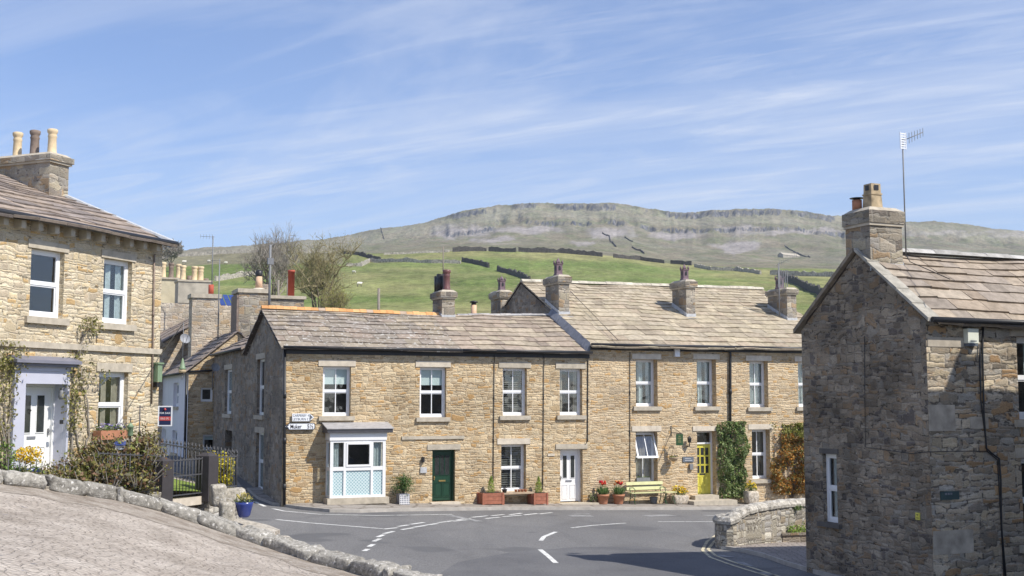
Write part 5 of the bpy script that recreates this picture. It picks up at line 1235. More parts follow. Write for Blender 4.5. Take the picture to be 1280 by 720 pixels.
ridge_caps(hR, FRt.P(.55, -WG/2, zrR+.14), FRt.P(LR, -WG/2, zrR+.14), 'slate_plain', n=9, cols=((.44, .43, .41), (.38, .37, .35)), r=.18, h=.06)
mb = MB(); mb.tube([FRt.P(-.02, ov+.06, eR_-.01), FRt.P(LR, ov+.06, eR_-.04)], .06, 10); mb.build('gutter', M['black'], hR)
# big chimney : shaded flank towards the road, lit face to us
FRc = FRt.off(-WG/2+.45)
ca = 0.0; cb = FRc.uz(1127.5, 290)[0]; zc = FRc.uz(1105, 260)[1]
vlen = bisect(lambda v: (FRt.P(0, -WG/2+.45-v, 8).x/FRt.P(0, -WG/2+.45-v, 8).y)-ray(1057, 300).x/ray(1057, 300).y, .2, 3)
zfl = eR_+(zrR-eR_)*((WG/2-.45)/(WG/2))
vf = -WG/2+.45
stack(hR, FRt, 0.002, cb, vf-vlen, vf, eR_+.3, zc, 'stone_stack', cap=.34, over=.05, pots=[(.40, .62, .58, .165, 'sand_pot', 'square'), (.22, .22, .26, .11, 'terracotta', 'plain', True)], sides=1, flash=(zfl-.06, zrR-.1), capmat='stone_stack')
for x0, x1, y0, y1, m_ in ((1159, 1204, 421, 433, 0), (1160, 1193, 506, 539, 1), (1212, 1235, 521, 536, 1), (1166, 1216, 664, 694, 1)):
    a_, zt = FRt.uz(x0, y0); b_, _ = FRt.uz(x1, y0); zb = FRt.uz(x0, y1)[1]; mb = MB(); mb.box(FRt, max(.0, a_), b_, -.02, .012, zb, zt); mb.build('quoin_stone', M['quoin'], hR)
mb = MB(); a_, zt = FRt.uz(1204, 411); b_, zb = FRt.uz(1218, 433); mb.box(FRt, a_, b_, .002, .13, zb+.06, zt, 0); mb.box(FRt, a_+.01, b_-.01, .002, .12, zb, zb+.058, 1)
zt2 = FRt.uz(1211, 426)[1]
for k in range(2):
    mb.box(FRt, a_+.06, b_-.06-.02*k, .13, .133, zt2-.055*k-.02, zt2-.055*k, 1)
mb.build('alarm_box', [M['alarm_box'], M['plaque_grey']], hR)
mb = MB(); a_, zt = FRt.uz(1175, 614.5); b_, zb = FRt.uz(1198, 624); mb.box(FRt, a_, b_, .002, .03, zb, zt, 0)
for k in range(3): mb.box(FRt, a_+.10+.07*k, a_+.15+.07*k, .03, .033, zt-.07, zt-.03, 1)
mb.build('name_plaque', [M['teal'], M['lead']], hR)
mb = MB(); a_, zt = FRg.uz(1145, 640.5); b_, zb = FRg.uz(1150.5, 650); mb.box(FRg, a_, b_, .002, .02, zb, zt, 0)
zm_ = (zt+zb)/2; ux = (a_+b_)/2; 
mb.box(FRg, ux-.03, ux+.03, .02, .023, zt-.045, zt-.035, 1); mb.box(FRg, ux-.005, ux+.005, .02, .024, zm_+.01, zt-.03, 1); mb.box(FRg, ux-.04, ux+.04, .02, .023, zb+.03, zb+.042, 1)
mb.build('hydrant_plate', [M['door_yellow'], M['black']], hR)
def cable(root, F, pts, v=.03, r=.012, name='cable'):
    return pipe(root, [F.P(F.uz(x, y, v)[0], v, F.uz(x, y, v)[1]) for x, y in pts], r, name)
mb = MB()
for pts, r in ((((1229, 405), (1228, 440), (1230, 520), (1233, 560), (1240, 567), (1249, 573), (1251, 600), (1252, 660), (1257, 720)), .02), (((1224, 430), (1226, 500), (1234, 564), (1247, 575), (1249, 610), (1255, 720), ), .014), (((1158, 565), (1190, 564), (1234, 564)), .008)):
    mb.tube([FRt.P(FRt.uz(x, y, .03)[0], .03, FRt.uz(x, y, .03)[1]) for x, y in pts], r, 5)
mb.tube([FRg.P(FRg.uz(x, y, .03)[0], .03, FRg.uz(x, y, .03)[1]) for x, y in ((1080.5, 420), (1081, 500), (1082, 559), (1110, 563), (1140, 567), (1157, 565))], .008, 5)
mb.build('wall_cables', M['black'], hR)
# ================================================================== the house across the lane, just out of sight, that shades the lower wall
P0 = FRt.P(.0, 0, FRt.uz(1160, 504)[1]); K = 7.6
K = 6.0; q = P0+SUN*K
FN = Face((q.x, q.y), DX)
hN = thing('neighbouring_house', (q.x, q.y, GR), 'plain stone house across the lane from the gable house', 'house')
ez = q.z; mb = MB(); rz = ez+2.0; hw = 2.9; uA_ = -.3; LN = 9; FN = FN.off(hw)
mb2 = MB()
Fn = Face(FN.P(uA_, hw, 0)[:2], FN.d)
wall(mb, Fn, 0, LN, GR-1, ez, []); Fn2 = Face(FN.P(LN+uA_, -hw, 0)[:2], -FN.d); wall(mb, Fn2, 0, LN, GR-1, ez, [])
Fg1 = Face(FN.P(uA_, -hw, 0)[:2], FN.n); wall(mb, Fg1, 0, 2*hw, GR-1, ez, [], gable=(hw, rz)); Fg2 = Face(FN.P(uA_+LN, hw, 0)[:2], -FN.n); wall(mb, Fg2, 0, 2*hw, GR-1, ez, [], gable=(hw, rz))
mb.build('walls', [M['stone_right'], M['interior']], hN)
slates(hN, FN.P(uA_, hw+.1, ez), FN.P(uA_+LN, hw+.1, ez), FN.P(uA_+LN, 0, rz), FN.P(uA_, 0, rz), PAL_R, 8, seed=71); slates(hN, FN.P(uA_+LN, -hw-.1, ez), FN.P(uA_, -hw-.1, ez), FN.P(uA_, 0, rz), FN.P(uA_+LN, 0, rz), PAL_R, 8, seed=72, name='rear_roof')
cu = FRt.uz(1199, 470)[0]; cu1 = FRt.uz(1232, 470)[0]
stack(hN, FN, cu+.2, cu1+.1, -hw+.3, -hw+.9, ez-.5, ez+1.45, cap=.2, over=.02, pots=[(.5, .5, .32, .14, 'cream_pot', 'plain')])
# ================================================================== houses behind, up the side street
# S : cottage continuing the line of the corner gable
def wS(px): return bisect(lambda s: (A0+NIN*s).x/(A0+NIN*s).y-ray(px, 480).x/ray(px, 480).y, 5, 40)
s0, s1 = DEP_A+.02, wS(267.5)
FS = Face(A0+NIN*s1, F1.n); LS = s1-s0
GS = 1.0
eS = FS.uz(290, 439)[1]
hS = thing('side_street_cottage', (*(A0+NIN*s1), GS), 'shaded stone cottage adjoining the rear of the corner cottage', 'cottage')
ops = []
sash(hS, FS, (284.5, 293, 462, 517.5), .12, 0, ('full', 'net'), ops=ops, lm='ashlar', fr=.07)
u0 = FS.uz(281, 560)[0]; u1 = FS.uz(289.5, 560)[0]; ops.append((u0, u1, GS-.3, FS.uz(286, 538)[1], .3))
mb = MB(); wall(mb, FS, 0, LS, -.5, eS, ops)
mb.face([FS.P(0, 0, -.5), FS.P(0, -5, -.5), FS.P(0, -5, eS), FS.P(0, 0, eS)][::-1]); mb.face([FS.P(0, 0, eS), FS.P(0, -5, eS), FS.P(0, -2.6, eS+1.5)][::-1])
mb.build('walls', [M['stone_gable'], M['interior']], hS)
slates(hS, FS.P(-.1, .15, eS-.02), FS.P(LS, .15, eS-.02), FS.P(LS, -2.6, eS+1.45), FS.P(-.1, -2.6, eS+1.45), PAL_L, 8, seed=81, mat='slate_plain')
slates(hS, FS.P(LS, -5.2, eS), FS.P(-.1, -5.2, eS), FS.P(-.1, -2.6, eS+1.45), FS.P(LS, -2.6, eS+1.45), PAL_L, 7, seed=82, mat='slate_plain', name='rear_roof')
mb = MB(); mb.tube([FS.P(0, .2, eS-.02), FS.P(LS, .2, eS-.02)], .06, 6); mb.build('gutter', M['black'], hS)
# W : whitewashed cottage with its stone end towards us
Cn = A0+NIN*(s1+.3); FE = Face(Cn, DX)      # end wall plane
ue0 = FE.uz(235, 500)[0]; ue1 = .35
eW = FE.uz(234, 463)[1]; zW = FE.uz(297, 414)[1]; uap = FE.uz(297, 414)[0]
hW = thing('whitewashed_cottage', (*(FE.P(ue0, 0, 0)[:2]), GS), 'whitewashed cottage with a rough stone end wall behind the iron railings', 'cottage')
LWh = 11.0; FWs = Face(FE.P(ue0, -LWh, 0)[:2], F1.n)
ops = []; opw = []
sash(hW, FE, (250.5, 265.5, 484.5, 502), .1, 0, None, ops=ops, mode='fixed', lintel=False, fr=.09, sill=False)
sash(hW, FE, (253, 270, 543, 562), .1, 0, ('top', 'blind'), ops=ops, mode='fixed', lintel=False, fr=.09, sill=False)
sash(hW, FWs, (220.5, 227, 478.5, 508), .15, 0, None, ops=opw, lintel=False, fr=.1); sash(hW, FWs, (201.5, 204.5, 478, 508), .15, 0, None, ops=opw, lintel=False, fr=.1)
sash(hW, FWs, (219, 225, 538, 566), .15, 0, None, ops=opw, lintel=False, fr=.1); sash(hW, FWs, (206, 211, 536, 566), .15, 0, None, ops=opw, lintel=False, fr=.1)
mb = MB(); wall(mb, FE, ue0, ue1+4, -.5, eW, ops)
mb.face([FE.P(ue0, 0, eW), FE.P(2*uap-ue0, 0, eW), FE.P(uap, 0, zW)])
wall(mb, FWs, 0, LWh, -.5, eW, opw, 2)
mb.build('walls', [M['stone_terrace'], M['interior'], M['render_white']], hW)
kW_ = (zW-eW)/(uap-ue0)
# coping line visible at the far verge is lower because that end of the roof falls back
slates(hW, FWs.P(0, .2, eW-.1), FWs.P(LWh+.08, .2, eW-.1), FE.P(uap, .08, zW+.05), FE.P(uap, -LWh, zW+.05), PAL_L, 8, seed=83, mat='slate_plain', wmin=.5, wmax=1.0)
slates(hW, FE.P(2*uap-ue0, .08, eW), FE.P(2*uap-ue0, -LWh, eW), FE.P(uap, -LWh, zW+.05), FE.P(uap, .08, zW+.05), PAL_L, 6, seed=84, mat='slate_plain', name='rear_roof')
mb = MB(); mb.tube([FWs.P(0, .25, eW-.12), FWs.P(LWh, .25, eW-.12)], .06, 6); mb.tube([FE.P(ue0-.1, .06, eW-.15), FE.P(ue0-.1, .06, GS)], .06, 6); mb.tube([FE.P(ue0-.05, .06, eW-.05), FE.P(FE.uz(270, 463)[0], .06, FE.uz(270, 463)[1])], .05, 6); mb.build('gutter', M['black'], hW)
# white flue pipe and little dish where the two meet
mb = MB(); a_ = FE.uz(272, 460, .25); mb.tube([FE.P(a_[0], .25, FE.uz(272, 461, .25)[1]), FE.P(a_[0], .25, FE.uz(272, 447, .25)[1])], .06, 8); mb.build('boiler_flue', M['white'], hW)
mb = MB(); mb.box(FE, FE.uz(265, 462)[0], FE.uz(277, 462)[0], .05, .3, FE.uz(270, 464)[1]-.1, FE.uz(270, 455)[1]); mb.build('flue_housing', M['dark_pot'], hW)
def block(name, label, Y, px0, px1, pytop, zbot, mat, cat='house', depth=4.0, roof=None, face=None, group=None, ops=()):
    """a distant building: lit front parallel to the terrace, shaded flank"""
    a = at(px0, pytop, Y); F = Face((a.x, a.y), DX); b = F.uz(px1, pytop); r = thing(name, (a.x, a.y, zbot), label, cat, group)
    mb = MB(); L = b[0]; z1 = a.z
    mb.box(F, 0, L, -depth, 0, zbot, z1, 0); return r, F, L, z1, mb
# E1 : cream rendered end with a row of pots, grey rendered stack beside it
r1, F_, L_, z_, mb = block('old_town_house', 'cream rendered house end with row of buff clay pots on its chimney', 68, 196, 222, 348.5, 1.0, 'render_cream', depth=5)
st_z = F_.uz(240, 398)[1]
mb.build('walls', [M['render_cream']], r1)
mb = MB(); mb.box(F_, -.1, L_+.1, -1.2, .08, z_, z_+.10); mb.build('cap_stone', M['ashlar'], r1)
for px, m_, h_ in ((205, 'cream_pot', .92), (214.8, 'dark_pot', .90), (224, 'cream_pot', .85)):
    u_ = F_.uz(px, 345)[0]; pot(r1, F_.P(u_, -.35, z_+.08), h_, .17, m_)
r2, F_, L_, z_, mb = block('rendered_house', 'stone house with grey rendered chimney breast behind the whitewashed cottage', 66, 223, 265, 351.5, 4, 'render_grey', depth=1.4)
zj = F_.uz(240, 379)[1]; mb = MB(); mb.box(F_, 0, L_, -1.4, 0, zj, z_, 0); mb.box(F_, -.05, L_+.05, -1.45, .05, z_, z_+.1, 1); mb.build('chimney_breast', [M['render_grey'], M['ashlar']], r2)
mb = MB(); u0_, u1_ = F_.uz(203, 400)[0], F_.uz(300, 400)[0]; mb.box(F_, u0_-1, u1_, -5, -.02, .5, zj-.02, 0); mb.build('walls', [M['stone_back']], r2)
for px, m_, h_ in ((230, 'cream_pot', .88), (244.5, 'cream_pot', .86), (252.3, 'cream_pot', .86)):
    u_ = F_.uz(px, 345)[0]; pot(r2, F_.P(u_, -.45, z_+.05), h_, .19, m_)
for px, h_ in ((238, .32), (259.5, .2)):
    u_ = F_.uz(px, 345)[0]; pot(r2, F_.P(u_, -.45, z_+.05), h_, .14, 'dark_pot', 'plain')
sl_ = slates(r2, F_.P(F_.uz(199, 428, .5)[0], 1.9, F_.uz(199, 428, 1.9)[1]), F_.P(F_.uz(239, 408, 1.9)[0], 1.9, F_.uz(239, 408, 1.9)[1]), F_.P(F_.uz(239, 396, .05)[0], .05, F_.uz(239, 396, .05)[1]), F_.P(F_.uz(199, 416, .05)[0], .05, F_.uz(199, 416, .05)[1]), PAL_L, 4, seed=91, mat='slate_plain')
# E2 : stone stack block with red pot; wall behind; second block; long ridge with red flue
r3, F_, L_, z_, mb = block('stone_chimney_house', 'stone house with broad chimney and short red pot, beside grey rendered chimney', 62, 240.5, 275, 372, 2.5, 'stone_back', depth=1.2)
mb.box(F_, -.08, L_+.08, -1.28, .08, z_+.001, z_+.22, 1); mb.build('chimney', [M['stone_back'], M['ashlar']], r3)
u_ = F_.uz(265.5, 368)[0]; pot(r3, F_.P(u_, -.5, z_+.2), .55, .14, 'red_clay', 'plain')
mb = MB(); ub_ = F_.uz(305, 400)[0]; mb.box(F_, L_-.3, ub_, -6, -1.3, 2.5, F_.uz(285, 385, -1.3)[1], 0); mb.build('walls', [M['stone_back']], r3)
mb = MB()
Fp = F_.off(-1.6); a_ = Fp.uz(275.5, 381); b_ = Fp.uz(298, 381); zt_ = Fp.uz(285, 365)[1]
for i in range(3):
    for j in range(2):
        u0_ = a_[0]+(b_[0]-a_[0])*i/3+.03; u1_ = a_[0]+(b_[0]-a_[0])*(i+1)/3-.03; k0, k1 = j/2+.02, (j+1)/2-.02; dz = zt_-a_[1]
        q0 = [Fp.P(u0_, -1.6*k0, a_[1]+dz*k0), Fp.P(u1_, -1.6*k0, a_[1]+dz*k0), Fp.P(u1_, -1.6*k1, a_[1]+dz*k1), Fp.P(u0_, -1.6*k1, a_[1]+dz*k1)]
        mb.hexa([p-Vector((0, 0, .05)) for p in q0], q0)
mb.build('solar_panels', M['solar'], r3)
r4, F_, L_, z_, mb = block('stone_chimney_house', 'stone house with wide chimney carrying one pink capped pot above the corner gable', 58, 299, 336, 365.5, 3, 'stone_back', depth=1.6)
mb.box(F_, -.08, L_+.08, -1.68, .08, z_+.001, z_+.2, 1); mb.box(F_, -.1, 0, -1.6, -.01, 4, z_-.1, 2); mb.build('chimney', [M['stone_stack'], M['ashlar'], M['dark_pot']], r4)
u_ = F_.uz(326.5, 360)[0]; mb = MB(); p = F_.P(u_, -.6, z_+.15); mb.lathe(p, [(.42, 0), (.28, .12), (.16, .16)], 10, 1); mb.lathe(p+Vector((0, 0, .1)), [(.19, 0), (.15, .62)], 12, 0); mb.lathe(p+Vector((0, 0, .72)), [(.15, 0), (.17, .05), (.17, .25), (.05, .33)], 10, 2); mb.build('chimney_pot', [M['pink_pot'], M['ashlar_pale'], M['black']], r4)
r5, F_, L_, z_, mb = block('low_stone_house', 'low stone building with tall red flue, beyond the corner cottage ridge', 60, 337, 380, 373, 3, 'stone_back', depth=3)
mb.box(F_, -.05, L_+.1, -3.05, .1, z_+.001, z_+.16, 1); mb.build('walls', [M['stone_stack'], M['ashlar']], r5)
u_ = F_.uz(367.5, 370)[0]; mb = MB(); p = F_.P(u_, -.7, z_+.1); H_ = (F_.uz(367.5, 338, -.7)[1]-p.z); mb.lathe(p, [(.17, 0), (.17, H_-.12), (.19, H_-.12), (.19, H_), (.14, H_), (.14, H_-.3)], 14); mb.build('red_flue', M['red_clay'], r5)
# small stack behind the pink pot
u_ = F_.uz(341, 360)[0]; mb = MB(); mb.box(F_, u_-.2, u_+.2, -2.2, -1.8, z_, F_.uz(341, 356, -2)[1]); mb.build('small_chimney', M['stone_back'], r5)
# ================================================================== plants
def leaves(mb, pts, size, cols, flat=None, seed=0, aspect=.55):
    R = random.Random(seed)
    for p in pts:
        a = Vector((R.gauss(0, 1), R.gauss(0, 1), R.gauss(0, 1))).normalized(); b = a.cross(Vector((R.gauss(0, 1), R.gauss(0, 1), R.gauss(0, 1)))).normalized()
        s = size*R.uniform(.6, 1.3); c = R.choice(cols); g = R.uniform(.75, 1.25); c = tuple(x*g for x in c); p = Vector(p)
        mb.face([p-a*s, p-b*s*aspect, p+a*s, p+b*s*aspect], 0, c)
def shell_pts(R, c, r, n, lump=.35, fq=1.6, inner=.55, zmin=None):
    out = []; c = Vector(c)
    while len(out) < n:
        d = Vector((R.gauss(0, 1), R.gauss(0, 1), R.gauss(0, 1))).normalized()
        k = (1+lump*noise.noise(d*fq+c)) * (inner+(1-inner)*R.random()**.5)
        if noise.noise(d*4.5+c*.7) < -.28 and R.random() < .7: continue
        p = c + Vector((d.x*r[0], d.y*r[1], d.z*r[2]))*k
        if zmin is not None and p.z < zmin: continue
        out.append(p)
    return out
def wall_climber(name, label, F, pxrect, thick, n, size, cols, seed, stems=True, top_cols=None, shape=None, cat='climbing plant'):
    l_, r_, t_, b_ = pxrect; u0, z1 = F.uz(l_, t_); u1, _ = F.uz(r_, t_); z0 = F.uz((l_+r_)/2, b_)[1]; R = random.Random(seed)
    pb = F.P((u0+u1)/2, .1, z0); r = thing(name, tuple(pb), label, cat); mb = MB(); pts = []; ptt = []
    while len(pts)+len(ptt) < n:
        u = R.uniform(u0-.08, u1+.08); z = R.uniform(z0, z1+.05); k = noise.noise(Vector((u*1.3, z*1.3, seed)))+.5*noise.noise(Vector((u*4, z*4, seed)))
        if shape and not shape((u-u0)/(u1-u0), (z-z0)/(z1-z0), k, R): continue
        eu = min(u-u0, u1-u)+.26*k; ez = min(z-z0+.3, z1-z)+.15*k
        if eu < 0 or ez < 0: continue
        d = thick*(.45+1.5*k)*min(1, eu*3+.25)
        v = .02 + max(.02, d)*R.uniform(.35, 1.0) + (0 if R.random() < .9 else .06)
        (ptt if top_cols and z > z1-.45-.3*k else pts).append(F.P(u, v, z))
    leaves(mb, pts, size, cols, seed=seed)
    if ptt: leaves(mb, ptt, size, top_cols, seed=seed+1)
    mb.build('foliage', M['leaf'], r, uv=False)
    s = MB()
    for k in range(6):
        u = u0+(u1-u0)*(k+.5)/6; pl = []
        uu = (u0+u1)/2
        for i in range(8): pl.append(F.P(uu+(u-uu)*min(1, i/3)+R.uniform(-.05, .05), .04, z0+(z1-z0)*.9*i/7))
        s.tube(pl, [.03, .025, .022, .02, .015, .012, .01, .006], 5)
    s.build('stems', M['bark'], r, uv=False)
    return r
GREEN = [(.12, .19, .05), (.17, .25, .07), (.09, .14, .04), (.25, .32, .12), (.06, .10, .03)]
wall_climber('ivy_column', 'tall green clipped climber in a column between yellow door and lower window', F1, (896, 931, 527, 622), .42, 5200, .052, GREEN+[(.30, .36, .16), (.34, .40, .18), (.22, .30, .10)], 3)
OR = [(.42, .17, .03), (.52, .24, .04), (.30, .16, .04), (.16, .17, .05), (.22, .20, .07), (.46, .30, .09)]
wall_climber('orange_climber', 'orange berried climber covering the wall beside the end house window', F1, (962, 1012, 529, 622), .42, 6800, .052, OR, 5, top_cols=[(.24, .26, .06), (.32, .30, .08), (.18, .20, .05)], shape=lambda a, b, k, R: b > .05 and (b < .55 or a > .25-.2*k or R.random() < .1) and (R.random() < .45+1.1*k+b*.5))
# climbers on the tall house: sparse stems and leaf clumps either side of its door
VC = [(.27, .27, .07), (.20, .20, .06), (.34, .30, .12), (.15, .14, .05), (.40, .36, .22)]
def vine(label, paths, clumps, seed):
    R = random.Random(seed); q = FL.uz(*paths[0][0]); r = thing('wall_vine', tuple(FL.P(q[0], .1, GL)), label, 'climbing plant', 'climbers on the tall house'); s = MB(); mb = MB()
    for pth in paths:
        pl = [FL.P(FL.uz(x, y, .05)[0], .05, FL.uz(x, y, .05)[1]) for x, y in pth]; fine = []
        for a, b in zip(pl, pl[1:]): fine += [a.lerp(b, k/5)+Vector((R.uniform(-.03, .03), R.uniform(-.03, .03), 0)) for k in range(5)]
        s.tube(fine, [.03*(1-.75*i/len(fine)) for i in range(len(fine))], 5)
        for p in fine:
            for _ in range(2):
                e = p+Vector((R.uniform(-.2, .2), R.uniform(-.05, .1), R.uniform(-.15, .3))); s.tube([p, (p+e)/2+Vector((0, 0, .04)), e], [.008, .006, .003], 3)
                if R.random() < .75: leaves(mb, [e+Vector((R.gauss(0, .05), R.gauss(0, .03), R.gauss(0, .05))) for _ in range(3)], .035, VC, seed=R.random())
    for x, y, rx, ry, n in clumps:
        q = FL.uz(x, y, .12); c = FL.P(q[0], .12, q[1]); k = Vector((.387, .922, 0))
        pts = []
        for _ in range(n):
            a = R.uniform(0, 6.28); rr = R.random()**.5; pts.append(c+k*(rx*rr*math.cos(a))+Vector((0, 0, ry*rr*math.sin(a)))+Vector((.922, -.387, 0))*R.uniform(-.08, .16))
        leaves(mb, pts, .042, VC, seed=seed+x)
    s.build('stems', M['twig_grey'], r, uv=False); mb.build('foliage', M['leaf'], r, uv=False)
vine('sparse leafy vine on the left of the grey door surround', [((8, 588), (7, 540), (5, 500), (3, 445)), ((12, 586), (11, 530), (14, 480), (10, 440)), ((6, 560), (0, 520), (-4, 480))], [(5, 445, .75, .35, 380), (2, 475, .5, .5, 260), (10, 462, .5, .3, 120), (0, 520, .5, .4, 80)], 3)
vine('straggling vine between grey door surround and ground floor window', [((104, 585), (98, 550), (90, 520), (92, 480), (95, 440)), ((92, 588), (88, 540), (96, 500), (104, 455)), ((100, 575), (112, 545), (108, 500), (100, 470), (100, 430)), ((97, 440), (104, 420), (118, 402))], [(86, 482, .25, .7, 170), (96, 500, .25, .7, 110), (112, 408, .38, .26, 170), (96, 455, .55, .3, 120), (120, 470, .5, .2, 60), (88, 515, .25, .5, 150)], 7)
# ================================================================== garden in front of the tall house
K0 = at(297, 563, 31.7)
FF = Face((K0.x, K0.y), -DL)     # front railing runs from the corner towards us along the house
def lawn_z(x, y): 
    d = Vector((x, y)); s = (d-Vector((K0.x, K0.y))).dot(-DL); w = (d-Vector((K0.x, K0.y))).dot(NIN)
    return 1.50+.085*max(0, min(9, s)) + .0*w
Kp = Vector((K0.x, K0.y)); F_end = Kp-DL*9.0; Rend = Kp+NIN*14.5
rows = []
for i in range(13):
    t = i/12; a = F_end.lerp(Kp, t); row = []
    for j in range(9):
        k = j/8; p = a + Vector((-.985, .148))*(2.05*k)
        row.append(Vector((p.x, p.y, lawn_z(a.x, a.y)+.42*k)))
    rows.append(row)
for i in range(0):
    a = Kp+NIN*14.5*i/7; row = []
    for j in range(9):
        p = a + Vector((-.922, -.387))*(6*j/8); row.append(Vector((p.x, p.y, 1.5+.02*i)))
    rows.append(row)
lw = sheet('lawn', [list(reversed(r)) for r in rows], M['lawn'])
# retaining wall below the railings
mb = MB()
def rw(a, b, ta, tb, za, zb):
    n = Vector(((b-a).y, -(b-a).x)).normalized()*.18
    c = [(a.x+n.x, a.y+n.y), (b.x+n.x, b.y+n.y), (b.x-n.x, b.y-n.y), (a.x-n.x, a.y-n.y)]
    mb.hexa([Vector((*c[0], za)), Vector((*c[1], zb)), Vector((*c[2], zb)), Vector((*c[3], za))], [Vector((*c[0], ta)), Vector((*c[1], tb)), Vector((*c[2], tb)), Vector((*c[3], ta))], 0)
gate0 = FF.uz(206, 600)[0]; gate1 = FF.uz(252, 600)[0]
rw(Kp, Kp-DL*max(.2, gate1-.1), 1.52, 1.55, -.5, -.5)
rw(CL+Vector((.1, -.05)), Kp, 1.95, 1.52, -.5, -.5)
rw(Kp-DL*(gate0+.2), F_end, 1.72, 2.28, .2, .8)
tag(mb.build('garden_retaining_wall', [M['stone_drywall']]), 'low rubble wall carrying the iron railings at the garden corner', 'wall')
def railing(name, label, F, ua, ub, zb, zt, sp=.125, spear=True, rails=(.12, .86), post=None):
    p = F.P(ua, 0, zb(ua)); r = thing(name, tuple(p), label, 'railings'); mb = MB(); n = int(abs(ub-ua)/sp)
    for i in range(n+1):
        u = ua+(ub-ua)*i/n; b, t = zb(u), zt(u); mb.tube([F.P(u, 0, b), F.P(u, 0, t-.05)], .012, 5)
        if spear: mb.lathe(F.P(u, 0, t-.09), [(.012, 0), (.03, .02), (.022, .05), (.001, .12)], 5)
    mb.build('bars', M['rail_iron'], r)
    for k in rails:
        s = MB(); h = lambda u: zb(u)+(zt(u)-zb(u))*k
        s.hexa([F.P(ua, .02, h(ua)-.015), F.P(ub, .02, h(ub)-.015), F.P(ub, -.02, h(ub)-.015), F.P(ua, -.02, h(ua)-.015)], [F.P(ua, .02, h(ua)+.015), F.P(ub, .02, h(ub)+.015), F.P(ub, -.02, h(ub)+.015), F.P(ua, -.02, h(ua)+.015)]); s.build('rail', M['rail_iron'], r)
    return r
CR_ = CL+Vector((.12, -.06)); FR_ = Face(Kp, CR_-Kp); LRR = (CR_-Kp).length
tz0 = K0.z; tzE = CZ + CR_.y*py2e(548)
railing('spear_railings', 'tall spear-topped black railings along the side street edge of the garden', FR_, .04, LRR-.05, lambda u: 1.52+.43*u/LRR, lambda u: tz0+(tzE-tz0)*u/LRR, .10)
railing('garden_railings', 'spear-topped railings between the garden corner and right gate post', FF, .02, gate1-.35, lambda u: 1.54, lambda u: tz0+.0*u)
railing('garden_railings', 'thin iron railings left of the gate in front of the shrub', FF, gate0+.2, FF.uz(122, 600)[0], lambda u: 1.72+.075*(u-gate0), lambda u: 1.72+.075*(u-gate0)+.92, .14, False, (.1, .9))
# gate posts: one built, one copied
P2 = FF.uz(258, 622); P1 = FF.uz(200.5, 630)
u2 = P2[0]; u1 = P1[0]; zb2 = FF.uz(258, 621)[1]; zb1 = FF.uz(200, 630)[1]
gp = thing('gate_post', tuple(FF.P(u1, 0, zb1)), 'square dark painted gate post nearest the big shrub', 'gate post', 'dark gate posts')
mb = MB(); c = FF.P(u1, 0, zb1)
def sq(mb, F, u, v, h, z, zz): mb.box(F, u-h, u+h, v-h, v+h, z, zz)
sq(mb, FF, u1, 0, .20, zb1-.1, zb1+1.02); mb.build('shaft', M['post'], gp)
mb = MB(); z_ = zb1+1.02; lo = [FF.P(u1-.20, .20, z_), FF.P(u1+.20, .20, z_), FF.P(u1+.20, -.20, z_), FF.P(u1-.20, -.20, z_)]; hi = [FF.P(u1-.07, .07, z_+.08), FF.P(u1+.07, .07, z_+.08), FF.P(u1+.07, -.07, z_+.08), FF.P(u1-.07, -.07, z_+.08)]; mb.hexa(lo, hi); mb.build('cap', M['post'], gp)
dup(gp, tuple(FF.P(u2, 0, zb2)), 'square dark painted gate post nearest the side street')
# the gate, standing shut between them
g = thing('iron_gate', tuple(FF.P((u1+u2)/2, 0, zb1)), 'small wrought iron garden gate between two dark square posts', 'gate')
mb = MB(); ga, gb = u2+.21, u1-.21; zg = (zb1+zb2)/2+.10
n = 11
for i in range(n+1):
    u = ga+(gb-ga)*i/n; mb.tube([FF.P(u, 0, zg), FF.P(u, 0, zg+.92+(.0 if i % 2 else .0))], .011, 5)
mb.build('bars', M['rail_iron'], g)
for z_ in (.04, .50, .88): mb = MB(); mb.box(FF, ga, gb, -.018, .018, zg+z_-.014, zg+z_+.014); mb.build('rail', M['rail_iron'], g)
mb = MB(); mb.box(FF, ga-.04, ga+.06, .02, .05, zg+.52, zg+.57); mb.build('latch', M['black'], g)
# steps down from the gate
st = thing('garden_steps', tuple(FF.P((u1+u2)/2, .3, .6)), 'worn stone steps leading down from the iron gate', 'steps')
for k in range(3):
    mb = MB(); zt = zb2+.03-.17*k; mb.box(FF, u2-.2-.35*k, u1+.1-.15*k, .0+.34*k, .62+.34*k, zt-.20, zt)
    mb.build('tread', M['ashlar_pale'], st)
# stone blocks, slab and rough end by the blue pot
def slab(px, py, Y, sx, sy, sz, name, mat, label, cat, seed, group=None, d=(1, T)):
    p = at(px, py, Y); mb = MB(org=p); mb.rock(p+Vector((0, 0, sz)), sx, sy, sz, d, 0, (.37, .34, .285), seed, .16, 14); o = mb.build(name, M[mat]); return tag(o, label, cat, group)
slab(288, 635, 28.6, .36, .26, .23, 'stone_block', 'rock', 'big squared pale stone block at the foot of the railings', 'stone block', 4)
slab(272, 633, 28.2, .18, .25, .25, 'stone_block', 'rock', 'narrow upright stone block beside the garden steps', 'stone block', 6)
slab(283, 655, 27.4, .16, .2, .25, 'stone_block', 'rock', 'rough rounded stone below the steps next to the blue pot', 'stone block', 8)
mb = MB(); fl = [at(262, 652, 27.6), at(300, 665, 26.7), at(338, 667, 26.9), at(350, 662, 27.6), at(335, 656, 28.3), at(300, 648, 28.6)]
zf = sum(p.z for p in fl)/6
top = [Vector((p.x, p.y, p.z)) for p in fl]; bot = [Vector((p.x, p.y, p.z-.12)) for p in fl]
mb = MB(org=top[0]); mb.face(top, 0, (.40, .365, .31))
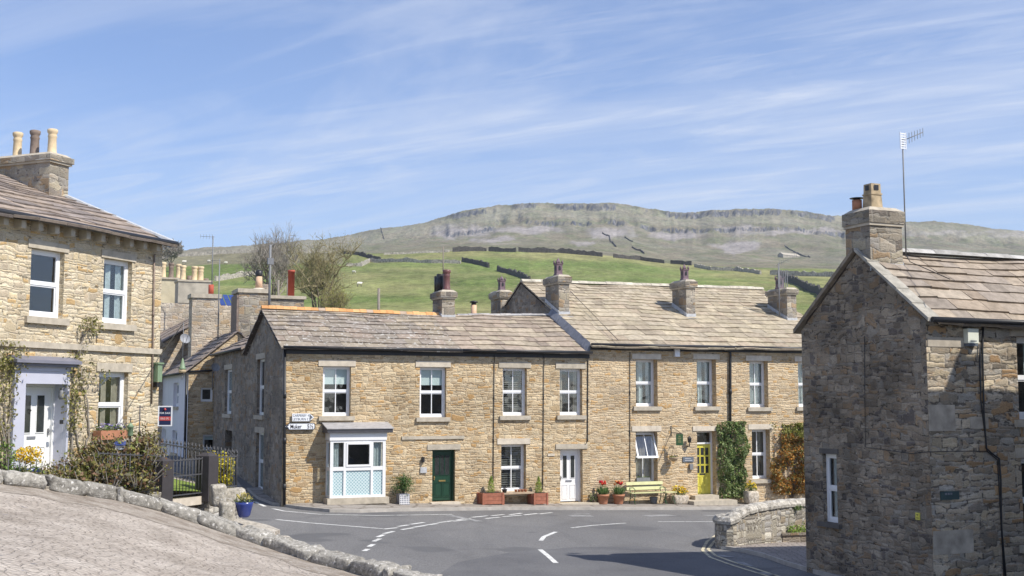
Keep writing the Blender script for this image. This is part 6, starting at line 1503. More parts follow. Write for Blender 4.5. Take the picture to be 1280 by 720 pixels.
for i in range(6): j = (i+1) % 6; mb.face([bot[i], bot[j], top[j], top[i]], 0, (.36, .32, .27))
tag(mb.build('flagstone', M['rock']), 'broken-edged stone flag carrying the blue pot above the road', 'flagstone')
R = random.Random(9); mb = MB(org=top[0])
for i in range(26):
    a = top[1+i % 3].lerp(top[2+i % 3], R.random()) if i % 4 else top[0].lerp(top[1], R.random()); mb.rock((a.x+R.uniform(-.1, .1), a.y+R.uniform(-.05, .15), a.z-.12-R.uniform(.1, .75)), R.uniform(.14, .3), R.uniform(.12, .22), R.uniform(.08, .16), (1, R.uniform(-.3, .5)), 0, (.44, .40, .34), i+30, .25, 10)
tag(mb.build('rubble_footing', M['rock']), 'tumbled rubble stones heaped under the flag by the blue pot', 'rubble', kind='stuff')
# blue pot
def planted_pot(name, loc, label, cat, prof, mat, nfl, fcols, lcols, spread, height, group=None, fs=.035, ls=.03, nl=140, seed=1):
    r = thing(name, tuple(loc), label, cat, group); mb = MB(); mb.lathe(loc, prof, 18); mb.build('pot', M[mat], r)
    R = random.Random(seed); zt = max(z for _, z in prof); rr = max(a for a, _ in prof); mb = MB(); mb.lathe(Vector(loc)+Vector((0, 0, zt-.05)), [(rr*.9, 0), (.01, .03)], 12); mb.build('soil', M['soil'], r)
    c = Vector(loc)+Vector((0, 0, zt+height*.25)); mb = MB(); leaves(mb, shell_pts(R, c, (spread, spread, height*.5), nl, inner=.1, zmin=loc[2]+zt-.05), ls, lcols, seed=seed, aspect=.35); mb.build('foliage', M['leaf'], r, uv=False)
    mb = MB(); leaves(mb, shell_pts(R, c+Vector((0, 0, height*.3)), (spread*.9, spread*.9, height*.4), nfl, inner=.3, zmin=loc[2]+zt), fs, fcols, seed=seed+5, aspect=.9); mb.build('flowers', M['petal'], r, uv=False)
    return r
YEL = [(.80, .58, .03), (.75, .45, .02), (.85, .68, .10)]
planted_pot('flower_pot', at(305, 646.5, 27.6), 'deep blue glazed pot with pale yellow flowers on the stone flag', 'flower pot', [(.11, 0), (.14, .05), (.195, .28), (.21, .34), (.19, .34), (.15, .2)], 'blue_glaze', 60, [(.55, .48, .20), (.45, .38, .12)], GREEN+[(.30, .30, .14)], .22, .22, seed=2, nl=200)
# spaniel-shaped grey garden ornament shadow beside the pot is only a stone in the photograph
# forsythia
def bush(name, label, c, r, n, size, cols, seed, cat='shrub', lump=.4, stems=True, mat='leaf', inner=.45, stemmat='bark'):
    R = random.Random(seed); b = Vector(c); t = thing(name, tuple(b), label, cat); mb = MB(); cc = b+Vector((0, 0, r[2])); leaves(mb, shell_pts(R, cc, r, n, lump, 1.8, inner, zmin=b.z), size, cols, seed=seed); mb.build('foliage', M[mat], t, uv=False)
    s = MB()
    for k in range(22):
        d = Vector((R.gauss(0, .55), R.gauss(0, .55), 1)).normalized(); e = b+Vector((d.x*r[0]*1.1, d.y*r[1]*1.1, d.z*r[2]*R.uniform(1.3, 1.9))); m = b.lerp(e, .5)+Vector((R.uniform(-.08, .08), R.uniform(-.08, .08), 0)); s.tube([b, m, e], [.03, .018, .006], 4)
    s.build('stems', M[stemmat], t, uv=False); return t
pf = at(240, 612, 31.8); 
bush('forsythia', 'bright yellow flowering bush behind the iron gate', (pf.x+.45, pf.y+.6, 1.5), (.42, .42, .52), 1900, .05, [(.70, .60, .04), (.80, .70, .06), (.62, .50, .04), (.35, .36, .06)], 12, mat='petal')
pf = at(270, 610, 31.4)
bush('forsythia', 'bright yellow bush seen through the railings right of the gate post', (pf.x+.05, pf.y+.5, 1.5), (.30, .30, .46), 1100, .05, [(.70, .60, .04), (.80, .70, .06), (.62, .50, .04), (.30, .32, .06)], 13, mat='petal')
# the big straggly shrub
SH = [(.13, .11, .045), (.20, .18, .06), (.26, .24, .07), (.16, .09, .05), (.30, .26, .09), (.22, .13, .08), (.10, .09, .05), (.17, .20, .05)]
bc = FF.P(FF.uz(150, 590)[0], -.75, 0); zb_ = 1.85
t = thing('garden_shrub', (bc.x, bc.y, zb_), 'large straggly russet and olive shrub below the ground floor window', 'shrub'); mb = MB(); s = MB(); R = random.Random(4)
for (px, py, Y, rx, rz, n) in ((150, 590, 28.3, .95, .62, 2600), (112, 598, 26.9, .8, .45, 1800), (172, 580, 29.5, .62, .66, 1700), (78, 604, 25.8, .7, .26, 800), (158, 614, 27.9, .65, .40, 1200), (125, 572, 28.4, .6, .35, 700), (186, 566, 30.3, .36, .40, 450), (50, 600, 25.4, .5, .14, 250)):
    c = at(px, py, Y); leaves(mb, shell_pts(R, c, (rx*.85, rx*.45, rz), n, .5, 2.4, .3), .062, SH, seed=px)
    for k in range(26):
        d = Vector((R.gauss(0, 1), R.gauss(0, .6), abs(R.gauss(0, 1)))).normalized(); e = c+Vector((d.x*rx*1.12, d.y*rx*.8, d.z*rz*1.25)); b0 = Vector((c.x*.6+bc.x*.4, c.y, zb_-.1)); m = b0.lerp(e, .55)+Vector((0, 0, -.05)); s.tube([b0, m, e], [.03, .018, .005], 4)
        leaves(mb, [e+Vector((R.gauss(0, .06), R.gauss(0, .05), R.gauss(0, .08))) for _ in range(9)], .035, SH, seed=k+px)
mb.build('foliage', M['leaf'], t, uv=False); s.build('stems', M['twig_grey'], t, uv=False)
# ground plants behind the kerb wall at far left, and pot of yellow flowers by the door
p = at(42, 588, 27.0); planted_pot('flower_pot', (p.x, p.y-.3, p.z-.18), 'small dark blue pot brimming with yellow flowers by the grey doorway', 'flower pot', [(.16, 0), (.2, .05), (.27, .2), (.27, .24), (.2, .24)], 'blue_glaze', 420, YEL+[(.60, .35, .03)], GREEN, .36, .52, fs=.03, nl=260, seed=8)
for (px, py, Y, rx, rz, n, lab, cols, sd) in ((2, 592, 25.6, .3, .45, 500, 'leafy green perennial behind the kerb wall at photo edge', [(.16, .26, .05), (.10, .18, .04), (.25, .32, .08)], 1), (25, 596, 25.6, .55, .2, 420, 'low green ground plants behind the kerb wall near the door', GREEN, 2)):
    p = at(px, py, Y); bush('border_plant', lab, (p.x, p.y, p.z-.15), (rx, .25, rz), n, .035, cols, 20+sd, cat='plant')
# low garden stakes seen left of the shrub
mb = MB(org=at(15, 590, 25.0))
for px in range(10, 88, 7):
    p = at(px, 590+(px-10)*.12, 25.2+px*.01); mb.tube([p-Vector((0, 0, .3)), p+Vector((0, 0, .28))], .012, 5)
tag(mb.build('garden_edging', M['rail_iron']), 'row of short iron stakes behind the kerb wall near the door', 'edging')
# window box, blue lantern on a post, bird feeders
q = FL.uz(137, 548, .15); c = FL.P(q[0], .18, q[1]-.02)
r = thing('window_box', tuple(c), 'terracotta trough of small blue pansies on the ground floor sill', 'window box'); mb = MB(); mb.box(FL, q[0]-.48, q[0]+.48, .05, .30, q[1]-.02, q[1]+.20); mb.build('trough', M['terracotta'], r)
mb = MB(); R = random.Random(2); leaves(mb, [FL.P(q[0]+R.uniform(-.46, .46), R.uniform(.03, .32), q[1]+.2+R.uniform(0, .12)) for _ in range(330)], .028, GREEN, seed=3); mb.build('foliage', M['leaf'], r, uv=False)
mb = MB(); leaves(mb, [FL.P(q[0]+R.uniform(-.44, .44), R.uniform(.05, .34), q[1]+.25+R.uniform(0, .12)) for _ in range(110)], .026, [(.16, .14, .36), (.28, .24, .42), (.6, .58, .6)], seed=4, aspect=.9); mb.build('flowers', M['petal'], r, uv=False)
p = at(150, 562, 28.2); r = thing('solar_lantern', (p.x, p.y, p.z), 'small blue and white solar lantern standing in the shrub', 'lantern'); F_ = Face((p.x, p.y), (1, .2)); mb = MB(); mb.box(F_, -.10, .10, -.08, .08, p.z, p.z+.09); mb.tube([p-Vector((0, 0, .9)), p], .015); mb.build('body', M['white'], r); mb = MB(); mb.hexa([F_.P(-.13, .12, p.z+.10), F_.P(.13, .12, p.z+.10), F_.P(.13, -.12, p.z+.17), F_.P(-.13, -.12, p.z+.17)], [F_.P(-.13, .12, p.z+.12), F_.P(.13, .12, p.z+.12), F_.P(.13, -.12, p.z+.19), F_.P(-.13, -.12, p.z+.19)]); mb.build('panel', M['solar'], r)
p = at(228, 462, 29.5); r = thing('bird_feeder', (p.x, p.y, p.z), 'green-roofed bird feeder hanging from a thin bracket beside the tall house', 'bird feeder')
mb = MB(); mb.lathe(p+Vector((0, 0, -.08)), [(.07, 0), (.09, .02), (.095, .08), (.06, .09)], 10); mb.build('tray', M['sand_pot'], r); mb = MB(); mb.lathe(p+Vector((0, 0, 0)), [(.10, 0), (.07, .05), (.03, .22), (.01, .28)], 10); mb.build('roof', M['box_green'], r)
mb = MB(); a = FL.P(LW-.05, .05, at(196, 445, 31.9).z); top_ = p+Vector((0, 0, 1.15)); mb.tube([p+Vector((0, 0, .26)), top_], .008, 5); mb.tube([top_, a], .012, 5); mb.tube([p+Vector((0, 0, -.12)), p+Vector((0, 0, -.24))], .01, 5); mb.build('hanger', M['galv'], r)
p = at(163, 535, 29.2); r = thing('bird_table', (p.x, p.y, p.z-1.2), 'slim green bird feeder pole beside the ground floor window', 'bird feeder'); mb = MB(); mb.tube([p-Vector((0, 0, 1.4)), p+Vector((0, 0, .25))], .012, 6); mb.build('pole', M['black'], r); mb = MB(); mb.lathe(p+Vector((0, 0, -.25)), [(.06, .05), (.07, .08), (.07, .26), (.10, .28), (.01, .38)], 8); mb.build('feeder', M['box_green'], r)
p = at(174, 545, 29.6); mb = MB(org=p); mb.tube([p-Vector((0, 0, 1.2)), p+Vector((0, 0, .75))], .014, 6); mb.tube([p+Vector((-.08, 0, .70)), p+Vector((.08, 0, .70))], .01, 5); tag(mb.build('garden_stake', M['rail_iron']), 'thin iron stake rising from the big shrub', 'stake')
# ================================================================== signs
def text(parent, s, F, uc, v, zc, h, mat, width=None, name='lettering', bold=False, align='CENTER', font_space=1.0):
    cu = bpy.data.curves.new(name, 'FONT'); cu.body = s; cu.size = 1; cu.align_x = align; cu.align_y = 'CENTER'; cu.extrude = .004; cu.resolution_u = 3
    if bold: cu.offset = .012
    tmp = bpy.data.objects.new('tmp', cu); COL.objects.link(tmp); dgh = bpy.context.evaluated_depsgraph_get(); me = bpy.data.meshes.new_from_object(tmp.evaluated_get(dgh)); bpy.data.objects.remove(tmp); bpy.data.curves.remove(cu)
    xs = [v_.co.x for v_ in me.vertices]; ys = [v_.co.y for v_ in me.vertices]; w = max(xs)-min(xs); hh = max(ys)-min(ys); sy = h/hh; sx = width/w if width else sy; cx = (max(xs)+min(xs))/2; cy = (max(ys)+min(ys))/2; org = Vector(parent['_org'])
    for v_ in me.vertices:
        p = F.P(uc+(v_.co.x-cx)*sx, v+v_.co.z, zc+(v_.co.y-cy)*sy); v_.co = p-org
    me.materials.append(M[mat]); o = bpy.data.objects.new(name, me); COL.objects.link(o); o.parent = parent; o['_org'] = tuple(org); return o
def prism(mb, F, poly, v0, v1, mat=0):
    a = [F.P(u, v1, z) for u, z in poly]; b = [F.P(u, v0, z) for u, z in poly]; n = len(poly)
    mb.face(a, mat); mb.face(b[::-1], mat)
    for i in range(n): j = (i+1) % n; mb.face([b[i], b[j], a[j], a[i]], mat)
V_ = .10
def U(x, y=533): return F1.uz(x, y, V_)[0]
def Z(x, y): return F1.uz(x, y, V_)[1]
zt, zb_, zm = Z(375, 528.6), Z(375, 537.6), Z(375, 533.1); r = thing('finger_sign', tuple(F1.P(U(375), V_, zm)), 'white finger sign pointing left with village name and distance', 'road sign')
mb = MB(); L_, R__ = U(355.5), U(394); ht = (zt-zb_)/2
prism(mb, F1, [(L_, zm), (L_+.17, zb_), (R__-.06, zb_), (R__, zb_+.06), (R__, zt-.06), (R__-.06, zt), (L_+.17, zt)], .07, V_); mb.build('panel', M['sign_black'], r)
mb = MB(); e = .028; prism(mb, F1, [(L_+.035, zm), (L_+.17+.01, zb_+e), (R__-.06, zb_+e), (R__-e, zb_+.07), (R__-e, zt-.07), (R__-.06, zt-e), (L_+.18, zt-e)], V_+.001, V_+.006); mb.build('face', M['sign_white'], r)
mb = MB(); x0 = L_+.05; prism(mb, F1, [(x0, zm), (x0+.08, zb_+.06), (x0+.125, zb_+.06), (x0+.05, zm)], V_+.007, V_+.010); prism(mb, F1, [(x0, zm), (x0+.05, zm), (x0+.125, zt-.06), (x0+.08, zt-.06)], V_+.007, V_+.010); mb.build('chevron', M['sign_black'], r)
text(r, 'Muker', F1, U(370), V_+.008, zm, .15, 'sign_black', width=U(377)-U(363), bold=True); text(r, '5½', F1, U(387.8), V_+.008, zm, .155, 'sign_black', width=U(391.5)-U(384), bold=True)
mb = MB(); mb.box(F1, L_+.4, L_+.5, 0, .069, zm-.08, zm+.08); mb.box(F1, R__-.4, R__-.3, 0, .069, zm-.08, zm+.08); mb.build('bracket', M['galv'], r)
zt, zb_ = Z(379, 516.8), Z(379, 526.5); zm = (zt+zb_)/2; r = thing('finger_sign', tuple(F1.P(U(379), V_, zm)), 'upper small white sign pointing right with two lines of town names', 'road sign'); L_, R__ = U(365), U(392.5)
mb = MB(); prism(mb, F1, [(L_, zb_), (R__-.16, zb_), (R__, zm), (R__-.16, zt), (L_, zt)], .07, V_); mb.build('panel', M['sign_white'], r)
rowh = (zt-zb_)/2; text(r, 'CARPERBY', F1, U(374.5), V_+.002, zm+rowh*.47, .085, 'plaque_grey', width=U(383.2)-U(366)); text(r, '4½', F1, U(386.5), V_+.002, zm+rowh*.47, .085, 'plaque_grey', width=.12)
text(r, 'LEYBURN', F1, U(374), V_+.002, zm-rowh*.47, .085, 'plaque_grey', width=U(382.2)-U(366)); text(r, '12', F1, U(386), V_+.002, zm-rowh*.47, .085, 'plaque_grey', width=.12)
mb = MB(); mb.box(F1, L_+.2, L_+.28, 0, .069, zm-.08, zm+.08); mb.build('bracket', M['galv'], r)
mb = MB(); prism(mb, F1, [(R__-.16, zb_+.03), (R__-.05, zm), (R__-.16, zt-.03)], V_+.001, V_+.004); mb.build('arrow', M['plaque_grey'], r)
# estate agent's board, standing in the garden by the railings
p0 = at(198.6, 508.5, 38.5); Fs = Face((p0.x, p0.y), (1, .12)); Wd = Fs.uz(214.2, 515)[0]; zt = p0.z; zb_ = Fs.uz(206, 531.5)[1]; r = thing('sale_board', tuple(Fs.P(Wd/2, 0, 1.55)), 'navy and red property sale board on a post behind the railings', 'sign'); zs_ = zt-zb_
mb = MB(); mb.box(Fs, -.03, Wd+.03, -.03, 0, zb_-.03, zt+.03); mb.build('board', M['sign_white'], r); mb = MB(); mb.box(Fs, .02, Wd-.01, .001, .004, zb_+.01, zt-.01); mb.build('navy_panel', M['sign_navy'], r)
mb = MB(); mb.box(Fs, .02, Wd-.01, .005, .008, zb_+zs_*.25, zb_+zs_*.47); mb.build('red_band', M['sign_red'], r)
text(r, 'FOR SALE', Fs, Wd/2, .006, zb_+zs_*.66, zs_*.10, 'sign_white', width=Wd*.86, bold=True); text(r, 'SOLD STC', Fs, Wd/2, .009, zb_+zs_*.36, zs_*.10, 'sign_white', width=Wd*.7)
mb = MB(); mb.lathe(Fs.P(Wd/2, .01, zb_+zs_*.86), [(.001, -.05), (.05, 0), (.001, .05)], 6); mb.build('emblem', M['sign_red'], r)
mb = MB(); mb.box(Fs, -.08, -.03, -.03, .02, 1.5, zt+.05); mb.build('post', M['white'], r)
# hanging sign and bracket
q0 = F1.uz(838.5, 543, 0); r = thing('hanging_sign', tuple(F1.P(q0[0], .3, q0[1])), 'small dark green guest house sign hanging from an iron bracket', 'sign')
zh = F1.uz(838.5, 541.5, .3)[1]; hu = F1.uz(838.8, 540)[0]
mb = MB(); mb.tube([F1.P(hu, 0, zh), F1.P(hu, .85, zh)], .018, 6); mb.tube([F1.P(hu, .01, zh+.28), F1.P(hu, .01, zh-.12)], .02, 6); mb.tube([F1.P(hu, .01, zh+.26), F1.P(hu, .8, zh)], .01, 5); mb.build('bracket', M['black'], r)
mb = MB(); Fq = Face(F1.P(hu, 0, 0)[:2], (Vector((1, .05))).normalized()); zb3 = zh-.48
Fk = Face(F1.P(hu, .42, 0)[:2], Vector((.995, -.10)).normalized())
mb.box(Fk, -.02, .26, -.015, .015, zb3, zh-.03); pn = mb.build('sign_board', M['sign_green'], r); 
mb = MB()
for k, (a_, b_) in enumerate(((.08, .16), (.05, .19), (.07, .17), (.05, .19))): mb.box(Fk, a_, b_, .016, .019, zh-.13-.075*k, zh-.11-.075*k)
mb.build('gilt_lines', M['gilt'], pn)
# hanging basket on its own bracket
q = F1.uz(842, 572, .28); c = F1.P(q[0], .28, q[1]); r = thing('hanging_basket', tuple(c), 'shallow coir hanging basket with a few pansies, by the green sign', 'hanging basket')
mb = MB(); mb.lathe(c+Vector((0, 0, -.16)), [(.03, 0), (.12, .04), (.19, .13), (.205, .17), (.18, .17)], 14); mb.build('basket', M['bench_wood'], r); mb = MB(); leaves(mb, shell_pts(random.Random(3), c+Vector((0, 0, .03)), (.2, .2, .09), 150, inner=.1), .028, GREEN+[(.45, .38, .05), (.22, .12, .30)], seed=3); mb.build('foliage', M['leaf'], r, uv=False)
mb = MB(); mb.tube([F1.P(q[0], 0, q[1]+.42), F1.P(q[0], .28, q[1]+.42)], .012, 5)
for k in range(3): an = k*2.1; mb.tube([c+Vector((.19*math.cos(an), .19*math.sin(an), 0)), c+Vector((0, 0, .42))], .005, 4)
mb.build('hanger', M['black'], r)
# ================================================================== things along the terrace
def ground_at(px, py, h=.11):
    p = on_road(px, py, h); return p
def gu(px, v=0.0, py=620): return F1.uz(px, py, v)[0]
def pz(u, v=0): return gz(u, v)+.11
# conifer in a lattice planter
u = gu(503.5, .35); zb = pz(u, .4); c = F1.P(u, .38, zb); r = thing('potted_conifer', tuple(c), 'bushy dark green conifer in a grey lattice square planter by the bay', 'potted plant')
mb = MB(); s_ = .19; mb.box(F1, u-s_, u+s_, .38-s_, .38+s_, zb, zb+.40); 
for i in range(6):
    for k in (-1, 1):
        a_ = u-s_+.38*i/6
        if k > 0: mb.hexa([F1.P(a_, .38+s_+.001, zb+.03), F1.P(a_+.02, .38+s_+.001, zb+.03), F1.P(a_+.02, .38+s_+.001, zb+.03), F1.P(a_, .38+s_+.001, zb+.03)], [F1.P(a_, .38+s_+.012, zb+.37), F1.P(a_+.02, .38+s_+.012, zb+.37), F1.P(a_+.02, .38+s_+.003, zb+.37), F1.P(a_, .38+s_+.003, zb+.37)], 1)
for i in range(5): z0_ = zb+.05+.075*i; mb.box(F1, u-s_, u+s_, .38+s_+.002, .38+s_+.010, z0_, z0_+.02, 1)
mb.build('planter', [M['lattice_pot'], M['white']], r)
mb = MB(); R = random.Random(5); cc = c+Vector((0, 0, .72))
for k in range(120):
    d = Vector((R.gauss(0, 1), R.gauss(0, 1), R.gauss(.25, .6))).normalized(); L_ = R.uniform(.30, .55); b0 = c+Vector((0, 0, R.uniform(.45, .95))); e = b0+Vector((d.x*L_, d.y*L_, d.z*L_*.6))
    for j in range(26): leaves(mb, [b0.lerp(e, j/26)+Vector((R.gauss(0, .03), R.gauss(0, .03), R.gauss(0, .025)))], .03, [(.05, .11, .03), (.08, .16, .04), (.03, .07, .02), (.13, .20, .05)], seed=R.random(), aspect=.3)
mb.build('foliage', M['leaf'], r, uv=False); mb = MB(); mb.tube([c+Vector((0, 0, .35)), c+Vector((0, 0, 1.05))], .025, 6); mb.build('trunk', M['bark'], r)
# wooden bench between two red stained planter boxes, each with a little cypress
def planter(px0, px1, label, dpx):
    u0, u1 = gu(px0, .55), gu(px1, .55); zb = pz((u0+u1)/2, .3); c = F1.P((u0+u1)/2, .3, zb); r = thing('wooden_planter', tuple(c), label, 'planter', 'red wooden planters beside the bench'); mb = MB(); W = (u1-u0)/2; uc = (u0+u1)/2
    for k in range(3): mb.box(F1, uc-W, uc+W, .02, .56, zb+.03+.135*k, zb+.03+.135*k+.128)
    for a_ in (-1, 1):
        for b_ in (.02, .56): mb.box(F1, uc+a_*W-.035, uc+a_*W+.035, b_-.03, b_+.02, zb, zb+.44)
    mb.build('box', M['red_wood'], r); mb = MB(); mb.box(F1, uc-W+.04, uc+W-.04, .06, .52, zb+.40, zb+.445); mb.build('soil', M['soil'], r)
    q = F1.P(uc+dpx, .3, zb+.42); mb = MB(); R = random.Random(int(px0)); pts = []
    for _ in range(700):
        t = R.random(); rr = .17*(1-t)**.6*R.random()**.4*(1 if t > .1 else .8); an = R.uniform(0, 6.28); pts.append(q+Vector((rr*math.cos(an), rr*math.sin(an), t*.62)))
    leaves(mb, pts, .035, [(.30, .40, .07), (.22, .32, .05), (.38, .46, .10), (.14, .22, .04)], seed=3, aspect=.25); mb.build('foliage', M['leaf'], r, uv=False); return u0, u1
a0, a1 = planter(604, 628.5, 'red stained wooden planter left of the bench with a tiny golden cypress', .02)
b0, b1 = planter(668, 684, 'red stained wooden planter right of the bench with a tiny golden cypress', .02)
zb = pz(9, .3); r = thing('plank_bench', tuple(F1.P((a1+b0)/2, .3, zb)), 'weathered plank bench set between two red wooden planters', 'bench')
mb = MB(); mb.box(F1, a1-.02, b0+.02, .08, .29, zb+.40, zb+.45); mb.box(F1, a1-.02, b0+.02, .31, .52, zb+.40, zb+.45); mb.build('seat', M['bench_wood'], r)
for k in (0, 1): mb = MB(); uu = a1+.03 if k == 0 else b0-.09; mb.box(F1, uu, uu+.06, .10, .50, zb, zb+.395); mb.build('leg', M['red_wood'], r)
for i, px in enumerate((645, 649, 653, 657)):
    uu = gu(px, .2); p = F1.P(uu, .2, zb+.45)
    if i == 0:
        sp_ = MB(org=p); sp_.lathe(p, [(.04, 0), (.06, .09), (.065, .1), (.05, .1), (.045, .05)], 10); s0_ = sp_.build('small_pot', M['terracotta']); tag(s0_, 'tiny empty terracotta pot lined up at the back of the plank bench', 'pot', 'tiny terracotta pots on the bench')
    else: o = s0_.copy(); COL.objects.link(o); o.location = p
p = F1.P(gu(630, .25), .30, zb+.45); mb = MB(org=p); mb.lathe(p, [(.07, 0), (.10, .12), (.105, .13), (.09, .13)], 10); leaves(mb, shell_pts(random.Random(4), p+Vector((0, 0, .18)), (.12, .1, .1), 60, inner=.2), .03, [(.06, .08, .05)], seed=3); tag(mb.build('black_pot', M['black']), 'small black plant pot at the left end of the plank bench', 'pot')
# two terracotta tulip pots
def tulips(px, py, label, sd):
    u_ = gu(px, .32); zb = pz(u_, .3); c = F1.P(u_, .34, zb); r = thing('tulip_pot', tuple(c), label, 'flower pot', 'terracotta tulip pots'); mb = MB(); mb.lathe(c, [(.155, 0), (.165, .03), (.215, .30), (.235, .30), (.24, .38), (.21, .38), (.19, .2)], 20); mb.build('pot', M['terracotta'], r)
    R = random.Random(sd); mb = MB(); mb.lathe(c+Vector((0, 0, .33)), [(.21, 0), (.01, .02)], 12); mb.build('soil', M['soil'], r); mb = MB(); fl = MB()
    for k in range(130):
        an = R.uniform(0, 6.28); rr = R.uniform(.02, .16); b_ = c+Vector((rr*math.cos(an), rr*math.sin(an), .34)); ln = R.uniform(.18, .36); e = b_+Vector((math.cos(an)*R.uniform(.02, .2), math.sin(an)*R.uniform(.02, .2), ln)); sd_ = Vector((-math.sin(an), math.cos(an), 0))*.022; m_ = b_.lerp(e, .5)+Vector((0, 0, .04)); g = R.choice([(.14, .25, .08), (.20, .30, .11), (.09, .17, .05)]); mb.face([b_, m_-sd_, e, m_+sd_], 0, g)
    for k in range(9):
        an = R.uniform(0, 6.28); rr = R.uniform(.03, .19); p = c+Vector((rr*math.cos(an), rr*math.sin(an), .34+R.uniform(.36, .5))); mb.tube([c+Vector((rr*.5*math.cos(an), rr*.5*math.sin(an), .34)), p], .006, 3, 0, (.14, .25, .08)); fl.lathe(p, [(.008, 0), (.04, .025), (.045, .06), (.03, .095), (.02, .08)], 6, 0, R.choice([(.62, .04, .03), (.70, .10, .05), (.60, .03, .06), (.75, .30, .10)]))
    mb.build('foliage', M['leaf'], r, uv=False); fl.build('flowers', M['petal'], r, uv=False)
tulips(753.5, 630, 'terracotta pot of red tulips nearer the white door step', 3)
tulips(773, 630, 'terracotta pot of red tulips nearer the yellow-green bench', 8)
p = F1.P(gu(742, .25), .25, pz(12)); bush('door_plant', 'small dark weedy plant beside the white door step', tuple(p), (.16, .12, .22), 170, .03, GREEN, 31, cat='plant')
# the yellow-green slatted bench with curly iron ends
ux0, ux1 = gu(788, .5), gu(841, .5); ub0, ub1 = gu(789, .3), gu(831, .3); zb = pz(14, .4)
r = thing('slatted_bench', tuple(F1.P((ux0+ux1)/2, .4, zb)), 'lime painted slatted bench with green iron ends below the open window', 'bench'); 
e0, e1 = gu(787.5, .45), gu(833.5, .45)
mb = MB()
for v_, z_ in ((.24, .43), (.34, .44), (.44, .44), (.54, .43)): mb.box(F1, e0, e1, v_, v_+.075, zb+z_, zb+z_+.028)
mb.build('seat', M['bench_green'], r)
mb = MB()
for v_, z_ in ((.17, .54), (.13, .73)): mb.hexa([F1.P(e0, v_+.03, zb+z_), F1.P(e1, v_+.03, zb+z_), F1.P(e1, v_, zb+z_), F1.P(e0, v_, zb+z_)], [F1.P(e0, v_, zb+z_+.12), F1.P(e1, v_, zb+z_+.12), F1.P(e1, v_-.03, zb+z_+.12), F1.P(e0, v_-.03, zb+z_+.12)])
mb.build('backrest', M['bench_green'], r)
for uu in (e0+.14, e1-.14):
    mb = MB(); mb.tube([F1.P(uu, .10, zb+.86), F1.P(uu, .17, zb+.6), F1.P(uu, .24, zb+.42), F1.P(uu, .20, zb+.2), F1.P(uu, .12, zb)], .018, 6); mb.tube([F1.P(uu, .24, zb+.42), F1.P(uu, .55, zb+.42), F1.P(uu, .60, zb+.3), F1.P(uu, .54, zb+.15), F1.P(uu, .62, zb)], .018, 6); mb.tube([F1.P(uu, .18, zb+.62), F1.P(uu, .45, zb+.65), F1.P(uu, .62, zb+.58), F1.P(uu, .56, zb+.43)], .016, 6); mb.tube([F1.P(uu, .20, zb+.2), F1.P(uu, .38, zb+.28), F1.P(uu, .56, zb+.17)], .012, 5)
    mb.build('iron_end', M['sign_green'], r)
# small folding table at its right end
t0, t1 = gu(829, .6), gu(842.5, .6); r = thing('side_table', tuple(F1.P((t0+t1)/2, .6, zb)), 'small lime painted table with thin iron legs at the right end of the slatted bench', 'table'); mb = MB(); mb.box(F1, t0, t1, .40, .85, zb+.44, zb+.47); mb.build('tabletop', M['bench_green'], r)
for uu, s_ in ((t0+.06, 1), (t1-.06, -1)):
    for va, vb in ((.45, .8), (.8, .45)): mb = MB(); mb.tube([F1.P(uu, va, zb+.44), F1.P(uu, vb, zb)], .012, 5); mb.build('leg', M['sign_green'], r)
p = F1.P(gu(817, .3), .3, zb); mb = MB(org=p); mb.lathe(p, [(.12, 0), (.17, .24), (.18, .25), (.15, .25), (.13, .1)], 14); tag(mb.build('bucket', M['plaque_grey']), 'dark grey bucket standing beneath the slatted bench', 'bucket')
q = F1.uz(804, 603, .05); r = thing('sill_planter', tuple(F1.P(q[0], .05, q[1])), 'galvanised trough with small plants on the sill behind the slatted bench', 'planter'); mb = MB(); mb.box(F1, q[0]-.30, q[0]+.30, -.1, .08, q[1], q[1]+.18); mb.build('trough', M['galv'], r); mb = MB(); leaves(mb, [F1.P(q[0]+rnd.uniform(-.27, .27), rnd.uniform(-.08, .08), q[1]+.18+rnd.uniform(0, .07)) for _ in range(70)], .022, GREEN, seed=5); mb.build('foliage', M['leaf'], r, uv=False)
# stone trough and pot with yellow flowers either side of the yellow door
def trough(pxl, pxr, label, sd, h=.36, v=.38, sc_=1.0):
    u0, u1 = gu(pxl, v), gu(pxr, v); zb = pz((u0+u1)/2, v); c = F1.P((u0+u1)/2, v, zb); r = thing('stone_trough', tuple(c), label, 'planter', 'stone troughs of yellow flowers'); mb = MB(); W = (u1-u0)/2; uc = (u0+u1)/2
    mb.rock(c+Vector((0, 0, h/2)), W*1.02, .22, h/2, (F1.d.x, F1.d.y), 0, (.48, .42, .34), sd, .1, 16); mb.build('trough', M['rock'], r); R = random.Random(sd); mb = MB(); q = c+Vector((0, 0, h+.10)); leaves(mb, shell_pts(R, q, (W*1.0, .2, .2), 340, inner=.1), .032, GREEN+[(.3, .38, .1)], seed=sd); mb.build('foliage', M['leaf'], r, uv=False); mb = MB(); leaves(mb, shell_pts(R, q+Vector((0, 0, .08)), (W*.95, .2, .2), int(200*sc_), inner=.5, zmin=q.z), .035, YEL, seed=sd+2, aspect=.9); mb.build('flowers', M['petal'], r, uv=False)
trough(840.5, 858.5, 'rough stone trough of yellow flowers between the bench and the yellow door step', 3)
trough(932, 946, 'pale stone trough with a few orange-yellow flowers just right of the green climber', 9, .55, .5, .5)
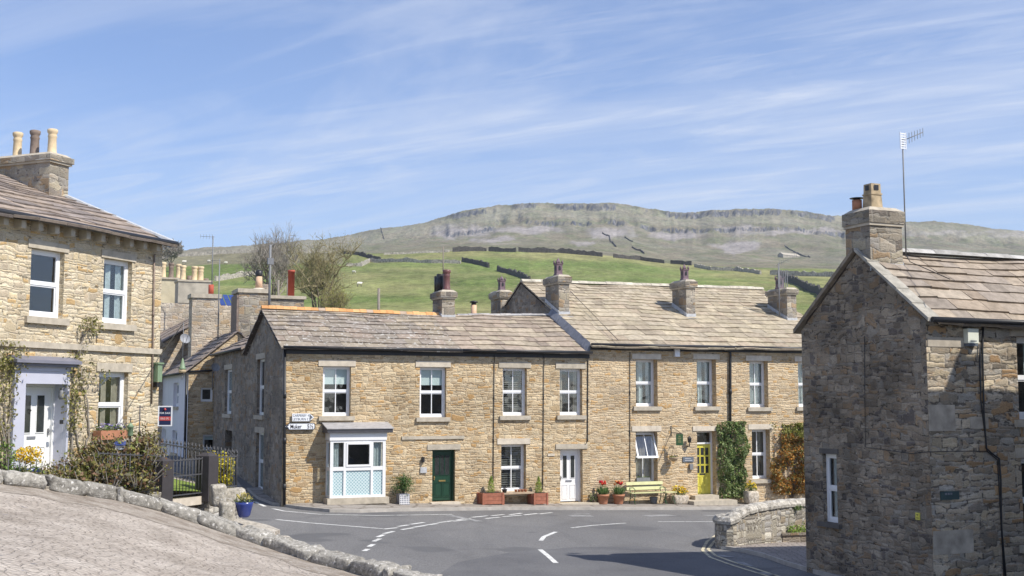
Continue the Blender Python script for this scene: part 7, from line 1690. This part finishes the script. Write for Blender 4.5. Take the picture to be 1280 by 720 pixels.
# ================================================================== curved wall with rounded coping, by the gable house
WP = [(1050, 660, 36.6), (1008, 661, 35.6), (975, 667, 34.6), (945, 674, 33.9), (925, 680, 33.4), (910, 685.5, 33.0)]
pts = []
for px, py, Y in WP:
    p = at(px, py, Y); pts.append(Vector((p.x, p.y)))
pts += [Vector((5.80, 33.6)), Vector((5.95, 34.4)), Vector((6.3, 35.3)), Vector((6.9, 36.2))]
tops = [at(1050, 622, 36.6).z, at(1007, 623, 35.6).z, at(975, 624.5, 34.6).z, at(945, 629, 33.9).z, at(925, 634, 33.4).z, at(911, 646, 33.0).z]
ztop = [tops[0], tops[1], tops[2], tops[3], tops[4], tops[5], tops[5]-.0, tops[5]-.05, tops[5]-.15, tops[5]-.3]
r = thing('curved_wall', (pts[5].x, pts[5].y, road_z(*pts[5])), 'curved rubble wall with rounded coping stones beside the road bend', 'wall')
fine = []; 
for i in range(len(pts)-1):
    a, b = pts[i], pts[i+1]; pa = pts[max(0, i-1)]; pb = pts[min(len(pts)-1, i+2)]
    for k in range(6):
        t = k/6; q = .5*((2*a)+(b-pa)*t+(2*pa-5*a+4*b-pb)*t*t+(3*a-pa-3*b+pb)*t**3); fine.append((q, ztop[i]+(ztop[i+1]-ztop[i])*t))
fine.append((pts[-1], ztop[-1])); mb = MB(); mc = MB()
def side(q0, q1): d = (q1-q0).normalized(); return Vector((d.y, -d.x))
for i in range(len(fine)-1):
    (a, za), (b, zb_) = fine[i], fine[i+1]; n = side(a, b)*.19; na = n if i == 0 else (side(fine[i-1][0], a)*.19+n)/2; nb = n if i == len(fine)-2 else (side(b, fine[i+2][0])*.19+n)/2
    g0, g1 = road_z(*a)-.3, road_z(*b)-.3
    for sg in (1, -1):
        A_, B_ = a+na*sg, b+nb*sg; q = [Vector((*A_, g0)), Vector((*B_, g1)), Vector((*B_, zb_-.2)), Vector((*A_, za-.2))]; mb.face(q if sg > 0 else q[::-1])
    A1, A2, B1, B2 = a+na*1.12, a-na*1.12, b+nb*1.12, b-nb*1.12
    mb.face([Vector((*A1, za-.2)), Vector((*B1, zb_-.2)), Vector((*B2, zb_-.2)), Vector((*A2, za-.2))])
mb.build('rubble', M['stone_drywall'], r)
# coping: rounded stones laid end to end
acc = 0; seg = []; k = 0
tot = sum((fine[i+1][0]-fine[i][0]).length for i in range(len(fine)-1))
def along(s):
    for i in range(len(fine)-1):
        L_ = (fine[i+1][0]-fine[i][0]).length
        if s <= L_ or i == len(fine)-2: t = min(1, s/L_); q = fine[i][0].lerp(fine[i+1][0], t); return q, fine[i][1]+(fine[i+1][1]-fine[i][1])*t, (fine[i+1][0]-fine[i][0]).normalized()
        s -= L_
s = 0; R = random.Random(12)
while s < tot-.1:
    ln = min(R.uniform(.38, .75), tot-s); k += 1
    n = 6; ring = []
    g = R.uniform(.85, 1.12); colr = (.40*g, .375*g, .33*g)
    for j in range(n+1):
        t = s + ln*(j/n); q, z, d = along(t); nn = Vector((d.y, -d.x)); e = 1.0 if 0 < j < n else .86; jz = .012*noise.noise(Vector((t*3, k, 0)))
        ring.append([Vector((q.x+nn.x*o*e, q.y+nn.y*o*e, z-.2+(h*e if h > 0 else h)+jz)) for o, h in ((.24, 0), (.25, .08), (.17, .18), (0, .215), (-.17, .18), (-.25, .08), (-.24, 0))])
    for j in range(n):
        for m_ in range(6): mc.face([ring[j][m_], ring[j+1][m_], ring[j+1][m_+1], ring[j][m_+1]][::-1] , 0, colr, True)
    mc.face(ring[0], 0, colr); mc.face(ring[-1][::-1], 0, colr); s += ln+.012
mc.build('coping', M['rock'], r, uv=False)
# little raised bed against it
p = at(992, 677, 34.4); F_ = Face((p.x, p.y), (1, .25)); r = thing('raised_bed', tuple(p), 'low dark stone edged bed with green plants against the curved wall', 'planter'); z0 = road_z(p.x, p.y); mb = MB(); L_ = F_.uz(1030, 678)[0]; a_ = F_.uz(978.5, 677)[0]
mb.box(F_, a_, L_, -.35, 0, z0, z0+.30); mb.box(F_, a_-.03, L_, -.36, .04, z0+.301, z0+.36, 1); mb.build('edging', [M['stone_gable'], M['stone_gable']], r)
mb = MB(); leaves(mb, [F_.P(a_+.2+rnd.random()*(L_-a_-.2), -.3+rnd.random()*.3, z0+.36+abs(rnd.gauss(0, .10))) for _ in range(500)], .035, [(.24, .36, .05), (.16, .26, .05), (.32, .40, .10)], seed=4); mb.build('foliage', M['leaf'], r, uv=False)
p = at(994, 634, 35.0); mb = MB(org=p); leaves(mb, shell_pts(random.Random(2), p+Vector((0, -.2, 0)), (.18, .08, .09), 120, inner=.1), .03, GREEN, seed=2); tag(mb.build('wall_tuft', M['leaf'], uv=False), 'small green tuft growing on the coping of the curved wall', 'plant')
# ================================================================== aerials and dishes
def aerial(name, label, base_, hgt, arm, n=9, r=.018, boomup=.12, panel=False, blen=None, cat='aerial'):
    t = thing(name, tuple(base_), label, cat); b = Vector(base_); mb = MB(); mb.tube([b, b+Vector((0, 0, hgt))], r, 6); mb.build('mast', M['galv'], t)
    arm = Vector(arm); top = b+Vector((0, 0, hgt-.05)); mb = MB(); mb.tube([top-arm*.12, top+arm], .010, 5); side_ = Vector((-arm.y, arm.x, 0)).normalized(); up = Vector((0, 0, 1))
    for i in range(n):
        p = top+arm*(i/(n-1)*.95+.05); mb.tube([p-up*(.13-.005*i), p+up*(.13-.005*i)], .006, 4)
    mb.build('boom', M['galv'], t)
    if panel:
        F_ = Face((top.x, top.y), DX); mb = MB(); 
        for k in range(7): mb.box(F_, -.08, .07, .02, .03, top.z-.19+.055*k, top.z-.155+.055*k)
        mb.box(F_, -.09, -.07, .015, .035, top.z-.20, top.z+.19); mb.box(F_, .06, .08, .015, .035, top.z-.20, top.z+.19); mb.build('reflector', M['sign_white'], t)
    return t
# mast on the gable house chimney
b_ = FRt.P(FRt.off(vf-.10).uz(1132, 300)[0], vf-.10, FRt.uz(1131, 320, vf)[1]); tp = FRt.uz(1130, 172, vf)[1]
t = aerial('television_aerial', 'tall television aerial strapped to the chimney of the gable house', b_, tp-b_.z, Vector((.50, .1, .22)), 8, .016, panel=True)
mb = MB(); z_ = FRt.uz(1129, 288, vf)[1]; mb.tube([FRt.P(cb-.02, vf-.2, z_), FRt.P(cb+.13, vf-.25, z_)], .025, 5); mb.tube([FRt.P(cb-.02, vf-.2, z_-.18), FRt.P(cb+.13, vf-.25, z_-.18)], .025, 5); mb.build('wall_bracket', M['dark_pot'], t)
mb = MB(); mb.tube([b_+Vector((0, 0, .05)), FRt.P(cb+.02, vf+.2, b_.z-.15), FRt.P(cb-.45, ov+.1, FRt.uz(1107, 347, 0)[1])], .010, 5); mb.build('cable', M['black'], t)
# mast on the far house by its end chimney
b_ = F1.P(dua-.35, -dw0-.1, dzt-1.3); t = aerial('television_aerial', 'television aerial mast with grid panel beside the end chimney of the terrace', b_, F1.uz(963, 328, -dw0)[1]-b_.z, Vector((.9, .3, .45)), 9, .03)
mb = MB(); F_ = F1.off(-dw0-.1); z_ = F_.uz(963, 345)[1]
for k in range(6): mb.box(F_, dua-.05-.35+.1*k, dua-.35-.02+.1*k, -.01, .01, z_-.5, z_+.3)
mb.build('grid', M['galv'], t)
# tall thin mast behind the corner cottage stack
b_ = F1.P(ub-.15, -w0-.5, zct if False else stA and F1.uz(557, 342, -WR)[1]-.9); b_ = F1.P(F1.off(-WR).uz(558, 345)[0], -WR-.4, F1.off(-WR).uz(558, 350)[1]); mb = MB(org=b_); mb.tube([b_, b_+Vector((0, 0, F1.off(-WR).uz(558, 307)[1]-b_.z))], .025, 6); tag(mb.build('aerial_mast', M['pole_wood']), 'thin rusty mast rising behind the maroon chimney pot', 'mast')
# masts behind the corner gable
p = at(336.5, 386, 56.5); t = aerial('television_aerial', 'stout grey aerial mast standing beside the pink chimney pot', p-Vector((0, 0, .6)), at(336.5, 306, 56.5).z-p.z+.6, Vector((.1, .5, .2)), 4, .06)
mb = MB(); c = at(337, 327, 56.3); mb.box(Face((c.x, c.y), DX), -.12, .16, .02, .2, c.z-.15, c.z+.15); mb.build('junction_box', M['galv'], t)
p = at(273.5, 372, 60); t = aerial('television_aerial', 'thin leaning aerial mast above the broad stone chimney', p-Vector((0, 0, 2.5)), at(273, 324, 60).z-p.z+2.5, Vector((-.5, .2, .0)), 5, .03)
p = at(265, 352, 64); t = aerial('television_aerial', 'tall slender aerial mast above the grey rendered chimney', p-Vector((0, 0, .5)), at(268, 295, 64).z-p.z+.5, Vector((-.7, .1, .05)), 5, .03)
# satellite dishes
def dish(px, py, Y, label, rr=.25):
    c = at(px, py, Y); t = thing('satellite_dish', tuple(c), label, 'satellite dish'); n = Vector((.55, -.75, .35)).normalized(); a = n.cross(Vector((0, 0, 1))).normalized(); b = n.cross(a); mb = MB(); rings = [[c+n*(.10*(k/4)**2-.1)+(a*math.cos(q*math.pi/9)+b*math.sin(q*math.pi/9))*rr*k/4 for q in range(18)] for k in range(1, 5)]
    mb.face(rings[0]); 
    for k in range(3):
        for q in range(18): mb.face([rings[k][q], rings[k][(q+1) % 18], rings[k+1][(q+1) % 18], rings[k+1][q]], smooth=True)
    mb.build('reflector', M['dish_grey'], t); mb = MB(); mb.tube([c-n*.1, c-n*.35-Vector((0, 0, .1)), c-n*.35-Vector((0, 0, .9))], .02, 5); mb.tube([c+b*rr*.9, c+n*.35], .012, 4); mb.build('arm', M['galv'], t)
dish(231.5, 423, 57.5, 'grey satellite dish on the roof edge of the whitewashed cottage')
dish(269.5, 459, 54.5, 'small grey satellite dish beside the white flue pipe', .2)
# ================================================================== hillside : drystone walls, barn, trees, sheep
M['wall_dark'] = plain('dark_shaded_walling', (.065, .06, .055), .95, .6, 1.3, bump=.8); M['wall_light'] = plain('pale_limestone_walling', (.37, .34, .285), .95, .6, 1.3, bump=.8)  # wall_dark: dark stone plus the shade of its unlit side in the colour
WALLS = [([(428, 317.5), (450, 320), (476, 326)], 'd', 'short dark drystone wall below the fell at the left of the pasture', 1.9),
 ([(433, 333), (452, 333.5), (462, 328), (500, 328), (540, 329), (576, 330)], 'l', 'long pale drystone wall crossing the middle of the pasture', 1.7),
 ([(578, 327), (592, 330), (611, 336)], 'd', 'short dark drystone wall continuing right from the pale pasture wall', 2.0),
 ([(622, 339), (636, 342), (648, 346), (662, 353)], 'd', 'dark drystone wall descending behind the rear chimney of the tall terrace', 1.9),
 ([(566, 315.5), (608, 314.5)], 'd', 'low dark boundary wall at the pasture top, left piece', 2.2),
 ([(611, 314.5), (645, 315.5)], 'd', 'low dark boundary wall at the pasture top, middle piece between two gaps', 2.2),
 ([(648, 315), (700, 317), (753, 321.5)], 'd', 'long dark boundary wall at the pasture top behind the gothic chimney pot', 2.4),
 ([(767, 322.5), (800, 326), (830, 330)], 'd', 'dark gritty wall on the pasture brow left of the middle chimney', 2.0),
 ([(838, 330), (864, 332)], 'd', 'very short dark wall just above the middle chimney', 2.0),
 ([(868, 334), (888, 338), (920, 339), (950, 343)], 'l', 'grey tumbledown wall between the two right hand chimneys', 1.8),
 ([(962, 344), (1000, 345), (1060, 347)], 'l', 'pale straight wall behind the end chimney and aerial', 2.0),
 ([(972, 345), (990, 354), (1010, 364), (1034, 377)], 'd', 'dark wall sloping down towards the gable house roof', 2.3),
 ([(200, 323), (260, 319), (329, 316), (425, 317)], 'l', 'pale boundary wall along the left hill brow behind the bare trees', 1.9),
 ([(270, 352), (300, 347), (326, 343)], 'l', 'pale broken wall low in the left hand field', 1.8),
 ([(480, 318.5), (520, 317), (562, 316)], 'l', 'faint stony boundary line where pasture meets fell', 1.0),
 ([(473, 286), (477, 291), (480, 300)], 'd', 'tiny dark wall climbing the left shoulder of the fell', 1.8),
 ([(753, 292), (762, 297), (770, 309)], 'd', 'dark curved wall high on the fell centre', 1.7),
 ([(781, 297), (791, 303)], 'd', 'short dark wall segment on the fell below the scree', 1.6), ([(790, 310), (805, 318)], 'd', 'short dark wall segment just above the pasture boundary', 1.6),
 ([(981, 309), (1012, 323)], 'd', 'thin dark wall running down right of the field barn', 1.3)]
for path, kind, lab, hh in WALLS:
    P3 = [hill_at(*q) for q in path]; mb = MB(org=P3[0]); R = random.Random(int(path[0][0])); sp_ = []
    for (pa, a), (pb, b) in zip(zip(path, P3), zip(path[1:], P3[1:])):
        n = max(2, int((Vector((b.x-a.x, b.y-a.y)).length)/(1.4 if a.y < 700 else 2.5)))
        for k in range(n):
            t = k/n; x, y = a.x+(b.x-a.x)*t, a.y+(b.y-a.y)*t; px = x/y*1488+640; sp_.append(Vector((x, y, hill_z(px, y))))
    x, y = P3[-1].x, P3[-1].y; sp_.append(Vector((x, y, hill_z(x/y*1488+640, y)))); hs = [max(.35, hh*(.85+.35*noise.noise(Vector((i*.22, path[0][0], 0)))+R.uniform(-.16, .16))) for i in range(len(sp_))]
    for i in range(len(sp_)-1):
        a, b = sp_[i], sp_[i+1]; d = Vector((b.x-a.x, b.y-a.y)).normalized(); n = Vector((d.y, -d.x, 0))*.42; zz = Vector((0, 0, 1)); lo = [a+n-zz*.6, b+n-zz*.6, b-n-zz*.6, a-n-zz*.6]; ha, hb_ = hs[i], hs[i+1]; hi = [a+n*.6+zz*ha, b+n*.6+zz*hb_, b-n*.6+zz*hb_, a-n*.6+zz*ha]; mb.hexa(lo, hi)
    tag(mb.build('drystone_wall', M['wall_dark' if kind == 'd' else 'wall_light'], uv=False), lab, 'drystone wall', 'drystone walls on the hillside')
# field barn
p = hill_at(982, 323.5); F_ = Face((p.x, p.y), Vector((.80, .60))); r = thing('field_barn', tuple(p), 'small stone field barn below the limestone scar', 'barn')
a_ = F_.uz(966, 322)[0]; b_ = F_.uz(1000, 323)[0]; L_ = b_-a_; H_ = (F_.uz(982, 319)[1]-p.z); H_ = max(2.2, H_); 
uA, uB = F_.uz(979, 322)[0], F_.uz(1000, 323)[0]; Wd = 6.5; F2 = Face(F_.P(uA, 0, 0)[:2], F_.d); mb = MB(); Lb = uB-uA
mb.box(F2, 0, Lb, -Wd, 0, p.z-1.5, p.z+H_); Fg_ = Face(F2.P(0, -Wd, 0)[:2], F2.n); mb.face([Fg_.P(0, 0, p.z+H_), Fg_.P(Wd, 0, p.z+H_), Fg_.P(Wd/2, 0, p.z+H_+2.2)]); Fg3 = Face(F2.P(Lb, 0, 0)[:2], -F2.n); mb.face([Fg3.P(0, 0, p.z+H_), Fg3.P(Wd, 0, p.z+H_), Fg3.P(Wd/2, 0, p.z+H_+2.2)])
mb.build('walls', M['wall_light'], r); mb = MB()
for sg, v0_ in ((1, .3), (-1, -Wd-.3)):
    mb.hexa([F2.P(-.2, v0_, p.z+H_-.1), F2.P(Lb+.2, v0_, p.z+H_-.1), F2.P(Lb+.2, -Wd/2, p.z+H_+2.2), F2.P(-.2, -Wd/2, p.z+H_+2.2)], [F2.P(-.2, v0_, p.z+H_+.1), F2.P(Lb+.2, v0_, p.z+H_+.1), F2.P(Lb+.2, -Wd/2, p.z+H_+2.4), F2.P(-.2, -Wd/2, p.z+H_+2.4)])
mb.build('roof', M['render_grey'], r)
# sheep
def sheep(px, py, Y, label, rot, sc_=1.0, first=[]):
    p = hill_at(px, py)
    if first: dup(first[0], tuple(p), label, rotz=rot, scale=sc_); return
    mb = MB(org=p); seg = [(-.55, .22, .72), (-.4, .30, .74), (0, .33, .74), (.35, .30, .76), (.52, .2, .82), (.62, .13, .92), (.75, .11, .98), (.88, .07, .92)]
    rings = []
    for x, rr, z in seg:
        i0 = len(mb.v)
        for j in range(10): an = j*math.pi/5; mb.v.append((p.x+x, p.y+rr*math.cos(an), p.z+z+rr*math.sin(an)))
        rings.append(i0)
    for k in range(len(rings)-1):
        for j in range(10): j2 = (j+1) % 10; mb.f.append((rings[k]+j, rings[k]+j2, rings[k+1]+j2, rings[k+1]+j)); mb.m.append(0 if k < 5 else 1); mb.c.append((1, 1, 1)); mb.smooth.append(True)
    mb.f.append(tuple(rings[0]+j for j in range(10))); mb.m.append(0); mb.c.append((1, 1, 1)); mb.smooth.append(True); mb.f.append(tuple(rings[-1]+j for j in range(10))[::-1]); mb.m.append(1); mb.c.append((1, 1, 1)); mb.smooth.append(True)
    for x, y in ((-.4, .16), (-.4, -.16), (.38, .15), (.38, -.15)): mb.tube([p+Vector((x, y, .6)), p+Vector((x, y, 0))], [.07, .035], 6, 1)
    for y in (.1, -.1): mb.tube([p+Vector((.66, y, 1.02)), p+Vector((.66, y*2.2, 1.0))], [.03, .01], 4, 1)
    o = mb.build('sheep', [M['fleece'], M['pole_wood']], uv=False); tag(o, label, 'sheep', 'sheep grazing on the hill'); o.scale = (sc_,)*3; o.rotation_euler = (0, 0, rot); first.append(o)
sheep(450, 359, 0, 'white sheep in the green pasture between bare tree and fence post', .4, 1.25); sheep(443, 343, 0, 'distant white sheep up the pasture just right of the bare trees', 2.6, 1.2)
sheep(231, 331, 0, 'white sheep in the left field above the buff chimney pots', .3, 1.5); sheep(262, 329.5, 0, 'white sheep in the left field near the tall slender aerial', 2.9, 1.3); sheep(283, 331.5, 0, 'faint white sheep in the left field right of the aerials', .1, 1.2)
# fence post on the pasture, posts near the trees
for px, y0, y1, Y, lab in ((473.5, 392, 360.5, 75, 'lone weathered post showing above the corner cottage ridge'), (348, 375, 350, 90, 'thin pale post between the red flue and the aerial'), (360, 375, 348, 88, 'thin pale post just left of the red flue')):
    p = at(px, y0, Y); mb = MB(org=p); mb.tube([p-Vector((0, 0, 3)), at(px, y1, Y)], .09, 6); tag(mb.build('wooden_post', M['pole_wood']), lab, 'post')
# bare trees
def tree(label, px, pybase, pytop, Y, wpx, seed, mat, buds=None, nb=7, lean=0, spread=.6, twr=.022):
    b = at(px, pybase, Y); b.z = min(b.z, hill_z(px, max(Y, 57)) if Y > 57 else b.z); H = at(px, pytop, Y).z-b.z; W = wpx/FPX*Y/2; R = random.Random(seed); r = thing('bare_tree', tuple(b), label, 'tree', None)
    tr = MB(); tw = MB(); bd = MB()
    def grow(p, d, L, rad, lev):
        n = 4; pts = [p]; q = p; dd = d
        for i in range(n):
            dd = (dd+Vector((R.gauss(0, .14), R.gauss(0, .14), R.gauss(.05, .08)))).normalized(); q = q+dd*L/n; pts.append(q)
        (tr if lev < 2 else tw).tube(pts, [rad*(1-.5*i/n) for i in range(n+1)], 6 if lev < 2 else 3, cap=False)
        if lev >= 5:
            if buds and R.random() < .8: leaves(bd, [pts[-1]+Vector((R.gauss(0, .12), R.gauss(0, .12), R.gauss(0, .12))) for _ in range(2)], .045, buds, seed=R.random())
            return
        k = {0: nb, 1: 6, 2: 5, 3: 5, 4: 4}[lev]
        for i in range(k):
            t = R.uniform(.35, 1.0) if lev else R.uniform(.45, 1.0); j = min(n-1, int(t*n)); s_ = pts[j].lerp(pts[j+1], t*n-j)
            ax = Vector((R.gauss(0, 1), R.gauss(0, 1), R.gauss(0, .25))).normalized(); nd = (dd*(1-spread)+ax*spread+Vector((0, 0, .12))).normalized(); grow(s_, nd, L*R.uniform(.52, .72), max(twr*.6, rad*.52), lev+1)
    trunk_h = H*.28
    tr.tube([b-Vector((0, 0, .5)), b+Vector((lean*.2, 0, trunk_h*.5)), b+Vector((lean*.5, 0, trunk_h))], [H*.030, H*.024, H*.02], 8)
    for k in range(5):
        an = k*1.256+R.uniform(-.3, .3); d = Vector((math.cos(an)*.55, math.sin(an)*.55, 1)).normalized(); grow(b+Vector((lean*.5, 0, trunk_h*R.uniform(.7, 1))), d, H*.36, H*.015, 1)
    sx = 0
    xs = [abs(v[0]-b.x) for v in tw.v]; xs.sort(); mx = xs[int(len(xs)*.97)]; zs_2 = sorted(v[2]-b.z for v in tw.v)[int(len(tw.v)*.985)]
    for M_ in (tr, tw, bd): M_.v = [(b.x+(v[0]-b.x)*W/mx, b.y+(v[1]-b.y)*W/mx, b.z+(v[2]-b.z)*H/zs_2) for v in M_.v]
    tr.build('trunk', M['bark'], r, uv=False); tw.build('crown', M[mat], r, uv=False)
    if bd.v: bd.build('buds', M['leaf'], r, uv=False)
tree('bare grey tree rising behind the aerial mast and pink pot', 341, 400, 289, 105, 66, 3, 'twig_grey', None, twr=.017)
tree('budding olive-green tree above the orange ridge tiles', 398, 402, 301, 100, 78, 8, 'twig', [(.24, .25, .07), (.30, .28, .09)], twr=.016, spread=.70)
tree('small yellowish budding bush at the foot of the olive-green tree', 417, 398, 361, 98, 34, 5, 'twig', [(.32, .34, .06), (.38, .36, .08)], twr=.02, spread=.7)
tree('distant rounded grey tree on the left skyline beside the tall house', 214, 322, 303, 440, 26, 9, 'twig_grey', None, twr=.16)
# telephone wires
mb = MB(org=at(430, 100, 40)) ; mb = MB(org=F1.P(3, .1, 6))
def wire(a, b, sag, r_=.008, n=14):
    pts_ = [a.lerp(b, i/n)-Vector((0, 0, sag*4*(i/n)*(1-i/n))) for i in range(n+1)]; mb.tube(pts_, r_, 4)
wire(F1.P(F1.uz(561, 440)[0], .1, F1.uz(561, 440)[1]), F1.P(F1.uz(570, 400, -WR)[0], -WR, F1.uz(570, 400, -WR)[1]+.05), .0, .012)
o = mb.build('telephone_wire', M['black'], uv=False); tag(o, 'thin black wire lying down the roof below the maroon chimney pot', 'wire')
mb = MB(org=F1.P(12, -6, 7)); wire(F1.P(F1.uz(713, 370, -5)[0], -5, F1.uz(713, 364, -5)[1]), F1.P(F1.uz(772, 430, 0)[0], .05, F1.uz(772, 429, 0)[1]+.12), -.0, .014)
o = mb.build('telephone_wire', M['black'], uv=False); tag(o, 'thin black wire running down the roof from the tall gothic-potted chimney', 'wire')

for o in sc.objects:
    if o.get('category') and not o.get('kind'): o['kind'] = 'thing'
    if '_org' in o.keys(): del o['_org']
